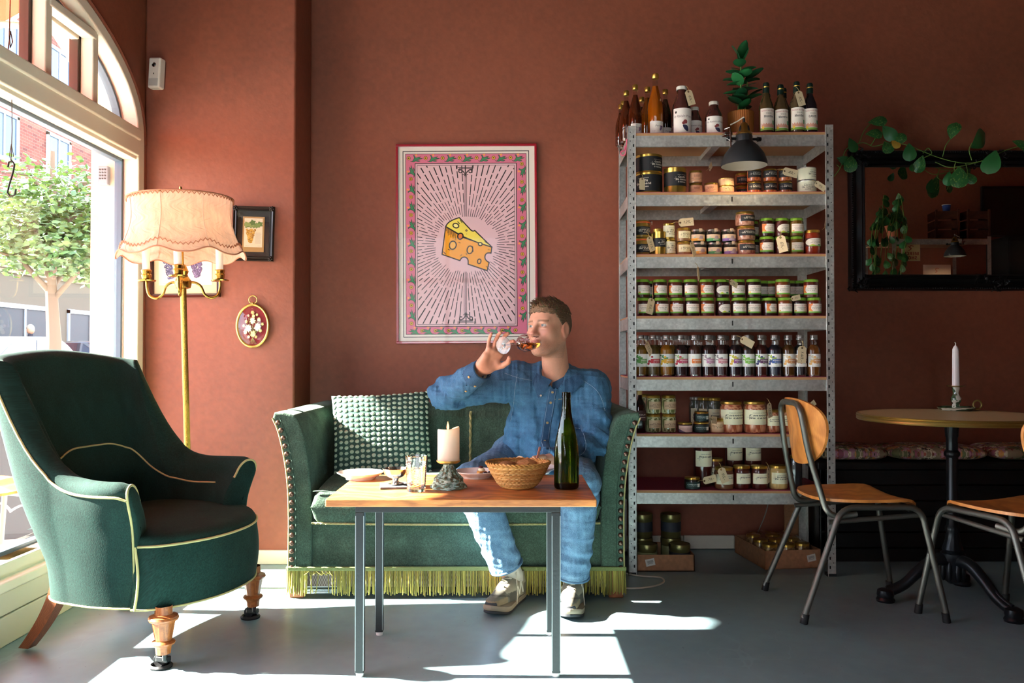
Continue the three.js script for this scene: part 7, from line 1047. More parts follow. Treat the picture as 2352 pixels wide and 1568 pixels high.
{ // round cafe table
  const t = thing('bistro_table', 'round cafe table with brass edged cream top on black cast iron foot', 'table', [1.762, 0, -3.32]);
  mesh('table_top', lathe([0, 0.72, 0.345, 0.72, 0.345, 0.742, 0, 0.742], 64), std({ color: 0xcbb083, roughness: 0.4 }), t);
  mesh('brass_edge', lathe([0.344, 0.7425, 0.352, 0.7425, 0.3545, 0.739, 0.3525, 0.7365, 0.3555, 0.733, 0.3525, 0.7275, 0.3545, 0.722, 0.352, 0.7175, 0.344, 0.7175], 72), std({ color: 0xa88a4a, metalness: 0.9, roughness: 0.35 }), t);
  const iron = std({ color: 0x15181c, roughness: 0.35, metalness: 0.3 });
  mesh('column', lathe([0.06, 0.72, 0.05, 0.708, 0.03, 0.7, 0.026, 0.69, 0.024, 0.655, 0.0215, 0.65, 0.0215, 0.60, 0.029, 0.592, 0.03, 0.585, 0.029, 0.578, 0.0215, 0.57, 0.0215, 0.30, 0.027, 0.292, 0.027, 0.28, 0.024, 0.27, 0.028, 0.24, 0.04, 0.205, 0.036, 0.195, 0.046, 0.19, 0.046, 0.165, 0.04, 0.155, 0.034, 0.11, 0.03, 0.08, 0.018, 0.07, 0, 0.07], 28), iron, t);
  for (const a of [178, 72, -55]) {
    const d = (r, y, w = 0) => V(Math.cos(R(a)) * r - Math.sin(R(a)) * w, y, Math.sin(R(a)) * r + Math.cos(R(a)) * w);
    const pts = [[0.02, 0.16], [0.06, 0.165], [0.1, 0.15], [0.15, 0.11], [0.2, 0.066], [0.24, 0.045], [0.27, 0.036]];
    const leg = mesh('foot_arm', sweep(new THREE.CatmullRomCurve3(pts.map(([r, y]) => d(r, y))).getPoints(20), (q) => 0.026 - 0.008 * q, 10), iron, t);
    mesh('rib', sweep(new THREE.CatmullRomCurve3(pts.map(([r, y]) => d(r, y + 0.018))).getPoints(20), (q) => 0.008, 6), iron, leg);
    mesh('foot_pad', move(lathe([0, 0, 0.034, 0, 0.036, 0.008, 0.03, 0.018, 0.033, 0.028, 0.03, 0.045, 0.016, 0.052, 0, 0.053], 20), d(0.275, 0).x, 0, d(0.275, 0).z), iron, leg);
  }
  for (let i = 0; i < 8; i++) { const a = i * 0.785; mesh('column_leaf', new THREE.SphereGeometry(1, 10, 8).scale(0.011, 0.04, 0.008).translate(Math.cos(a) * 0.038, 0.12, Math.sin(a) * 0.038), iron, t); }
}
{ // chamberstick and candle
  const p = onFloor(2196, 942, 0.7425), g = thing('chamberstick', 'green glazed chamber candlestick with ring handle on the cafe table', 'candlestick', p);
  const gl = phys({ map: tex(128, (u, v) => { const k = fbm(u, v, 6, 4, 331); return k > 0.6 ? [205, 208, 190] : mix([40, 66, 52], [104, 124, 84], fbm(u, v, 14, 2, 333)); }), roughness: 0.2, clearcoat: 0.8 });
  mesh('dish', lathe([0, 0, 0.062, 0, 0.07, 0.006, 0.076, 0.014, 0.074, 0.0155, 0.066, 0.009, 0.02, 0.006, 0, 0.006], 40), gl, g);
  mesh('stem', lathe([0.022, 0.006, 0.016, 0.016, 0.0135, 0.03, 0.02, 0.038, 0.021, 0.052, 0.015, 0.062, 0.0115, 0.075, 0.0145, 0.09, 0.0155, 0.1, 0, 0.1], 24), gl, g);
  mesh('brass_pan', lathe([0, 0.1, 0.03, 0.1015, 0.037, 0.105, 0.0365, 0.1065, 0.02, 0.1035, 0, 0.103], 30), M.gold, g);
  mesh('ring_handle', [move(new THREE.TorusGeometry(0.018, 0.004, 8, 22), 0.092, 0.024, 0), sweep([V(0.068, 0.012, 0), V(0.077, 0.014, 0)], 0.004, 8)], std({ color: 0x9a8648, roughness: 0.35, metalness: 0.6 }), g);
  const c = thing('taper_candle', 'white taper candle with curled tip in the green chamber candlestick', 'candle', [p.x, 0.7425 + 0.103, p.z]);
  mesh('wax', lathe([0, 0, 0.0145, 0, 0.0135, 0.12, 0.0125, 0.158, 0.009, 0.168, 0.004, 0.174, 0.003, 0.176], 20), std({ color: 0xe6e0dc, roughness: 0.4 }), c); mesh('wick', sweep([V(0, 0.174, 0), V(0.001, 0.184, 0), V(-0.003, 0.19, 0)], 0.0022, 6), std({ color: 0xddd6cc, roughness: 0.7 }), c);
}
{ // black bench and flowered cushions
  const b = thing('bench', 'long black panelled wooden bench along the brown wall', 'bench', [1.46, 0, -3.93]); const blk = std({ color: 0x0e0d0c, roughness: 0.4, bumpMap: rep(T.fine, 3), bumpScale: 0.0006 });
  mesh('seat_board', bx(-0.02, 4.4, 0.44, 0.475, -0.27, 0.025, 0.005), blk, b); mesh('end_panel', bx(0, 0.025, 0, 0.44, -0.27, 0.0, 0.003), blk, b);
  for (let i = 0; i < 5; i++) mesh('plank', bx(0.0, 4.4, 0.07 + i * 0.074, 0.07 + i * 0.074 + 0.069, -0.022, 0.0, 0.004), blk, b); mesh('plinth', bx(0.0, 4.4, 0, 0.062, -0.03, -0.012, 0.002), blk, b);
  const fl = canvas(512, 512, (x) => { x.fillStyle = '#8f7a5e'; x.fillRect(0, 0, 512, 512); const k = seed; seed = 51; const cs = ['#c9b79a', '#a8503c', '#7a3328', '#d8c8a8', '#5a5a38', '#b07a8a', '#c98a4a', '#6a7248', '#3e2c24', '#8a4a58']; for (let i = 0; i < 900; i++) { x.fillStyle = cs[Math.floor(rnd() * cs.length)]; const a = rr(0, 512), b2 = rr(0, 512), r = rr(5, 17), n = 5; for (let j = 0; j < n; j++) { const t = j / n * 6.28 + i; x.beginPath(); x.ellipse(a + Math.cos(t) * r * 0.6, b2 + Math.sin(t) * r * 0.6, r * 0.5, r * 0.34, t, 0, 7); x.fill(); } if (i % 3 === 0) { x.fillStyle = '#3a3020'; x.beginPath(); x.arc(a, b2, r * 0.25, 0, 7); x.fill(); } } seed = k; }); fl.wrapS = fl.wrapT = THREE.RepeatWrapping;
  const fm = std({ map: rep(fl, 2.2), roughness: 0.9 });
  [[1.448, 0.345, 'nearest the shelf'], [1.80, 0.47, 'behind the cafe table'], [2.28, 0.46, 'third from the shelf'], [2.75, 0.46, 'fourth from the shelf']].forEach(([x0, w, n], ci) => {
    const g = grid((s, t) => { const a = s * 6.28318, r = Math.min(1, t * 2, (1 - t) * 2), side = t < 0.5 ? 1 : -1, e = Math.sin(Math.min(1, t < 0.5 ? t * 2 : (1 - t) * 2) * Math.PI / 2), nn = 6, ca = Math.cos(a), sa = Math.sin(a), q = 1 / Math.pow(Math.pow(Math.abs(ca), nn) + Math.pow(Math.abs(sa), nn), 1 / nn), x = ca * q * w / 2 * e, z = sa * q * 0.152 * e, th = 0.034 * Math.pow(Math.max(0, 1 - Math.pow(e, 5)), 0.5); return V(x, side * th + (side > 0 ? 0.005 * noise3(x * 14 + ci * 7, z * 14, 3) : 0), z); }, 56, 28, (a, b2, p) => [p.x + ci * 0.37, p.z]);
    const m = solo('bench_cushion', g, fm, `flowered bench cushion ${n}`, 'cushion', 'flowered cushions on the bench'); m.position.set(x0 + w / 2, 0.513, -4.052);
  });
}
solo('cardboard_sheet', move(bx(-0.05, 0.05, 0, 0.3, -0.004, 0.004), at(1850, 1200, 4.15).x - 0.06, 0.0, -4.13, -0.05), M.card, 'brown cardboard sheet leaning behind the shelf post', 'cardboard');
// ---------------------------------------------------------------- mirror with trailing plant
const ZM = 4.175;
{
  const a = at(1955, 343, 4.16), b = at(1955, 666, 4.16), w = 1.42, h = a.y - b.y, m = thing('wall_mirror', 'large rectangular mirror with ornate black frame on the brown wall', 'mirror', [a.x + w / 2, (a.y + b.y) / 2, -ZW]);
  const fr = std({ color: 0x0a0a0a, roughness: 0.38 }), fw = 0.082;
  const prof = [[0, 0.002], [0, 0.03], [0.006, 0.042], [0.014, 0.038], [0.02, 0.028], [0.034, 0.024], [0.046, 0.034], [0.056, 0.04], [0.064, 0.034], [0.068, 0.026], [0.074, 0.03], [0.08, 0.024], [fw, 0.012]];
  const side = (L, k) => creased(grid((s, t) => { const f = t * (prof.length - 1), i = Math.min(prof.length - 2, Math.floor(f)), q = f - i, o = lerp(prof[i][0], prof[i + 1][0], q), d = lerp(prof[i][1], prof[i + 1][1], q); return V(lerp(-L / 2 + o, L / 2 - o, s), k / 2 - o, d); }, 2, prof.length - 1), 0.7);
  for (const [L, k, t] of [[w, h, 0], [h, w, Math.PI / 2], [w, h, Math.PI], [h, w, -Math.PI / 2]]) {
    const f = mesh('frame_side', move(side(L, k), 0, 0, 0, 0, 0, t), fr, m), beads = []; const n = Math.round(L / 0.012); for (let i = 0; i <= n; i++) beads.push(new THREE.SphereGeometry(0.0045, 6, 5).translate(lerp(-L / 2 + 0.01, L / 2 - 0.01, i / n), k / 2 - 0.01, 0.042)); const bd = mesh('beading', move(merge(beads), 0, 0, 0, 0, 0, t), fr, f); bd.userData.kind = 'stuff';
  }
  const k = seed; seed = 61; for (const [cx, cy] of [[-1, 1], [1, 1], [-1, -1], [1, -1], [0, 1], [0, -1]]) { const L = []; for (let i = 0; i < 26; i++) { const px = cx * (w / 2 - 0.041) + rr(-0.05, 0.05) * (cx ? 1 : 1.6), py = cy * (h / 2 - 0.041) + rr(-0.04, 0.04), a2 = rr(0, 6); L.push(sweep([V(px, py, 0.034), V(px + Math.cos(a2) * 0.014, py + Math.sin(a2) * 0.014, 0.044), V(px + Math.cos(a2 + 1) * 0.024, py + Math.sin(a2 + 1) * 0.02, 0.034)], (q) => 0.005 * (1 - 0.5 * q), 5)); } mesh('carved_ornament', merge(L), fr, m); } seed = k;
  mesh('mirror_glass', bx(-w / 2 + fw - 0.008, w / 2 - fw + 0.008, -h / 2 + fw - 0.008, h / 2 - fw + 0.008, 0.004, 0.012), std({ color: 0xd8d8d4, metalness: 1, roughness: 0.0 }), m);
}
function heartLeaf(L) { // heart-shaped leaf, tip at -y
  return grid((s, t) => { const k = s, w = 0.42 * L * Math.pow(Math.sin(Math.PI * Math.pow(1 - k, 0.62)), 0.9) * (1 - 0.1 * k), x = (t - 0.5) * 2 * w, lobe = 0.16 * L * Math.pow(Math.abs(t - 0.5) * 2, 1.3) * (1 - k); return V(x, -k * L + lobe, 0.12 * L * Math.sin(k * 3.1) - 0.5 * Math.abs(x) * 0.35); }, 12, 8);
}
const leafMats = [phys({ map: rep(tex(128, (u, v) => { const k = fbm(u, v, 14, 3, 341); return k > 0.66 ? [120, 150, 70] : mix([34, 92, 44], [52, 118, 58], fbm(u, v, 5, 2, 343)); }), 1), roughness: 0.4, transmission: 0.15, thickness: 0 }), phys({ color: 0x2c6e38, roughness: 0.4, transmission: 0.15, thickness: 0 }), phys({ color: 0xc8a23c, roughness: 0.5, transmission: 0.15, thickness: 0 })], vineMat = std({ color: 0x6a8a3c, roughness: 0.6 });
{
  const v = thing('pothos_vine', 'trailing green pothos vine draped over the top of the mirror', 'plant', [0, 0, 0]); const Z = 4.125, k = seed; seed = 33;
  const P = (l, Zq = Z) => l.map(([a, b]) => at(a, b, Zq + rr(-0.012, 0.008)));
  for (const l of [[[1916, 405], [1930, 385], [1942, 345], [1962, 332], [1985, 328], [2005, 336], [2040, 328], [2070, 330], [2092, 336], [2130, 352], [2170, 366], [2210, 374], [2245, 372], [2275, 362], [2310, 345], [2352, 334], [2420, 330]], [[1973, 328], [1985, 300], [1999, 284]], [[2000, 334], [2015, 312], [2031, 300]], [[2120, 352], [2132, 340], [2140, 352], [2118, 364]], [[2165, 360], [2172, 335], [2182, 320]], [[2232, 368], [2226, 345], [2232, 328]], [[2195, 372], [2192, 390], [2203, 398]], [[2148, 372], [2180, 384], [2240, 374], [2262, 368]], [[2218, 375], [2222, 395], [2216, 420]], [[1930, 385], [1922, 378]]]) mesh('stem', sweep(new THREE.CatmullRomCurve3(P(l)).getPoints(l.length * 5), 0.0022, 6), vineMat, v);
  const lg = heartLeaf(0.082); const leaves = [[1999, 281, 0.95, 80], [2031, 293, 1.0, 40], [1993, 308, 0.9, 90], [1952, 321, 0.85, 20], [2050, 313, 0.85, 60], [2050, 325, 0.6, 30], [2033, 328, 0.85, 10], [1926, 364, 0.75, 70], [1955, 362, 1.0, -10], [2088, 334, 1.0, 0], [2118, 362, 0.95, -15], [2096, 378, 0.5, -20], [2185, 315, 1.0, 155], [2234, 335, 1.5, 125], [2203, 388, 1.3, -10], [2180, 398, 0.8, -10], [2225, 400, 0.7, 20], [2285, 352, 1.4, -25], [2330, 326, 1.0, 60], [1936, 372, 0.6, 40]];
  leaves.forEach(([a, b, s, r], i) => { const m = mesh('leaf', lg, leafMats[i === 5 ? 2 : i % 2], v); m.position.copy(at(a, b, Z - 0.012 - 0.01 * (i % 3))); m.rotation.set(rr(-0.5, 0.2), rr(-0.6, 0.6), R(r)); m.scale.setScalar(s); }); seed = k;
}
// ---------------------------------------------------------------- what the mirror shows: the opposite wall
const mir = (u, v, zr) => at(u, v, 2 * ZM - 0.024 - zr).setZ(-zr); // a point seen in the mirror at pixel u, v that stands at depth zr
{
  const zf = 0.30, zb = -0.38, a = mir(2061, 545, zf), b = mir(2282, 545, zf), H = a.y + 0.02, w = b.x - a.x;
  const g = thing('merchandise_shelf', 'metal shelf with shop sign on the opposite wall, seen in the mirror', 'shelf', [a.x, 0, -zf]);
  for (const x of [0, w]) for (const z of [0, zf - zb - 0.04]) mesh('post', bx(x - 0.018, x + 0.018, 0, H, z, z + 0.004), M.galv, g);
  for (const y of [H - 0.02, H - 0.40, H - 0.9, H - 1.4]) { mesh('board', bx(0, w, y - 0.01, y, 0.002, zf - zb - 0.03), M.card, g); mesh('front_beam', bx(0, w, y - 0.06, y - 0.008, -0.002, 0.002), M.galv, g); }
  const sg = canvas(256, 256, (x) => { x.fillStyle = '#e8c48a'; x.fillRect(0, 0, 256, 256); x.fillStyle = '#a02c1c'; x.textAlign = 'center'; x.font = 'bold 66px sans-serif'; x.fillText('MERCH', 128, 172); x.fillText('SHOP', 128, 236); x.lineWidth = 10; x.strokeStyle = '#a02c1c'; x.beginPath(); x.moveTo(90, 40); x.quadraticCurveTo(150, 10, 140, 60); x.quadraticCurveTo(110, 90, 165, 100); x.moveTo(165, 40); x.lineTo(120, 76); x.stroke(); });
  const c = mir(2100, 577, 0.27), s = thing('shop_sign', 'cream sign with red MERCH SHOP lettering hanging in the mirrored shelf', 'sign', c, Math.PI); mesh('panel', bx(-0.09, 0.09, -0.085, 0.085, -0.003, 0.003), M.white, s); mesh('print', new THREE.PlaneGeometry(0.176, 0.166).translate(0, 0, 0.004), std({ map: sg, roughness: 0.7 }), s); mesh('hanger', sweep([V(0, 0.085, 0), V(0, 0.12, 0)], 0.002, 6), M.twine, s);
  const nt = canvas(256, 160, (x) => { x.fillStyle = '#e6d0c0'; x.fillRect(0, 0, 256, 160); x.strokeStyle = '#c0503c'; x.lineWidth = 5; x.beginPath(); x.moveTo(110, 44); x.quadraticCurveTo(150, 30, 136, 66); x.quadraticCurveTo(116, 84, 146, 86); x.stroke(); x.fillStyle = '#a08070'; x.fillRect(40, 112, 176, 4); x.fillRect(40, 136, 40, 4); x.fillRect(160, 134, 60, 5); });
  const yb = H - 0.40, n0 = mir(2160, 628, 0.1), nn = thing('framed_note', 'pink card with red emblem standing on the mirrored shelf', 'card', [n0.x, yb, -0.1], Math.PI); mesh('card', move(bx(-0.14, 0.14, 0, 0.145, -0.003, 0.003), 0, 0, 0), M.card, nn); mesh('print', new THREE.PlaneGeometry(0.276, 0.141).translate(0, 0.0725, 0.004), std({ map: nt, roughness: 0.7 }), nn);
  clampLamp('clamp_lamp', 'black clamp lamp on the opposite shelf, seen in the mirror', mir(2202, 568, 0.38), Math.PI + 0.3, 0.5);
  // crates and cup on top
  const wood = std({ map: rep(T.plyDark, 2), color: 0xb0a090, roughness: 0.85 });
  for (const [u, tr, lab] of [[2176, 0.15, 'weathered wooden crate turned sideways on the opposite shelf, seen in the mirror'], [2244, 0, 'weathered wooden crate beside the turned one on the opposite shelf']]) { const p = mir(u, 545, 0.05), c2 = thing('wooden_crate', lab, 'crate', [p.x, H, -0.05], Math.PI + tr); for (let i = 0; i < 3; i++) { mesh('slat', bx(-0.12, 0.12, 0.005 + i * 0.095, 0.085 + i * 0.095, 0.09, 0.1), wood, c2); mesh('slat', bx(-0.12, -0.11, 0.005 + i * 0.095, 0.085 + i * 0.095, -0.1, 0.09), wood, c2); mesh('slat', bx(0.11, 0.12, 0.005 + i * 0.095, 0.085 + i * 0.095, -0.1, 0.09), wood, c2); } for (const x of [-0.11, 0.095]) mesh('corner_post', bx(x, x + 0.018, 0, 0.29, 0.1, 0.115), wood, c2); mesh('bottom', bx(-0.12, 0.12, 0, 0.006, -0.1, 0.1), wood, c2); mesh('fill_board', bx(-0.118, 0.118, 0.255, 0.262, -0.098, 0.098), wood, c2); }
  const cp = mir(2182, 468, 0.05), cup = thing('blue_cup', 'blue cup on the wooden crate, seen in the mirror', 'cup', [cp.x, H + 0.29, -0.05]); cup.position.y = H + 0.262; mesh('cup_body', lathe([0, 0, 0.03, 0, 0.04, 0.09, 0.042, 0.092, 0.038, 0.09, 0.028, 0.006, 0, 0.006], 24), std({ color: 0x2450a0, roughness: 0.4 }), cup); mesh('rim', lathe([0.038, 0.086, 0.0425, 0.088, 0.0425, 0.094, 0.038, 0.094], 24), M.white, cup);
  // hanging plant in a clay pot, paper bag, bottle, television
  const pp = mir(2070, 520, 0.22), pl = thing('hanging_plant', 'pothos in a clay pot trailing down beside the opposite shelf, seen in the mirror', 'plant', [pp.x, H, -0.14]); mesh('clay_pot', lathe([0, 0, 0.05, 0, 0.085, 0.12, 0.09, 0.125, 0.08, 0.125, 0, 0.11], 24), std({ color: 0xb86a48, roughness: 0.8 }), pl);
  const k = seed; seed = 71; const lg = heartLeaf(0.085), st = []; for (let i = 0; i < 16; i++) { const a = i * 2.4, r = rr(0.12, 0.24), d = rr(0.2, 0.7), up = rr(0.1, 0.35), pts = [V(0, 0.11, 0), V(Math.cos(a) * r * 0.5 - 0.03, 0.12 + up, Math.sin(a) * 0.08), V(Math.cos(a) * r - 0.12, 0.05, -0.1 - 0.1 * rnd()), V(Math.cos(a) * r * 0.8 - 0.2, -d, -0.2 - 0.1 * rnd())], cv = new THREE.CatmullRomCurve3(pts); st.push(sweep(cv.getPoints(16), 0.003, 5)); for (let j = 0; j < 6; j++) { const q = cv.getPoint(0.3 + 0.7 * j / 5), m = mesh('leaf', lg, leafMats[j % 2], pl); m.position.copy(q); m.rotation.set(rr(-0.5, 0.5), Math.PI + rr(-0.8, 0.8), rr(-0.7, 0.7)); m.scale.setScalar(rr(0.7, 1.1)); } } mesh('stem', merge(st), vineMat, pl); seed = k;
  const bp = mir(2006, 600, 0.2), pb = thing('paper_bag', 'cream paper bag on a stool near the opposite wall, seen in the mirror', 'bag', [bp.x, 0, -0.2]); mesh('stool', [bx(-0.16, 0.16, 1.3, 1.34, -0.16, 0.16, 0.01), bx(-0.14, -0.1, 0, 1.3, -0.14, -0.1), bx(0.1, 0.14, 0, 1.3, -0.14, -0.1), bx(-0.14, -0.1, 0, 1.3, 0.1, 0.14), bx(0.1, 0.14, 0, 1.3, 0.1, 0.14)], wood, pb); mesh('bag', grid((s, t) => { const a = s * 6.28318, q = 1 / Math.pow(Math.pow(Math.abs(Math.cos(a)), 4) + Math.pow(Math.abs(Math.sin(a)), 4), 0.25), w2 = lerp(1, 0.55, t * t); return V(Math.cos(a) * q * 0.11 * w2 + 0.02 * noise3(s * 20, t * 9, 1), 1.34 + t * 0.42, Math.sin(a) * q * 0.07 * w2); }, 40, 12), std({ color: 0xcdbd9c, roughness: 0.9 }), pb);
  const tv = mir(2262, 425, -0.42), T2 = thing('television', 'black switched off television on the opposite wall, seen in the mirror', 'television', [tv.x + 0.42, tv.y - 0.27, 0.44]); mesh('housing', bx(-0.42, 0.42, -0.27, 0.27, -0.04, 0, 0.006), M.black, T2); mesh('screen', bx(-0.405, 0.405, -0.255, 0.255, -0.043, -0.039), phys({ color: 0x050505, roughness: 0.15 }), T2);
  const cb = mir(2288, 548, -0.3), cab = thing('dark_cabinet', 'dark cabinet under the television, seen in the mirror', 'cabinet', [cb.x + 0.26, 0, 0.22]); mesh('carcass', bx(-0.26, 0.26, 0, cb.y, -0.2, 0.2, 0.005), std({ color: 0x1c1c1a, roughness: 0.6 }), cab); for (const x of [-0.25, 0.005]) mesh('door', bx(x, x + 0.245, 0.05, cb.y - 0.05, -0.215, -0.2, 0.004), std({ color: 0x20201d, roughness: 0.6 }), cab);
  solo('ceiling_lamp', bx(3.9, 5.2, CEIL - 0.05, CEIL, 0.0, 0.12, 0.01), M.white, 'white ceiling strip lamp near the opposite wall, seen in the mirror', 'lamp');
}
// ---------------------------------------------------------------- signed distance modelling
const smin = (a, b, k) => { const h = Math.max(k - Math.abs(a - b), 0) / k; return Math.min(a, b) - h * h * k * 0.25; };
const smax = (a, b, k) => -smin(-a, -b, k);
function cone(p, a, b, r0, r1) { // tapered capsule
  const bx_ = b.x - a.x, by = b.y - a.y, bz = b.z - a.z, px = p.x - a.x, py = p.y - a.y, pz = p.z - a.z, t = clamp((px * bx_ + py * by + pz * bz) / (bx_ * bx_ + by * by + bz * bz), 0, 1);
  return Math.hypot(px - bx_ * t, py - by * t, pz - bz * t) - lerp(r0, r1, t);
}
function ell(p, x, y, z, a, b, c) { const u = (p.x - x) / a, v = (p.y - y) / b, w = (p.z - z) / c, k0 = Math.hypot(u, v, w), k1 = Math.hypot(u / a, v / b, w / c); return k1 < 1e-9 ? -Math.min(a, b, c) : k0 * (k0 - 1) / k1; }
function sdf(f, lo, hi, cell, colour) {
  const n = [0, 1, 2].map((k) => Math.ceil((hi.getComponent(k) - lo.getComponent(k)) / cell) + 1), [nx, ny, nz] = n, val = new Float32Array(nx * ny * nz), q = V(), B = 4;
  for (let k = 0; k < nz; k += B) for (let j = 0; j < ny; j += B) for (let i = 0; i < nx; i += B) {
    const d = f(q.set(lo.x + (i + B / 2) * cell, lo.y + (j + B / 2) * cell, lo.z + (k + B / 2) * cell)), far = Math.abs(d) > cell * B * 1.5;
    for (let c = k; c < Math.min(nz, k + B); c++) for (let b = j; b < Math.min(ny, j + B); b++) for (let a = i; a < Math.min(nx, i + B); a++) val[(c * ny + b) * nx + a] = far ? d : f(q.set(lo.x + a * cell, lo.y + b * cell, lo.z + c * cell));
  }
  const id = new Int32Array(nx * ny * nz).fill(-1), pos = [], nor = [], col = [], idx = [], at3 = (a, b, c) => (c * ny + b) * nx + a, e = cell * 0.5;
  for (let k = 0; k < nz - 1; k++) for (let j = 0; j < ny - 1; j++) for (let i = 0; i < nx - 1; i++) {
    let m = 0, sx = 0, sy = 0, sz = 0; const v = [];
    for (let c = 0; c < 8; c++) v.push(val[at3(i + (c & 1), j + ((c >> 1) & 1), k + (c >> 2))]);
    let neg = 0; for (const x of v) neg += x < 0; if (!neg || neg === 8) continue;
    for (let c = 0; c < 8; c++) for (const bit of [1, 2, 4]) if (!(c & bit)) { const d = c | bit; if ((v[c] < 0) !== (v[d] < 0)) { const t = v[c] / (v[c] - v[d]); sx += (c & 1) + (bit === 1 ? t : 0); sy += ((c >> 1) & 1) + (bit === 2 ? t : 0); sz += (c >> 2) + (bit === 4 ? t : 0); m++; } }
    id[at3(i, j, k)] = pos.length / 3; const x = lo.x + (i + sx / m) * cell, y = lo.y + (j + sy / m) * cell, z = lo.z + (k + sz / m) * cell; pos.push(x, y, z);
    const gx = f(q.set(x + e, y, z)) - f(q.set(x - e, y, z)), gy = f(q.set(x, y + e, z)) - f(q.set(x, y - e, z)), gz = f(q.set(x, y, z + e)) - f(q.set(x, y, z - e)), l = Math.hypot(gx, gy, gz) || 1; nor.push(gx / l, gy / l, gz / l);
    if (colour) col.push(...colour(q.set(x, y, z), V(gx / l, gy / l, gz / l)));
  }
  const quad = (a, b, c, d, flip) => { if (a < 0 || b < 0 || c < 0 || d < 0) return; flip ? idx.push(a, c, b, a, d, c) : idx.push(a, b, c, a, c, d); };
  for (let k = 1; k < nz - 1; k++) for (let j = 1; j < ny - 1; j++) for (let i = 1; i < nx - 1; i++) {
    const s = val[at3(i, j, k)] < 0;
    if (s !== (val[at3(i + 1, j, k)] < 0)) quad(id[at3(i, j - 1, k - 1)], id[at3(i, j, k - 1)], id[at3(i, j, k)], id[at3(i, j - 1, k)], !s);
    if (s !== (val[at3(i, j + 1, k)] < 0)) quad(id[at3(i - 1, j, k - 1)], id[at3(i - 1, j, k)], id[at3(i, j, k)], id[at3(i, j, k - 1)], !s);
    if (s !== (val[at3(i, j, k + 1)] < 0)) quad(id[at3(i - 1, j - 1, k)], id[at3(i, j - 1, k)], id[at3(i, j, k)], id[at3(i - 1, j, k)], !s);
  }
  const g = new THREE.BufferGeometry(); g.setAttribute('position', new THREE.Float32BufferAttribute(pos, 3)); g.setAttribute('normal', new THREE.Float32BufferAttribute(nor, 3)); if (colour) g.setAttribute('color', new THREE.Float32BufferAttribute(col, 3)); g.setIndex(idx); return g;
}
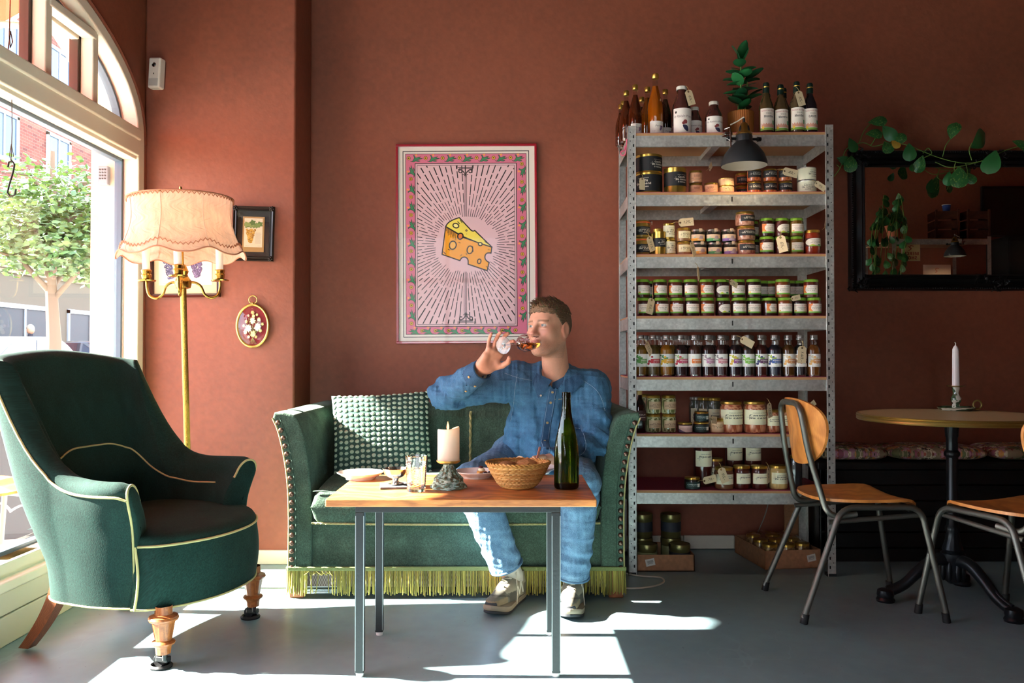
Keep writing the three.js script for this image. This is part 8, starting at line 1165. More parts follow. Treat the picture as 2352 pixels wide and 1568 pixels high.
// ---------------------------------------------------------------- the man on the sofa
{
  const MAN = thing('person', 'person in a blue denim shirt and jeans drinking wine on the green sofa', 'person', [0.15, 0, -3.4]);
  const org = MAN.position, part = (name, geo, mat, parent = MAN) => mesh(name, geo.translate(-org.x, -org.y, -org.z), mat, parent);
  // joints in the room
  const J = { headC: at(1262, 753, 3.43), neckB: at(1279, 872, 3.5), shR: at(1166, 856, 3.5), shL: at(1360, 880, 3.5), elR: at(1022, 906, 3.42), wrR: at(1108, 846, 3.235), elL: at(1372, 1015, 3.42), wrL: at(1262, 1055, 3.24), hipR: V(0.02, 0.53, -3.62), hipL: V(0.25, 0.53, -3.62), knR: at(1086, 1108, 3.2), knL: at(1332, 1108, 3.18), anR: V(-0.004, 0.10, -3.30), anL: V(0.232, 0.10, -3.255) };
  // ---- head, in its own axes: +z forward, +y up, +x the person's own left; y = 0 at the eyes
  const headQ = new THREE.Quaternion().setFromEuler(new THREE.Euler(R(-5), R(-42), R(3), 'YXZ')), headI = headQ.clone().invert(), hp = V();
  const toHead = (p) => hp.copy(p).sub(J.headC).applyQuaternion(headI), fromHead = (x, y, z) => V(x, y, z).applyQuaternion(headQ).add(J.headC);
  const EY = 0.0315;
  function headF(h) { // h in head axes
    const ax = Math.abs(h.x), s = V(ax, h.y, h.z);
    let d = ell(h, 0, 0.022, -0.014, 0.0735, 0.0845, 0.092);
    d = smin(d, ell(h, 0, 0.03, 0.02, 0.064, 0.062, 0.064), 0.03);
    d = smin(d, ell(h, 0, -0.045, 0.026, 0.0545, 0.072, 0.056), 0.035);
    d = smin(d, cone(s, V(0.052, -0.045, -0.012), V(0.03, -0.096, 0.048), 0.02, 0.0165), 0.03);
    d = smin(d, ell(h, 0, -0.104, 0.064, 0.024, 0.0165, 0.02), 0.03);
    d = smin(d, ell(s, 0.042, -0.030, 0.056, 0.024, 0.02, 0.022), 0.03);
    d = smin(d, cone(s, V(0.0, 0.018, 0.081), V(0.040, 0.019, 0.066), 0.0095, 0.010), 0.02);
    d = smin(d, ell(h, 0, -0.068, 0.068, 0.034, 0.03, 0.024), 0.025);
    d = smax(d, -ell(s, EY, -0.001, 0.099, 0.0205, 0.0135, 0.0215), 0.012);
    d = smin(d, Math.hypot(ax - EY, h.y + 0.0005, h.z - 0.0715) - 0.0128, 0.001);
    d = smin(d, ell(s, EY + 0.001, 0.0112, 0.0775, 0.0175, 0.0045, 0.0095), 0.006); // upper lid
    d = smin(d, ell(s, EY, -0.0112, 0.0762, 0.0155, 0.0034, 0.0085), 0.006);
    d = smin(d, cone(h, V(0, 0.008, 0.083), V(0, -0.034, 0.104), 0.0085, 0.0115), 0.012);
    d = smin(d, ell(s, 0.0115, -0.039, 0.092, 0.0085, 0.0075, 0.0105), 0.008);
    d = smax(d, -ell(s, 0.0065, -0.0475, 0.097, 0.0035, 0.003, 0.005), 0.004);
    const lipX = clamp(1 - (h.x / 0.025) ** 2, 0, 1);
    d = smin(d, ell(h, 0, -0.066, 0.0885, 0.0225, 0.0045, 0.007), 0.006);
    d = smin(d, ell(h, 0, -0.0762, 0.0875, 0.0195, 0.0052, 0.007), 0.006);
    d = smax(d, -ell(h, 0, -0.0712, 0.0985, 0.0225, 0.0016, 0.007), 0.003);
    d = smin(d, smax(ell(s, 0.0775, -0.012, -0.012 - 0.12 * (ax - 0.07), 0.0075, 0.032, 0.0195), -ell(s, 0.0855, -0.010, -0.006, 0.006, 0.021, 0.0105), 0.005), 0.009);
    d = smin(d, ell(s, 0.0765, -0.016, 0.004, 0.005, 0.008, 0.005), 0.005);
    return d;
  }
  const neckA = fromHead(0, -0.075, -0.03);
  const neckF = (p) => Math.min(cone(p, neckA, V(J.neckB.x, J.neckB.y - 0.02, J.neckB.z), 0.052, 0.06), 1);
  const skinHead = (p) => smin(headF(toHead(p)), neckF(p), 0.025);
  const base = sr(205, 148, 118), red = sr(196, 108, 88), lip = sr(178, 92, 82), stub = sr(158, 116, 92), brow = sr(124, 84, 54), wht = sr(200, 190, 180), iris = sr(96, 112, 108), blk = sr(24, 20, 18);
  const headCol = (p) => {
    const h = toHead(p), ax = Math.abs(h.x); let c = base.slice(); const n = noise3(h.x * 60, h.y * 60, h.z * 60) * 0.14; c = c.map((v) => v * (1 + n));
    const blend = (t, k) => { k = clamp(k, 0, 1); c = c.map((v, i) => v + (t[i] - v) * k); };
    blend(red, 0.4 * Math.exp(-(((ax - 0.04) / 0.022) ** 2) - (((h.y + 0.032) / 0.02) ** 2)) * (h.z > 0.03 ? 1 : 0)); blend(red, 0.45 * Math.exp(-((h.x / 0.012) ** 2) - (((h.y + 0.036) / 0.014) ** 2)) * (h.z > 0.09 ? 1 : 0)); if (ax > 0.07 && h.z < 0.02) blend(red, 0.35);
    const st = sstep(-h.y, 0.048, 0.075) * (h.z > -0.04 ? 1 : 0) * sstep(-h.y, 0.0, 0.125) * 1.3; blend(stub, st * (0.45 + 1.2 * noise3(h.x * 400, h.y * 400, h.z * 400)) * (h.y > -0.125 ? 1 : 0.3));
    if (h.z > 0.078 && ax < 0.0235 && h.y < -0.058 && h.y > -0.0845) blend(lip, 0.85 * sstep(1 - (h.x / 0.0235) ** 2, 0, 0.25));
    const bd = Math.abs(h.y - 0.0185 - 0.06 * (0.03 - Math.abs(ax - 0.03)) + 0.001); if (h.z > 0.05 && ax > 0.012 && ax < 0.054) blend(brow, (1 - sstep(bd, 0.0018, 0.006)) * 1.0 * (0.8 + 0.8 * noise3(h.x * 500, h.y * 300, 1)));
    const ex = ax - EY, ey = h.y + 0.0005, ez = h.z - 0.0715; if (Math.hypot(ex, ey, ez) < 0.0134 && ez > 0.003) { c = wht.slice(); const gx = h.x > 0 ? h.x - EY : h.x + EY, g = Math.hypot(gx - (-0.001), ey - 0.0008); if (Math.abs(ey) > 0.0075) c = red.slice(); else if (g < 0.0066) c = g > 0.0056 ? blk.slice() : iris.slice(); if (g < 0.003) c = blk.slice(); }
    return c;
  };
  // ---- right hand, holding the stem
  const W = J.wrR, a = V(0.576, 0.765, 0.288).normalize(), nn = V(0.22, -0.45, 0.87); nn.addScaledVector(a, -nn.dot(a)).normalize(); const tt = V().crossVectors(a, nn).normalize();
  const hpnt = (x, y, z) => W.clone().addScaledVector(a, x).addScaledVector(tt, y).addScaledVector(nn, z);
  const bones = []; // [p, q, r0, r1]
  const finger = (y, z, base0, lens, angs, f0, r) => { let p = hpnt(base0, y, z); const fd = f0.clone().normalize(), nc = nn.clone().addScaledVector(fd, -nn.dot(fd)).normalize(); lens.forEach((L, i) => { const th = R(angs[i]), dir = fd.clone().multiplyScalar(Math.cos(th)).addScaledVector(nc, Math.sin(th)).normalize(), q = p.clone().addScaledVector(dir, L); bones.push([p, q, r - 0.0007 * i, r - 0.0007 * (i + 1)]); p = q; }); return p; };
  finger(0.030, -0.004, 0.085, [0.040, 0.025, 0.021], [-6, 22, 62], V(0.56, 0.80, 0.06), 0.0092);
  finger(0.010, -0.004, 0.090, [0.044, 0.028, 0.022], [-8, 20, 58], V(0.42, 0.90, 0.06), 0.0093);
  finger(-0.010, 0.0, 0.088, [0.040, 0.025, 0.02], [-8, 20, 56], V(0.30, 0.94, 0.08), 0.0089);
  finger(-0.029, -0.001, 0.080, [0.032, 0.020, 0.018], [-8, 18, 50], V(0.14, 0.96, 0.10), 0.0079);
  const thB = hpnt(0.028, 0.032, 0.004), th1 = hpnt(0.058, 0.052, 0.022), th2 = hpnt(0.086, 0.056, 0.034), th3 = hpnt(0.106, 0.046, 0.042);
  bones.push([thB, th1, 0.0155, 0.0118], [th1, th2, 0.0115, 0.0105], [th2, th3, 0.0102, 0.0085]);
  const foreR = W.clone().lerp(J.elR, 0.55);
  const palm = (p) => { let d = 1e3; for (const [y, k] of [[0.029, 0.0135], [0.010, 0.0145], [-0.010, 0.0142], [-0.028, 0.0125]]) d = smin(d, cone(p, hpnt(0.008, y * 0.62, 0), hpnt(0.086, y, 0), k + 0.0025, k - 0.003), 0.014); d = smin(d, cone(p, hpnt(0.018, 0.022, 0.009), hpnt(0.05, 0.034, 0.012), 0.0165, 0.012), 0.014); d = smin(d, cone(p, hpnt(0.02, -0.022, 0.008), hpnt(0.055, -0.026, 0.008), 0.014, 0.011), 0.014); return d; };
  const handF = (p) => { let d = palm(p); d = smin(d, cone(p, W.clone().addScaledVector(a, 0.012), foreR, 0.0255, 0.034), 0.022); let fg = 1e3; for (const [p0, q0, r0, r1] of bones) fg = Math.min(fg, cone(p, p0, q0, r0, r1)); return smin(d, fg, 0.006); };
  const handCol = (p) => { const n = noise3(p.x * 70, p.y * 70, p.z * 70) * 0.16; let c = base.map((v) => v * (1.02 + n)); const q = p.clone().sub(W), l = q.dot(a); const k = 0.35 * sstep(l, 0.07, 0.13); return c.map((v, i) => v + (red[i] - v) * k); };
  // ---- the hidden rest of the body, thinner than the clothes
  const bodyF = (p) => { let d = cone(p, V(0.165, 0.78, -3.56), V(0.135, 0.56, -3.59), 0.085, 0.1); d = smin(d, cone(p, J.shR, J.shL, 0.05, 0.05), 0.05); d = smin(d, cone(p, J.neckB, V(0.165, 0.8, -3.56), 0.05, 0.065), 0.03); d = smin(d, cone(p, J.shR, J.elR, 0.045, 0.036), 0.03); d = smin(d, cone(p, J.elR, foreR, 0.036, 0.034), 0.02); d = smin(d, cone(p, J.shL, J.elL, 0.045, 0.036), 0.03); d = smin(d, cone(p, J.elL, J.wrL, 0.036, 0.026), 0.02); for (const [h, k, an] of [[J.hipR, J.knR, J.anR], [J.hipL, J.knL, J.anL]]) { d = smin(d, cone(p, V(0.135, 0.56, -3.58), h, 0.11, 0.085), 0.04); d = smin(d, cone(p, h, k, 0.075, 0.05), 0.04); d = smin(d, cone(p, k, an, 0.048, 0.036), 0.02); } return d; };
  const leftHand = (p) => { const w = J.wrL, d0 = V(-0.75, -0.2, 0.55).normalize(); let d = cone(p, w, w.clone().addScaledVector(d0, 0.07), 0.024, 0.022); for (let i = 0; i < 4; i++) { const b = w.clone().addScaledVector(d0, 0.075).add(V(0.0, 0.018 - i * 0.013, 0.016 - i * 0.01)), m = b.clone().addScaledVector(d0, 0.036).add(V(0, -0.012, 0)), e = m.clone().add(V(0.0, -0.028, 0.01)); d = Math.min(d, cone(p, b, m, 0.009, 0.0085), cone(p, m, e, 0.0085, 0.0075)); } const tb = w.clone().addScaledVector(d0, 0.03).add(V(0, 0.02, 0.01)); return Math.min(d, cone(p, tb, tb.clone().addScaledVector(d0, 0.05).add(V(0, 0.012, 0.012)), 0.011, 0.009)); };
  const hc = J.headC;
  const bodyGeo = merge([
    sdf(skinHead, V(hc.x - 0.13, hc.y - 0.275, hc.z - 0.14), V(hc.x + 0.13, hc.y + 0.12, hc.z + 0.14), 0.0027, headCol),
    sdf(handF, V(W.x - 0.06, W.y - 0.05, W.z - 0.09), V(W.x + 0.17, W.y + 0.19, W.z + 0.11), 0.0026, handCol),
    sdf(bodyF, V(-0.38, 0.02, -3.8), V(0.52, 0.93, -3.1), 0.014, () => base),
    sdf(leftHand, V(J.wrL.x - 0.16, J.wrL.y - 0.08, J.wrL.z - 0.06), V(J.wrL.x + 0.05, J.wrL.y + 0.06, J.wrL.z + 0.12), 0.005, () => base),
  ]);
  const skin = phys({ color: 0xffffff, vertexColors: true, roughness: 0.52, sheen: 0.12, sheenColor: new THREE.Color(1, 0.8, 0.7) });
  part('body', bodyGeo, skin);
  // ---- hair: a close cap and brushed tufts
  const hairM = std({ vertexColors: true, roughness: 0.7 }), hd = sr(66, 48, 34), hl = sr(138, 104, 70);
  const hairline = (h) => { const ax = Math.abs(h.x); if (h.z > 0.0) return 0.058 - 0.01 * (ax / 0.06) + (h.z < 0.045 ? -(0.045 - h.z) * 1.05 : 0); if (h.z > -0.03) return 0.000; return -0.03 - (-0.03 - h.z) * 0.75; };
  const capF = (p) => { const h = toHead(p); const sh = ell(h, 0, 0.022, -0.014, 0.0735, 0.0845, 0.092); let d = smin(sh, ell(h, 0, 0.03, 0.02, 0.064, 0.062, 0.064), 0.03); const ax = Math.abs(h.x), top = sstep(h.y, 0.045, 0.095), th = 0.0035 + 0.012 * top; d -= th + 0.0035 * noise3(h.x * 90, h.y * 60, h.z * 60) * (1 + top); const cut = hairline(h) - h.y + 0.022 * noise3(h.x * 130, h.y * 30, h.z * 130); return smax(d, cut, 0.006); };
  const hairCol = (p) => { const h = toHead(p), k = clamp(0.25 + 0.9 * noise3(h.x * 140, h.y * 50, h.z * 140) + 0.35 * sstep(h.z, 0.0, 0.08), 0, 1); return hd.map((v, i) => v + (hl[i] - v) * k); };
  const hairG = [sdf(capF, V(hc.x - 0.13, hc.y - 0.13, hc.z - 0.14), V(hc.x + 0.13, hc.y + 0.14, hc.z + 0.14), 0.0032, hairCol)];
  const kS = seed; seed = 404;
  for (let i = 0; i < 900; i++) {
    const th = rr(-Math.PI, Math.PI), ph = Math.acos(rr(0.35, 1)), sx = Math.sin(ph) * Math.sin(th), sy = Math.cos(ph), sz = Math.sin(ph) * Math.cos(th), b = V(sx * 0.0735, 0.022 + sy * 0.0845, -0.012 + sz * 0.094); if (b.z > 0.02) b.z += 0.006; if (b.y < hairline(b) + 0.012) continue;
    const L = rr(0.022, 0.04) * (0.55 + 0.5 * sstep(b.y, 0.06, 0.1) + 0.35 * sstep(b.z, 0.02, 0.07)), d = V(sx * 0.6 + rr(-0.25, 0.25), 0.55 + rr(-0.1, 0.25), 0.75 + rr(-0.2, 0.3)).normalize(), m = b.clone().addScaledVector(d, L * 0.55).add(V(sx, sy, sz).multiplyScalar(0.007)), e = b.clone().addScaledVector(d, L).add(V(0, -0.002, 0.002));
    const g = sweep([b, m, e].map((q) => fromHead(q.x, q.y, q.z)), (q) => 0.0026 * (1 - 0.85 * q), 4, false), cc = hd.map((v, k) => v + (hl[k] - v) * clamp(rr(0.0, 0.7) + 0.35 * sstep(b.z, 0.02, 0.08), 0, 1)), n = g.attributes.position.count; g.setAttribute('color', new THREE.Float32BufferAttribute(new Float32Array(n * 3).map((_, k) => cc[k % 3]), 3)); hairG.push(g);
  }
  seed = kS; part('hair', merge(hairG), hairM);
  // ---- shirt
  const chest = V(0.166, 0.79, -3.535), waist = V(0.135, 0.535, -3.56);
  const warp = (p, c, s) => V(p.x, p.y, c + (p.z - c) / s), ctr = -3.545, SZ = 0.74;
  const cuffR = W.clone().addScaledVector(a, -0.012), cuffDir = J.elR.clone().sub(W).normalize();
  const wlDir = J.elL.clone().sub(J.wrL).normalize(), cufA = cuffR.clone().addScaledVector(cuffDir, 0.02);
  const foreCut = (p) => smax(cone(p, J.elR, cufA, 0.066, 0.046), -(p.clone().sub(cuffR).dot(cuffDir)), 0.006);
  function shirtSolid(p) {
    const q = warp(p, ctr, SZ);
    let d = cone(q, V(chest.x, chest.y, ctr), V(waist.x, waist.y + 0.03, ctr), 0.162, 0.182) * 0.82;
    d = smin(d, cone(p, J.shR.clone().add(V(0.0, -0.03, 0)), J.shL.clone().add(V(-0.01, -0.03, 0)), 0.072, 0.074), 0.06);
    d = smin(d, cone(p, V(J.neckB.x, J.neckB.y - 0.02, J.neckB.z - 0.01), V(0.175, 0.82, -3.53), 0.07, 0.11), 0.05);
    d = smin(d, cone(p, J.shR.clone().add(V(0.015, -0.035, 0)), J.elR, 0.078, 0.066), 0.05);
    d = smin(d, foreCut(p), 0.02);
    d = smin(d, cone(p, J.shL.clone().add(V(0, -0.02, 0)), J.elL, 0.076, 0.064), 0.045);
    d = smin(d, smax(cone(p, J.elL, J.wrL, 0.064, 0.045), -p.clone().sub(J.wrL).dot(wlDir) - 0.004, 0.005), 0.02);
    d = smin(d, ell(p, waist.x, 0.50, -3.52, 0.215, 0.06, 0.16), 0.05);
    // folds
    const el = p.distanceTo(J.elR), k1 = Math.exp(-((el / 0.13) ** 2)), e2 = Math.exp(-((p.distanceTo(J.elL) / 0.13) ** 2)), dv = p.clone().sub(J.elR), along = dv.x * 0.86 - dv.y * 0.5;
    d += 0.010 * k1 * Math.sin(dv.y * 70 + dv.x * 46 + 3 * noise3(p.x * 9, p.y * 9, p.z * 9)) + 0.010 * e2 * Math.sin((p.y - J.elL.y) * 90 + (p.x - J.elL.x) * 50 + 3 * noise3(p.x * 9, p.y * 9, p.z * 9));
    const tor = Math.exp(-(((p.x - 0.12) / 0.17) ** 2)); d += 0.009 * tor * Math.sin((p.x + 0.25 * (p.y - 0.7)) * 58 + 4 * noise3(p.x * 5, p.y * 4, 2)) * sstep(p.y, 0.48, 0.6) * (1 - 0.6 * sstep(p.y, 0.74, 0.86));
    d += 0.012 * noise3(p.x * 13, p.y * 13, p.z * 13) + 0.009 * Math.exp(-(((p.y - 0.53) / 0.05) ** 2)) * Math.sin(p.x * 66 + p.y * 40);
    return d;
  }
  const neckAx = J.neckB.clone().sub(neckA).normalize();
  const shirtF = (p) => { let d = shirtSolid(p); d = smax(d, 0.485 - p.y - 0.03 * noise3(p.x * 7, 3, p.z * 7), 0.01); const nk = cone(p, fromHead(0, -0.08, -0.01), V(J.neckB.x - 0.014, J.neckB.y - 0.026, J.neckB.z + 0.045), 0.058, 0.04); d = smax(d, -nk, 0.01); const inner = cone(p, cuffR.clone().addScaledVector(cuffDir, -0.05), cuffR.clone().addScaledVector(cuffDir, 0.06), 0.038, 0.036); d = smax(d, -inner, 0.004); return d; };
  const denim = std({ map: rep(T.denim, 9), roughness: 0.85, bumpMap: rep(T.fine, 16), bumpScale: 0.0008 }), denimDk = std({ map: rep(T.denim, 9), color: 0xc8d0da, roughness: 0.85, bumpMap: rep(T.fine, 20), bumpScale: 0.001 }), thread = std({ color: 0xa9bccb, roughness: 0.9 });
  const shirt = part('shirt', metres(sdf(shirtF, V(-0.42, 0.44, -3.8), V(0.52, 0.99, -3.12), 0.0075)), denim);
  const q0 = V(); const front = (x, y, z0 = -3.15) => { let z = z0; for (let i = 0; i < 60; i++) { const d = shirtSolid(q0.set(x, y, z)); if (d < 0.0008) break; z -= Math.max(0.0006, d * 0.7); } return V(x, y, z); };
  const strip = (pts, w, off, th = 0.003) => { // flat band lying on the shirt front along pts
    const c = new THREE.CatmullRomCurve3(pts.map(([x, y]) => V(x, y, 0))), rows = []; for (let i = 0; i <= 40; i++) { const p = c.getPoint(i / 40), t = c.getTangent(i / 40), nx = -t.y, ny = t.x, row = []; for (const k of [-1, -0.9, 0, 0.9, 1]) { const f = front(p.x + nx * w * k / 2, p.y + ny * w * k / 2); f.z += Math.abs(k) > 0.95 ? off - 0.003 : off + th * 0.5; row.push(f); } rows.push(row); }
    return grid((s, t) => rows[Math.round(s * 40)][Math.round(t * 4)], 40, 4, (s, t, p) => [p.x, p.y]);
  };
  const plk = [[0.168, 0.838], [0.160, 0.79], [0.146, 0.70], [0.134, 0.62], [0.122, 0.53]];
  const pc = new THREE.CatmullRomCurve3(plk.map(([x, y]) => V(x, y, 0)));
  part('placket', strip(plk, 0.034, 0.0025), denimDk, shirt);
  const stitch = (pts, off = 0.0045, dash = 0.0055) => { const c = new THREE.CatmullRomCurve3(pts.map(([x, y]) => V(x, y, 0))), L = c.getLength(), n = Math.floor(L / dash), out = []; for (let i = 0; i < n; i++) { const a0 = c.getPointAt(i / n), b0 = c.getPointAt((i + 0.6) / n), A = front(a0.x, a0.y), B2 = front(b0.x, b0.y); A.z += off; B2.z += off; out.push(sweep([A, B2], 0.0007, 4)); } return merge(out); };
  for (const s of [-1, 1]) part('stitching', stitch(plk.map(([x, y]) => [x + s * 0.013, y]), 0.0058), thread, shirt).userData.kind = 'stuff';
  for (const t of [0.06, 0.27, 0.50, 0.73, 0.95]) { const p = pc.getPoint(t), f = front(p.x, p.y), b = part('button', new THREE.CylinderGeometry(0.0052, 0.0052, 0.0026, 16).rotateX(Math.PI / 2).translate(f.x, f.y, f.z + 0.0062), std({ color: 0x9a8458, roughness: 0.3 }), shirt); }
  // breast pocket
  const pk = [[0.205, 0.700], [0.285, 0.690], [0.290, 0.600], [0.248, 0.582], [0.203, 0.606]];
  { const g = grid((s, t) => { const x0 = lerp(pk[0][0], pk[4][0], t), x1 = lerp(pk[1][0], pk[2][0], t), x = lerp(x0, x1, s), yT = lerp(pk[0][1], pk[1][1], s), yB = lerp(pk[4][1], pk[2][1], s) - 0.02 * (1 - Math.abs(s - 0.5) * 2), y = lerp(yT, yB, t), f = front(x, y), e = Math.min(s, 1 - s, t, 1 - t) < 0.02; f.z += e ? 0.001 : 0.0038; return f; }, 16, 16, (s, t, p) => [p.x, p.y]); part('pocket', g, denimDk, shirt); part('stitching', stitch([...pk.slice(1), pk[0]], 0.0052), thread, shirt).userData.kind = 'stuff'; part('stitching', stitch([[0.206, 0.684], [0.285, 0.674]], 0.0055), thread, shirt).userData.kind = 'stuff'; }
  part('yoke_seam', stitch([[-0.03, 0.905], [0.03, 0.885], [0.085, 0.875]], 0.002), thread, shirt).userData.kind = 'stuff';
  part('shoulder_seam', stitch([[0.262, 0.89], [0.31, 0.865], [0.352, 0.83], [0.372, 0.79], [0.382, 0.75]], 0.002), thread, shirt).userData.kind = 'stuff';
  part('shoulder_seam', stitch([[0.022, 0.90], [0.012, 0.84], [0.006, 0.77], [-0.006, 0.70]], 0.002), thread, shirt).userData.kind = 'stuff';
  // collar: stand and two flaps
  const cz = J.neckB.z; const flap = (pts, th) => { const [A, B2, C, D] = pts, g = grid((s, t) => { const p = A.clone().lerp(B2, s).lerp(D.clone().lerp(C, s), t); p.z += 0.010 * Math.sin(Math.PI * t) * (0.4 + 0.6 * s); return p; }, 8, 8, (s, t, p) => [p.x, p.y]); return g; };
  const NB = J.neckB, neckPts = (r, y, ph) => V(NB.x + Math.cos(ph) * r, y, NB.z + Math.sin(ph) * r * 0.95);
  { const rows = []; const g = grid((s, t) => { // collar running round the neck, open at the throat
      const ph = lerp(R(108), R(108 - 318), s), fr = Math.pow(Math.abs(s - 0.5) * 2, 2.2), hgt = lerp(0.93, 0.868, fr), up = t < 0.5 ? t * 2 : 1, dn = t > 0.5 ? (t - 0.5) * 2 : 0, r = lerp(0.074, 0.068, up) + 0.022 * dn, y = lerp(hgt - 0.045, hgt, up) - lerp(0.035, 0.05, fr) * dn; return neckPts(r, y + 0.004 * Math.sin(s * 20), ph); }, 60, 10, (s, t, p) => [s * 0.5, t * 0.1]); part('collar', g, denimDk, shirt); }
  for (const [sx, tip] of [[-1, V(0.110, 0.800, 0)], [1, V(0.218, 0.792, 0)]]) {
    const ph0 = sx < 0 ? R(112) : R(68), A = neckPts(0.076, 0.876, ph0), ph1 = sx < 0 ? R(175) : R(5), B2 = neckPts(0.088, 0.905, ph1), C = neckPts(0.108, 0.868, ph1), t2 = front(tip.x, tip.y); t2.z += 0.012; if (sx < 0) A.x += 0.004;
    const g = grid((s, t) => { const u = A.clone().lerp(B2, s), l = t2.clone().lerp(C, Math.pow(s, 0.9)), p = u.lerp(l, t); const f = front(p.x, p.y); p.z = Math.max(p.z, f.z + 0.007) + 0.006 * Math.sin(Math.PI * t); return p; }, 14, 8, (s, t, p) => [p.x, p.y]); const fl = part('collar_flap', g, denimDk, shirt); const bt = t2.clone().lerp(A, 0.12); part('collar_button', new THREE.CylinderGeometry(0.0042, 0.0042, 0.003, 14).rotateX(Math.PI / 2).translate(bt.x + 0.002, bt.y + 0.004, bt.z + 0.006), std({ color: 0xb8a890, roughness: 0.35 }), shirt);
  }
  part('undershirt', sdf((p) => smax(Math.abs(cone(p, V(NB.x - 0.006, NB.y - 0.03, NB.z + 0.006), V(NB.x - 0.014, NB.y - 0.1, NB.z + 0.03), 0.06, 0.062)) - 0.004, Math.max(p.y - (NB.y - 0.05 - (p.z - NB.z) * 0.25), NB.y - 0.082 - p.y), 0.003), V(NB.x - 0.12, NB.y - 0.12, NB.z - 0.1), V(NB.x + 0.12, NB.y + 0.02, NB.z + 0.14), 0.006), std({ color: 0x9a9a92, roughness: 0.9 }));
  // turned cuff
  { const ux = V(0, 0, 1).addScaledVector(cuffDir, -cuffDir.z).normalize(), uy = V().crossVectors(cuffDir, ux); const ring = (l, r) => (s) => cuffR.clone().addScaledVector(cuffDir, l).addScaledVector(ux, Math.cos(s * 6.28318) * r).addScaledVector(uy, Math.sin(s * 6.28318) * r * 0.92);
    const pr = [[0.004, 0.037], [-0.012, 0.0385], [-0.014, 0.0425], [-0.01, 0.0465], [0.02, 0.0505], [0.05, 0.0525], [0.054, 0.049]]; part('cuff', grid((s, t) => { const f = t * 6, i = Math.min(5, Math.floor(f)), q = f - i; return ring(lerp(pr[i][0], pr[i + 1][0], q), lerp(pr[i][1], pr[i + 1][1], q))(s); }, 40, 12, (s, t) => [s * 0.3, t * 0.1]), denimDk, shirt);
    part('cuff_lining', grid((s, t) => ring(lerp(-0.0145, 0.03, t), lerp(0.0395, 0.0375, t))(s), 40, 3), std({ color: 0xc9bfa6, roughness: 0.9 }), shirt);
    for (const [l, ph] of [[0.02, 0.02], [0.04, 0.86], [0.095, 0.88]]) { const p = ring(l, 0.0535)(ph); const o = p.clone().sub(cuffR.clone().addScaledVector(cuffDir, l)).normalize(); part('cuff_button', new THREE.SphereGeometry(0.0055, 12, 8).scale(1, 1, 0.5).applyQuaternion(new THREE.Quaternion().setFromUnitVectors(V(0, 0, 1), o)).translate(p.x, p.y, p.z), std({ color: 0xb89a60, roughness: 0.3 }), shirt); } }
  // ---- jeans
  const hemR = V(-0.022, 0.148, -3.272), hemL = V(0.236, 0.118, -3.235);
  const legF = (p) => { let d = cone(p, J.hipR, J.hipL, 0.11, 0.11); d = smin(d, cone(p, J.hipR, J.knR, 0.092, 0.076), 0.05); d = smin(d, cone(p, J.hipL, J.knL, 0.092, 0.076), 0.05); const r1 = cone(p, J.knR, hemR, 0.077, 0.066), l1 = cone(p, J.knL, hemL, 0.077, 0.064); d = smin(d, r1, 0.02); d = smin(d, l1, 0.02); const kk = Math.exp(-(((p.y - 0.2) / 0.07) ** 2)); d += 0.0045 * kk * Math.sin(p.y * 110 + p.x * 40 + 2 * noise3(p.x * 8, p.y * 8, p.z * 8)) + 0.012 * noise3(p.x * 11, p.y * 11, p.z * 11) + 0.006 * Math.exp(-(((p.y - 0.44) / 0.06) ** 2)) * Math.sin(p.y * 90 + p.z * 60); return d; };
  const hemCut = (p) => { const dR = J.knR.clone().sub(hemR).normalize(), dL = J.knL.clone().sub(hemL).normalize(), left = p.x < 0.13; return left ? -(p.clone().sub(hemR).dot(dR)) : -(p.clone().sub(hemL).dot(dL)); };
  const jeansF = (p) => { let d = legF(p); d = smax(d, hemCut(p), 0.004); d = smax(d, -Math.min(cone(p, hemR.clone().lerp(J.knR, -0.2), hemR.clone().lerp(J.knR, 0.3), 0.05, 0.046), cone(p, hemL.clone().lerp(J.knL, -0.2), hemL.clone().lerp(J.knL, 0.3), 0.05, 0.046)), 0.003); return d; };
  const jm = std({ map: rep(T.jeans, 8), roughness: 0.85, bumpMap: rep(T.fine, 14), bumpScale: 0.0008 }), jeans = part('jeans', metres(sdf(jeansF, V(-0.29, 0.07, -3.78), V(0.42, 0.68, -3.06), 0.008)), jm);
  for (const [h, k, r] of [[hemR, J.knR, 0.068], [hemL, J.knL, 0.066]]) { const d = k.clone().sub(h).normalize(), ux = V(0, 0, 1).addScaledVector(d, -d.z).normalize(), uy = V().crossVectors(d, ux), ring = []; for (let i = 0; i <= 40; i++) { const s = i / 40 * 6.28318; ring.push(h.clone().addScaledVector(d, 0.002).addScaledVector(ux, Math.cos(s) * (r - 0.003)).addScaledVector(uy, Math.sin(s) * (r - 0.003))); } part('hem', sweep(ring, 0.0055, 8, false), std({ map: rep(T.jeans, 8), color: 0xdfe6ee, roughness: 0.85 }), jeans); }
  // ---- socks and shoes
  const sockM = std({ color: 0xb8b4a6, roughness: 0.95, bumpMap: rep(tex(64, grey((u) => 0.5 + 0.5 * Math.sin(u * 6.283 * 8)), false), 3), bumpScale: 0.002 });
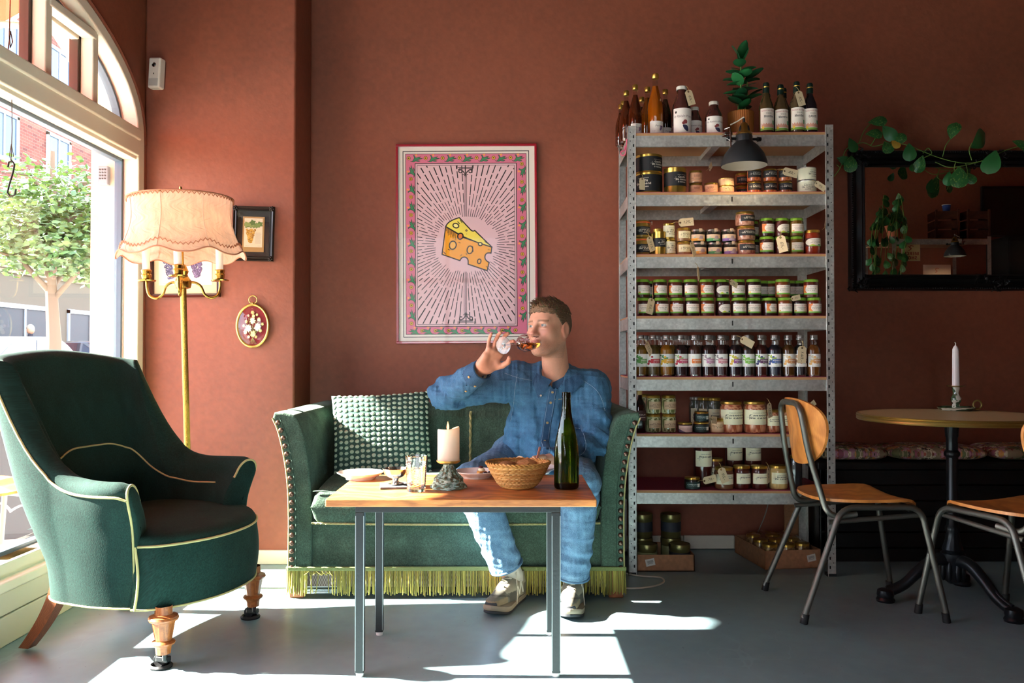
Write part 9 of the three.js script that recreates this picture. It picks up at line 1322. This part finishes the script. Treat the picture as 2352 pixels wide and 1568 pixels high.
  function shoe(heel, toe, ankle, hem) {
    const dir = toe.clone().sub(heel).setY(0).normalize(), yaw = Math.atan2(dir.x, dir.z), g = new THREE.Group(); g.name = 'shoe'; MAN.add(g); g.position.copy(heel).sub(org).setY(0); g.rotation.y = yaw;
    const m = (n, geo, mat) => mesh(n, geo, mat, g), L = 0.30;
    const wid = (z) => z < 0.03 ? 0.0352 * Math.sqrt(Math.max(0, 1 - ((0.03 - z) / 0.0425) ** 2)) : z < 0.1 ? lerp(0.034, 0.037, clamp((z + 0.01) / 0.1, 0, 1)) : z < 0.2 ? lerp(0.037, 0.050, (z - 0.1) / 0.1) : 0.050 * Math.sqrt(Math.max(0, 1 - ((z - 0.2) / 0.1003) ** 2)), cx = (z) => 0.004 * Math.sin(z * 9);
    const outline = []; const zz = (i) => lerp(-0.012, L, 0.5 - 0.5 * Math.cos(Math.PI * i / 40)); for (let i = 0; i <= 40; i++) outline.push(new THREE.Vector2(cx(zz(i)) + wid(zz(i)), zz(i))); for (let i = 39; i > 0; i--) outline.push(new THREE.Vector2(cx(zz(i)) - wid(zz(i)), zz(i)));
    const sh = new THREE.Shape(outline); const rise = (geo) => { const p = geo.attributes.position; for (let i = 0; i < p.count; i++) { const z = p.getZ(i); p.setY(i, p.getY(i) + 0.02 * sstep(z, 0.215, 0.31) ); } geo.computeVertexNormals(); return geo; };
    const slab = (y0, y1, k, b) => rise(prism(sh, y1 - y0, b, 2).rotateX(Math.PI / 2).scale(k, -1, 1).translate(0, y0, 0).scale(1, 1, 1));
    const fix = (geo) => { if (geo.index) geo.index.array.reverse(); else { const p = geo.attributes.position.array; for (let i = 0; i < p.length; i += 9) for (let c = 0; c < 3; c++) { const t = p[i + c]; p[i + c] = p[i + 6 + c]; p[i + 6 + c] = t; } } geo.computeVertexNormals(); return creased(geo, 0.6); };
    m('outsole', fix(slab(0, 0.010, 1.0, 0.003)), std({ color: 0x23262a, roughness: 0.8 }));
    m('midsole', fix(slab(0.0095, 0.031, 1.03, 0.006)), std({ color: 0x857865, roughness: 0.75 }));
    const up = (p) => { let d = cone(p, V(0, 0.052, 0.03), V(0.002, 0.05, 0.13), 0.037, 0.040); d = smin(d, cone(p, V(0.002, 0.05, 0.13), V(0.003, 0.046, 0.262), 0.042, 0.030), 0.03); d = smin(d, cone(p, V(0, 0.05, 0.035), V(0, 0.105, 0.045), 0.037, 0.036), 0.03); d = smin(d, cone(p, V(0, 0.1, 0.06), V(0.002, 0.062, 0.17), 0.024, 0.022), 0.03); d = smax(d, -ell(p, 0, 0.135, 0.048, 0.03, 0.05, 0.042), 0.006); d = smax(d, 0.026 - p.y + 0.018 * sstep(p.z, 0.215, 0.31) * -1, 0.003); const w = wid(clamp(p.z, -0.01, 0.299)); return smax(d, Math.abs(p.x - cx(p.z)) - w * 1.01, 0.008); };
    const g1 = sr(100, 98, 86), g2 = sr(128, 112, 86), g3 = sr(146, 140, 120), g4 = sr(70, 68, 60);
    m('upper', sdf(up, V(-0.07, 0.015, -0.03), V(0.07, 0.155, 0.32), 0.0042, (p) => { let c = g3; if (p.z > 0.20) c = p.y < 0.062 ? g2 : g1; else if (p.z > 0.13 && p.y < 0.07) c = Math.hypot(p.z - 0.165, p.y - 0.052) < 0.026 ? g4 : g1; else if (p.z < 0.05 && p.y < 0.075) c = g1; if (Math.abs(p.y - 0.062 - (p.z - 0.2) * 0.25) < 0.003 && p.z > 0.12) c = g4; const n = 1 + 0.3 * noise3(p.x * 150, p.y * 150, p.z * 150); return c.map((v) => v * n); }), std({ vertexColors: true, roughness: 0.9 }));
    m('toe_bumper', sdf((p) => smax(smax(up(p) - 0.0018, 0.262 - p.z + 0.6 * Math.abs(p.x), 0.002), p.y - 0.058, 0.003), V(-0.06, 0.015, 0.22), V(0.06, 0.08, 0.32), 0.004), std({ color: 0x2a2d30, roughness: 0.8 }));
    for (const s of [-1, 1]) { const X = (z, y) => { let x = s * 0.075; for (let i = 0; i < 30; i++) { const d = up(V(x, y, z)); if (d < 0.0006) break; x -= s * Math.max(0.0005, d * 0.7); } return V(x + s * 0.0012, y, z); }; const bar = (z0, y0, z1, y1, r = 0.0036) => { const p = []; for (let i = 0; i <= 6; i++) p.push(X(lerp(z0, z1, i / 6), lerp(y0, y1, i / 6))); return sweep(p, r, 6); }; m('side_emblem', merge([bar(0.062, 0.044, 0.078, 0.088), bar(0.078, 0.088, 0.104, 0.046), bar(0.104, 0.046, 0.122, 0.082)]), std({ color: 0xc9c4b0, roughness: 0.7 })); }
    const Y = (x, z) => { let y = 0.16; for (let i = 0; i < 40; i++) { const d = up(V(x, y, z)); if (d < 0.0006) break; y -= Math.max(0.0005, d * 0.7); } return V(x, y + 0.0022, z); }, lace = std({ color: 0xd6cdb8, roughness: 0.9 });
    for (let i = 0; i < 6; i++) { const z = 0.100 + i * 0.016, w = 0.019 - i * 0.0012, pts = []; for (let k = 0; k <= 6; k++) pts.push(Y(lerp(-w, w, k / 6), z + (i % 2 ? 0.007 : -0.007) * (k / 6 - 0.5) * 2)); m('lace', sweep(pts, 0.0024, 6), lace); }
    const kn = Y(0, 0.098).add(V(0, 0.006, 0)); m('lace', sweep([kn, kn.clone().add(V(0.03, 0.004, 0.006)), V(0.045, 0.06, 0.13), V(0.052, 0.02, 0.15)], 0.0022, 6), lace); m('lace', sweep([kn, kn.clone().add(V(-0.022, 0.012, 0.0)), kn.clone().add(V(-0.03, -0.004, 0.012)), kn], 0.0022, 6), lace); m('lace', sweep([kn, kn.clone().add(V(0.02, 0.014, -0.004)), kn.clone().add(V(0.03, -0.002, 0.008)), kn], 0.0022, 6), lace);
    // sock
    const top = hem.clone(), bot = heel.clone().addScaledVector(dir, 0.05).setY(0.075); part('sock', metres(sweep([bot, bot.clone().lerp(top, 0.35).add(V(0, 0, 0.004)), bot.clone().lerp(top, 0.7), top.clone().lerp(ankle, -0.15)], (t) => 0.036 + 0.004 * Math.sin(t * 24) + 0.008 * t, 18)), sockM);
  }
  shoe(V(0.032, 0, -3.365), V(-0.085, 0, -3.10), J.anR, V(-0.018, 0.17, -3.275)); shoe(V(0.25, 0, -3.345), V(0.208, 0, -3.07), J.anL, V(0.236, 0.14, -3.24));
  // ---- wine glass
  const Fp = at(1156, 793, 3.14), Mp = at(1230, 784, 3.325), ax = Mp.clone().sub(Fp).normalize(), gl = thing('wine_glass', 'stemmed wine glass held to the mouth with amber wine', 'wine glass', Fp); gl.quaternion.setFromUnitVectors(V(0, 1, 0), ax);
  const Lg = Fp.distanceTo(Mp) - 0.004, k = Lg / 0.2;
  mesh('foot', lathe([0, 0, 0.033, 0, 0.0335, 0.001, 0.033, 0.002, 0.01, 0.005, 0.0045, 0.012, 0.0038, 0.03, 0.0038, 0.085 * k, 0.0055, 0.092 * k, 0, 0.093 * k], 36), phys({ color: 0xffffff, roughness: 0.01, transmission: 1, thickness: 0.01, ior: 1.45 }), gl);
  mesh('bowl', lathe([0.003, 0.092 * k, 0.014, 0.098 * k, 0.027, 0.112 * k, 0.0345, 0.132 * k, 0.0355, 0.148 * k, 0.0325, 0.172 * k, 0.0275, 0.2 * k, 0.0271, 0.2 * k, 0.0319, 0.172 * k, 0.0349, 0.148 * k, 0.0339, 0.132 * k, 0.0264, 0.1125 * k, 0.013, 0.099 * k, 0, 0.0945 * k], 40), phys({ color: 0xffffff, roughness: 0.0, transmission: 1, thickness: 0.01, ior: 1.45 }), gl);
  { // wine lying level in the tilted bowl
    const up = V(0, 1, 0).applyQuaternion(gl.quaternion.clone().invert()), rad = (y) => { const t = [[0.094, 0.004], [0.1, 0.014], [0.112, 0.0255], [0.132, 0.0332], [0.148, 0.0343], [0.172, 0.0313], [0.2, 0.0264]]; for (let i = 0; i < t.length - 1; i++) if (y <= t[i + 1][0] * k) return lerp(t[i][1], t[i + 1][1], clamp((y / k - t[i][0]) / (t[i + 1][0] - t[i][0]), 0, 1)); return 0.0267; };
    const lip = V(0, 0.196 * k, 0).addScaledVector(up.clone().setY(0).normalize(), -0.006), lvl = lip.dot(up); const f = (p) => Math.max(Math.hypot(p.x, p.z) - rad(clamp(p.y, 0.094 * k, 0.2 * k)), 0.094 * k - p.y, p.y - 0.198 * k, p.dot(up) - lvl); mesh('wine', sdf(f, V(-0.042, 0.085 * k, -0.042), V(0.042, 0.205 * k, 0.042), 0.0018), phys({ color: 0xffe2a0, roughness: 0, transmission: 1, thickness: 0.02, ior: 1.33, attenuationColor: new THREE.Color(0.95, 0.55, 0.12), attenuationDistance: 0.07 }), gl);
  }
}
renderer.render(scene, camera);
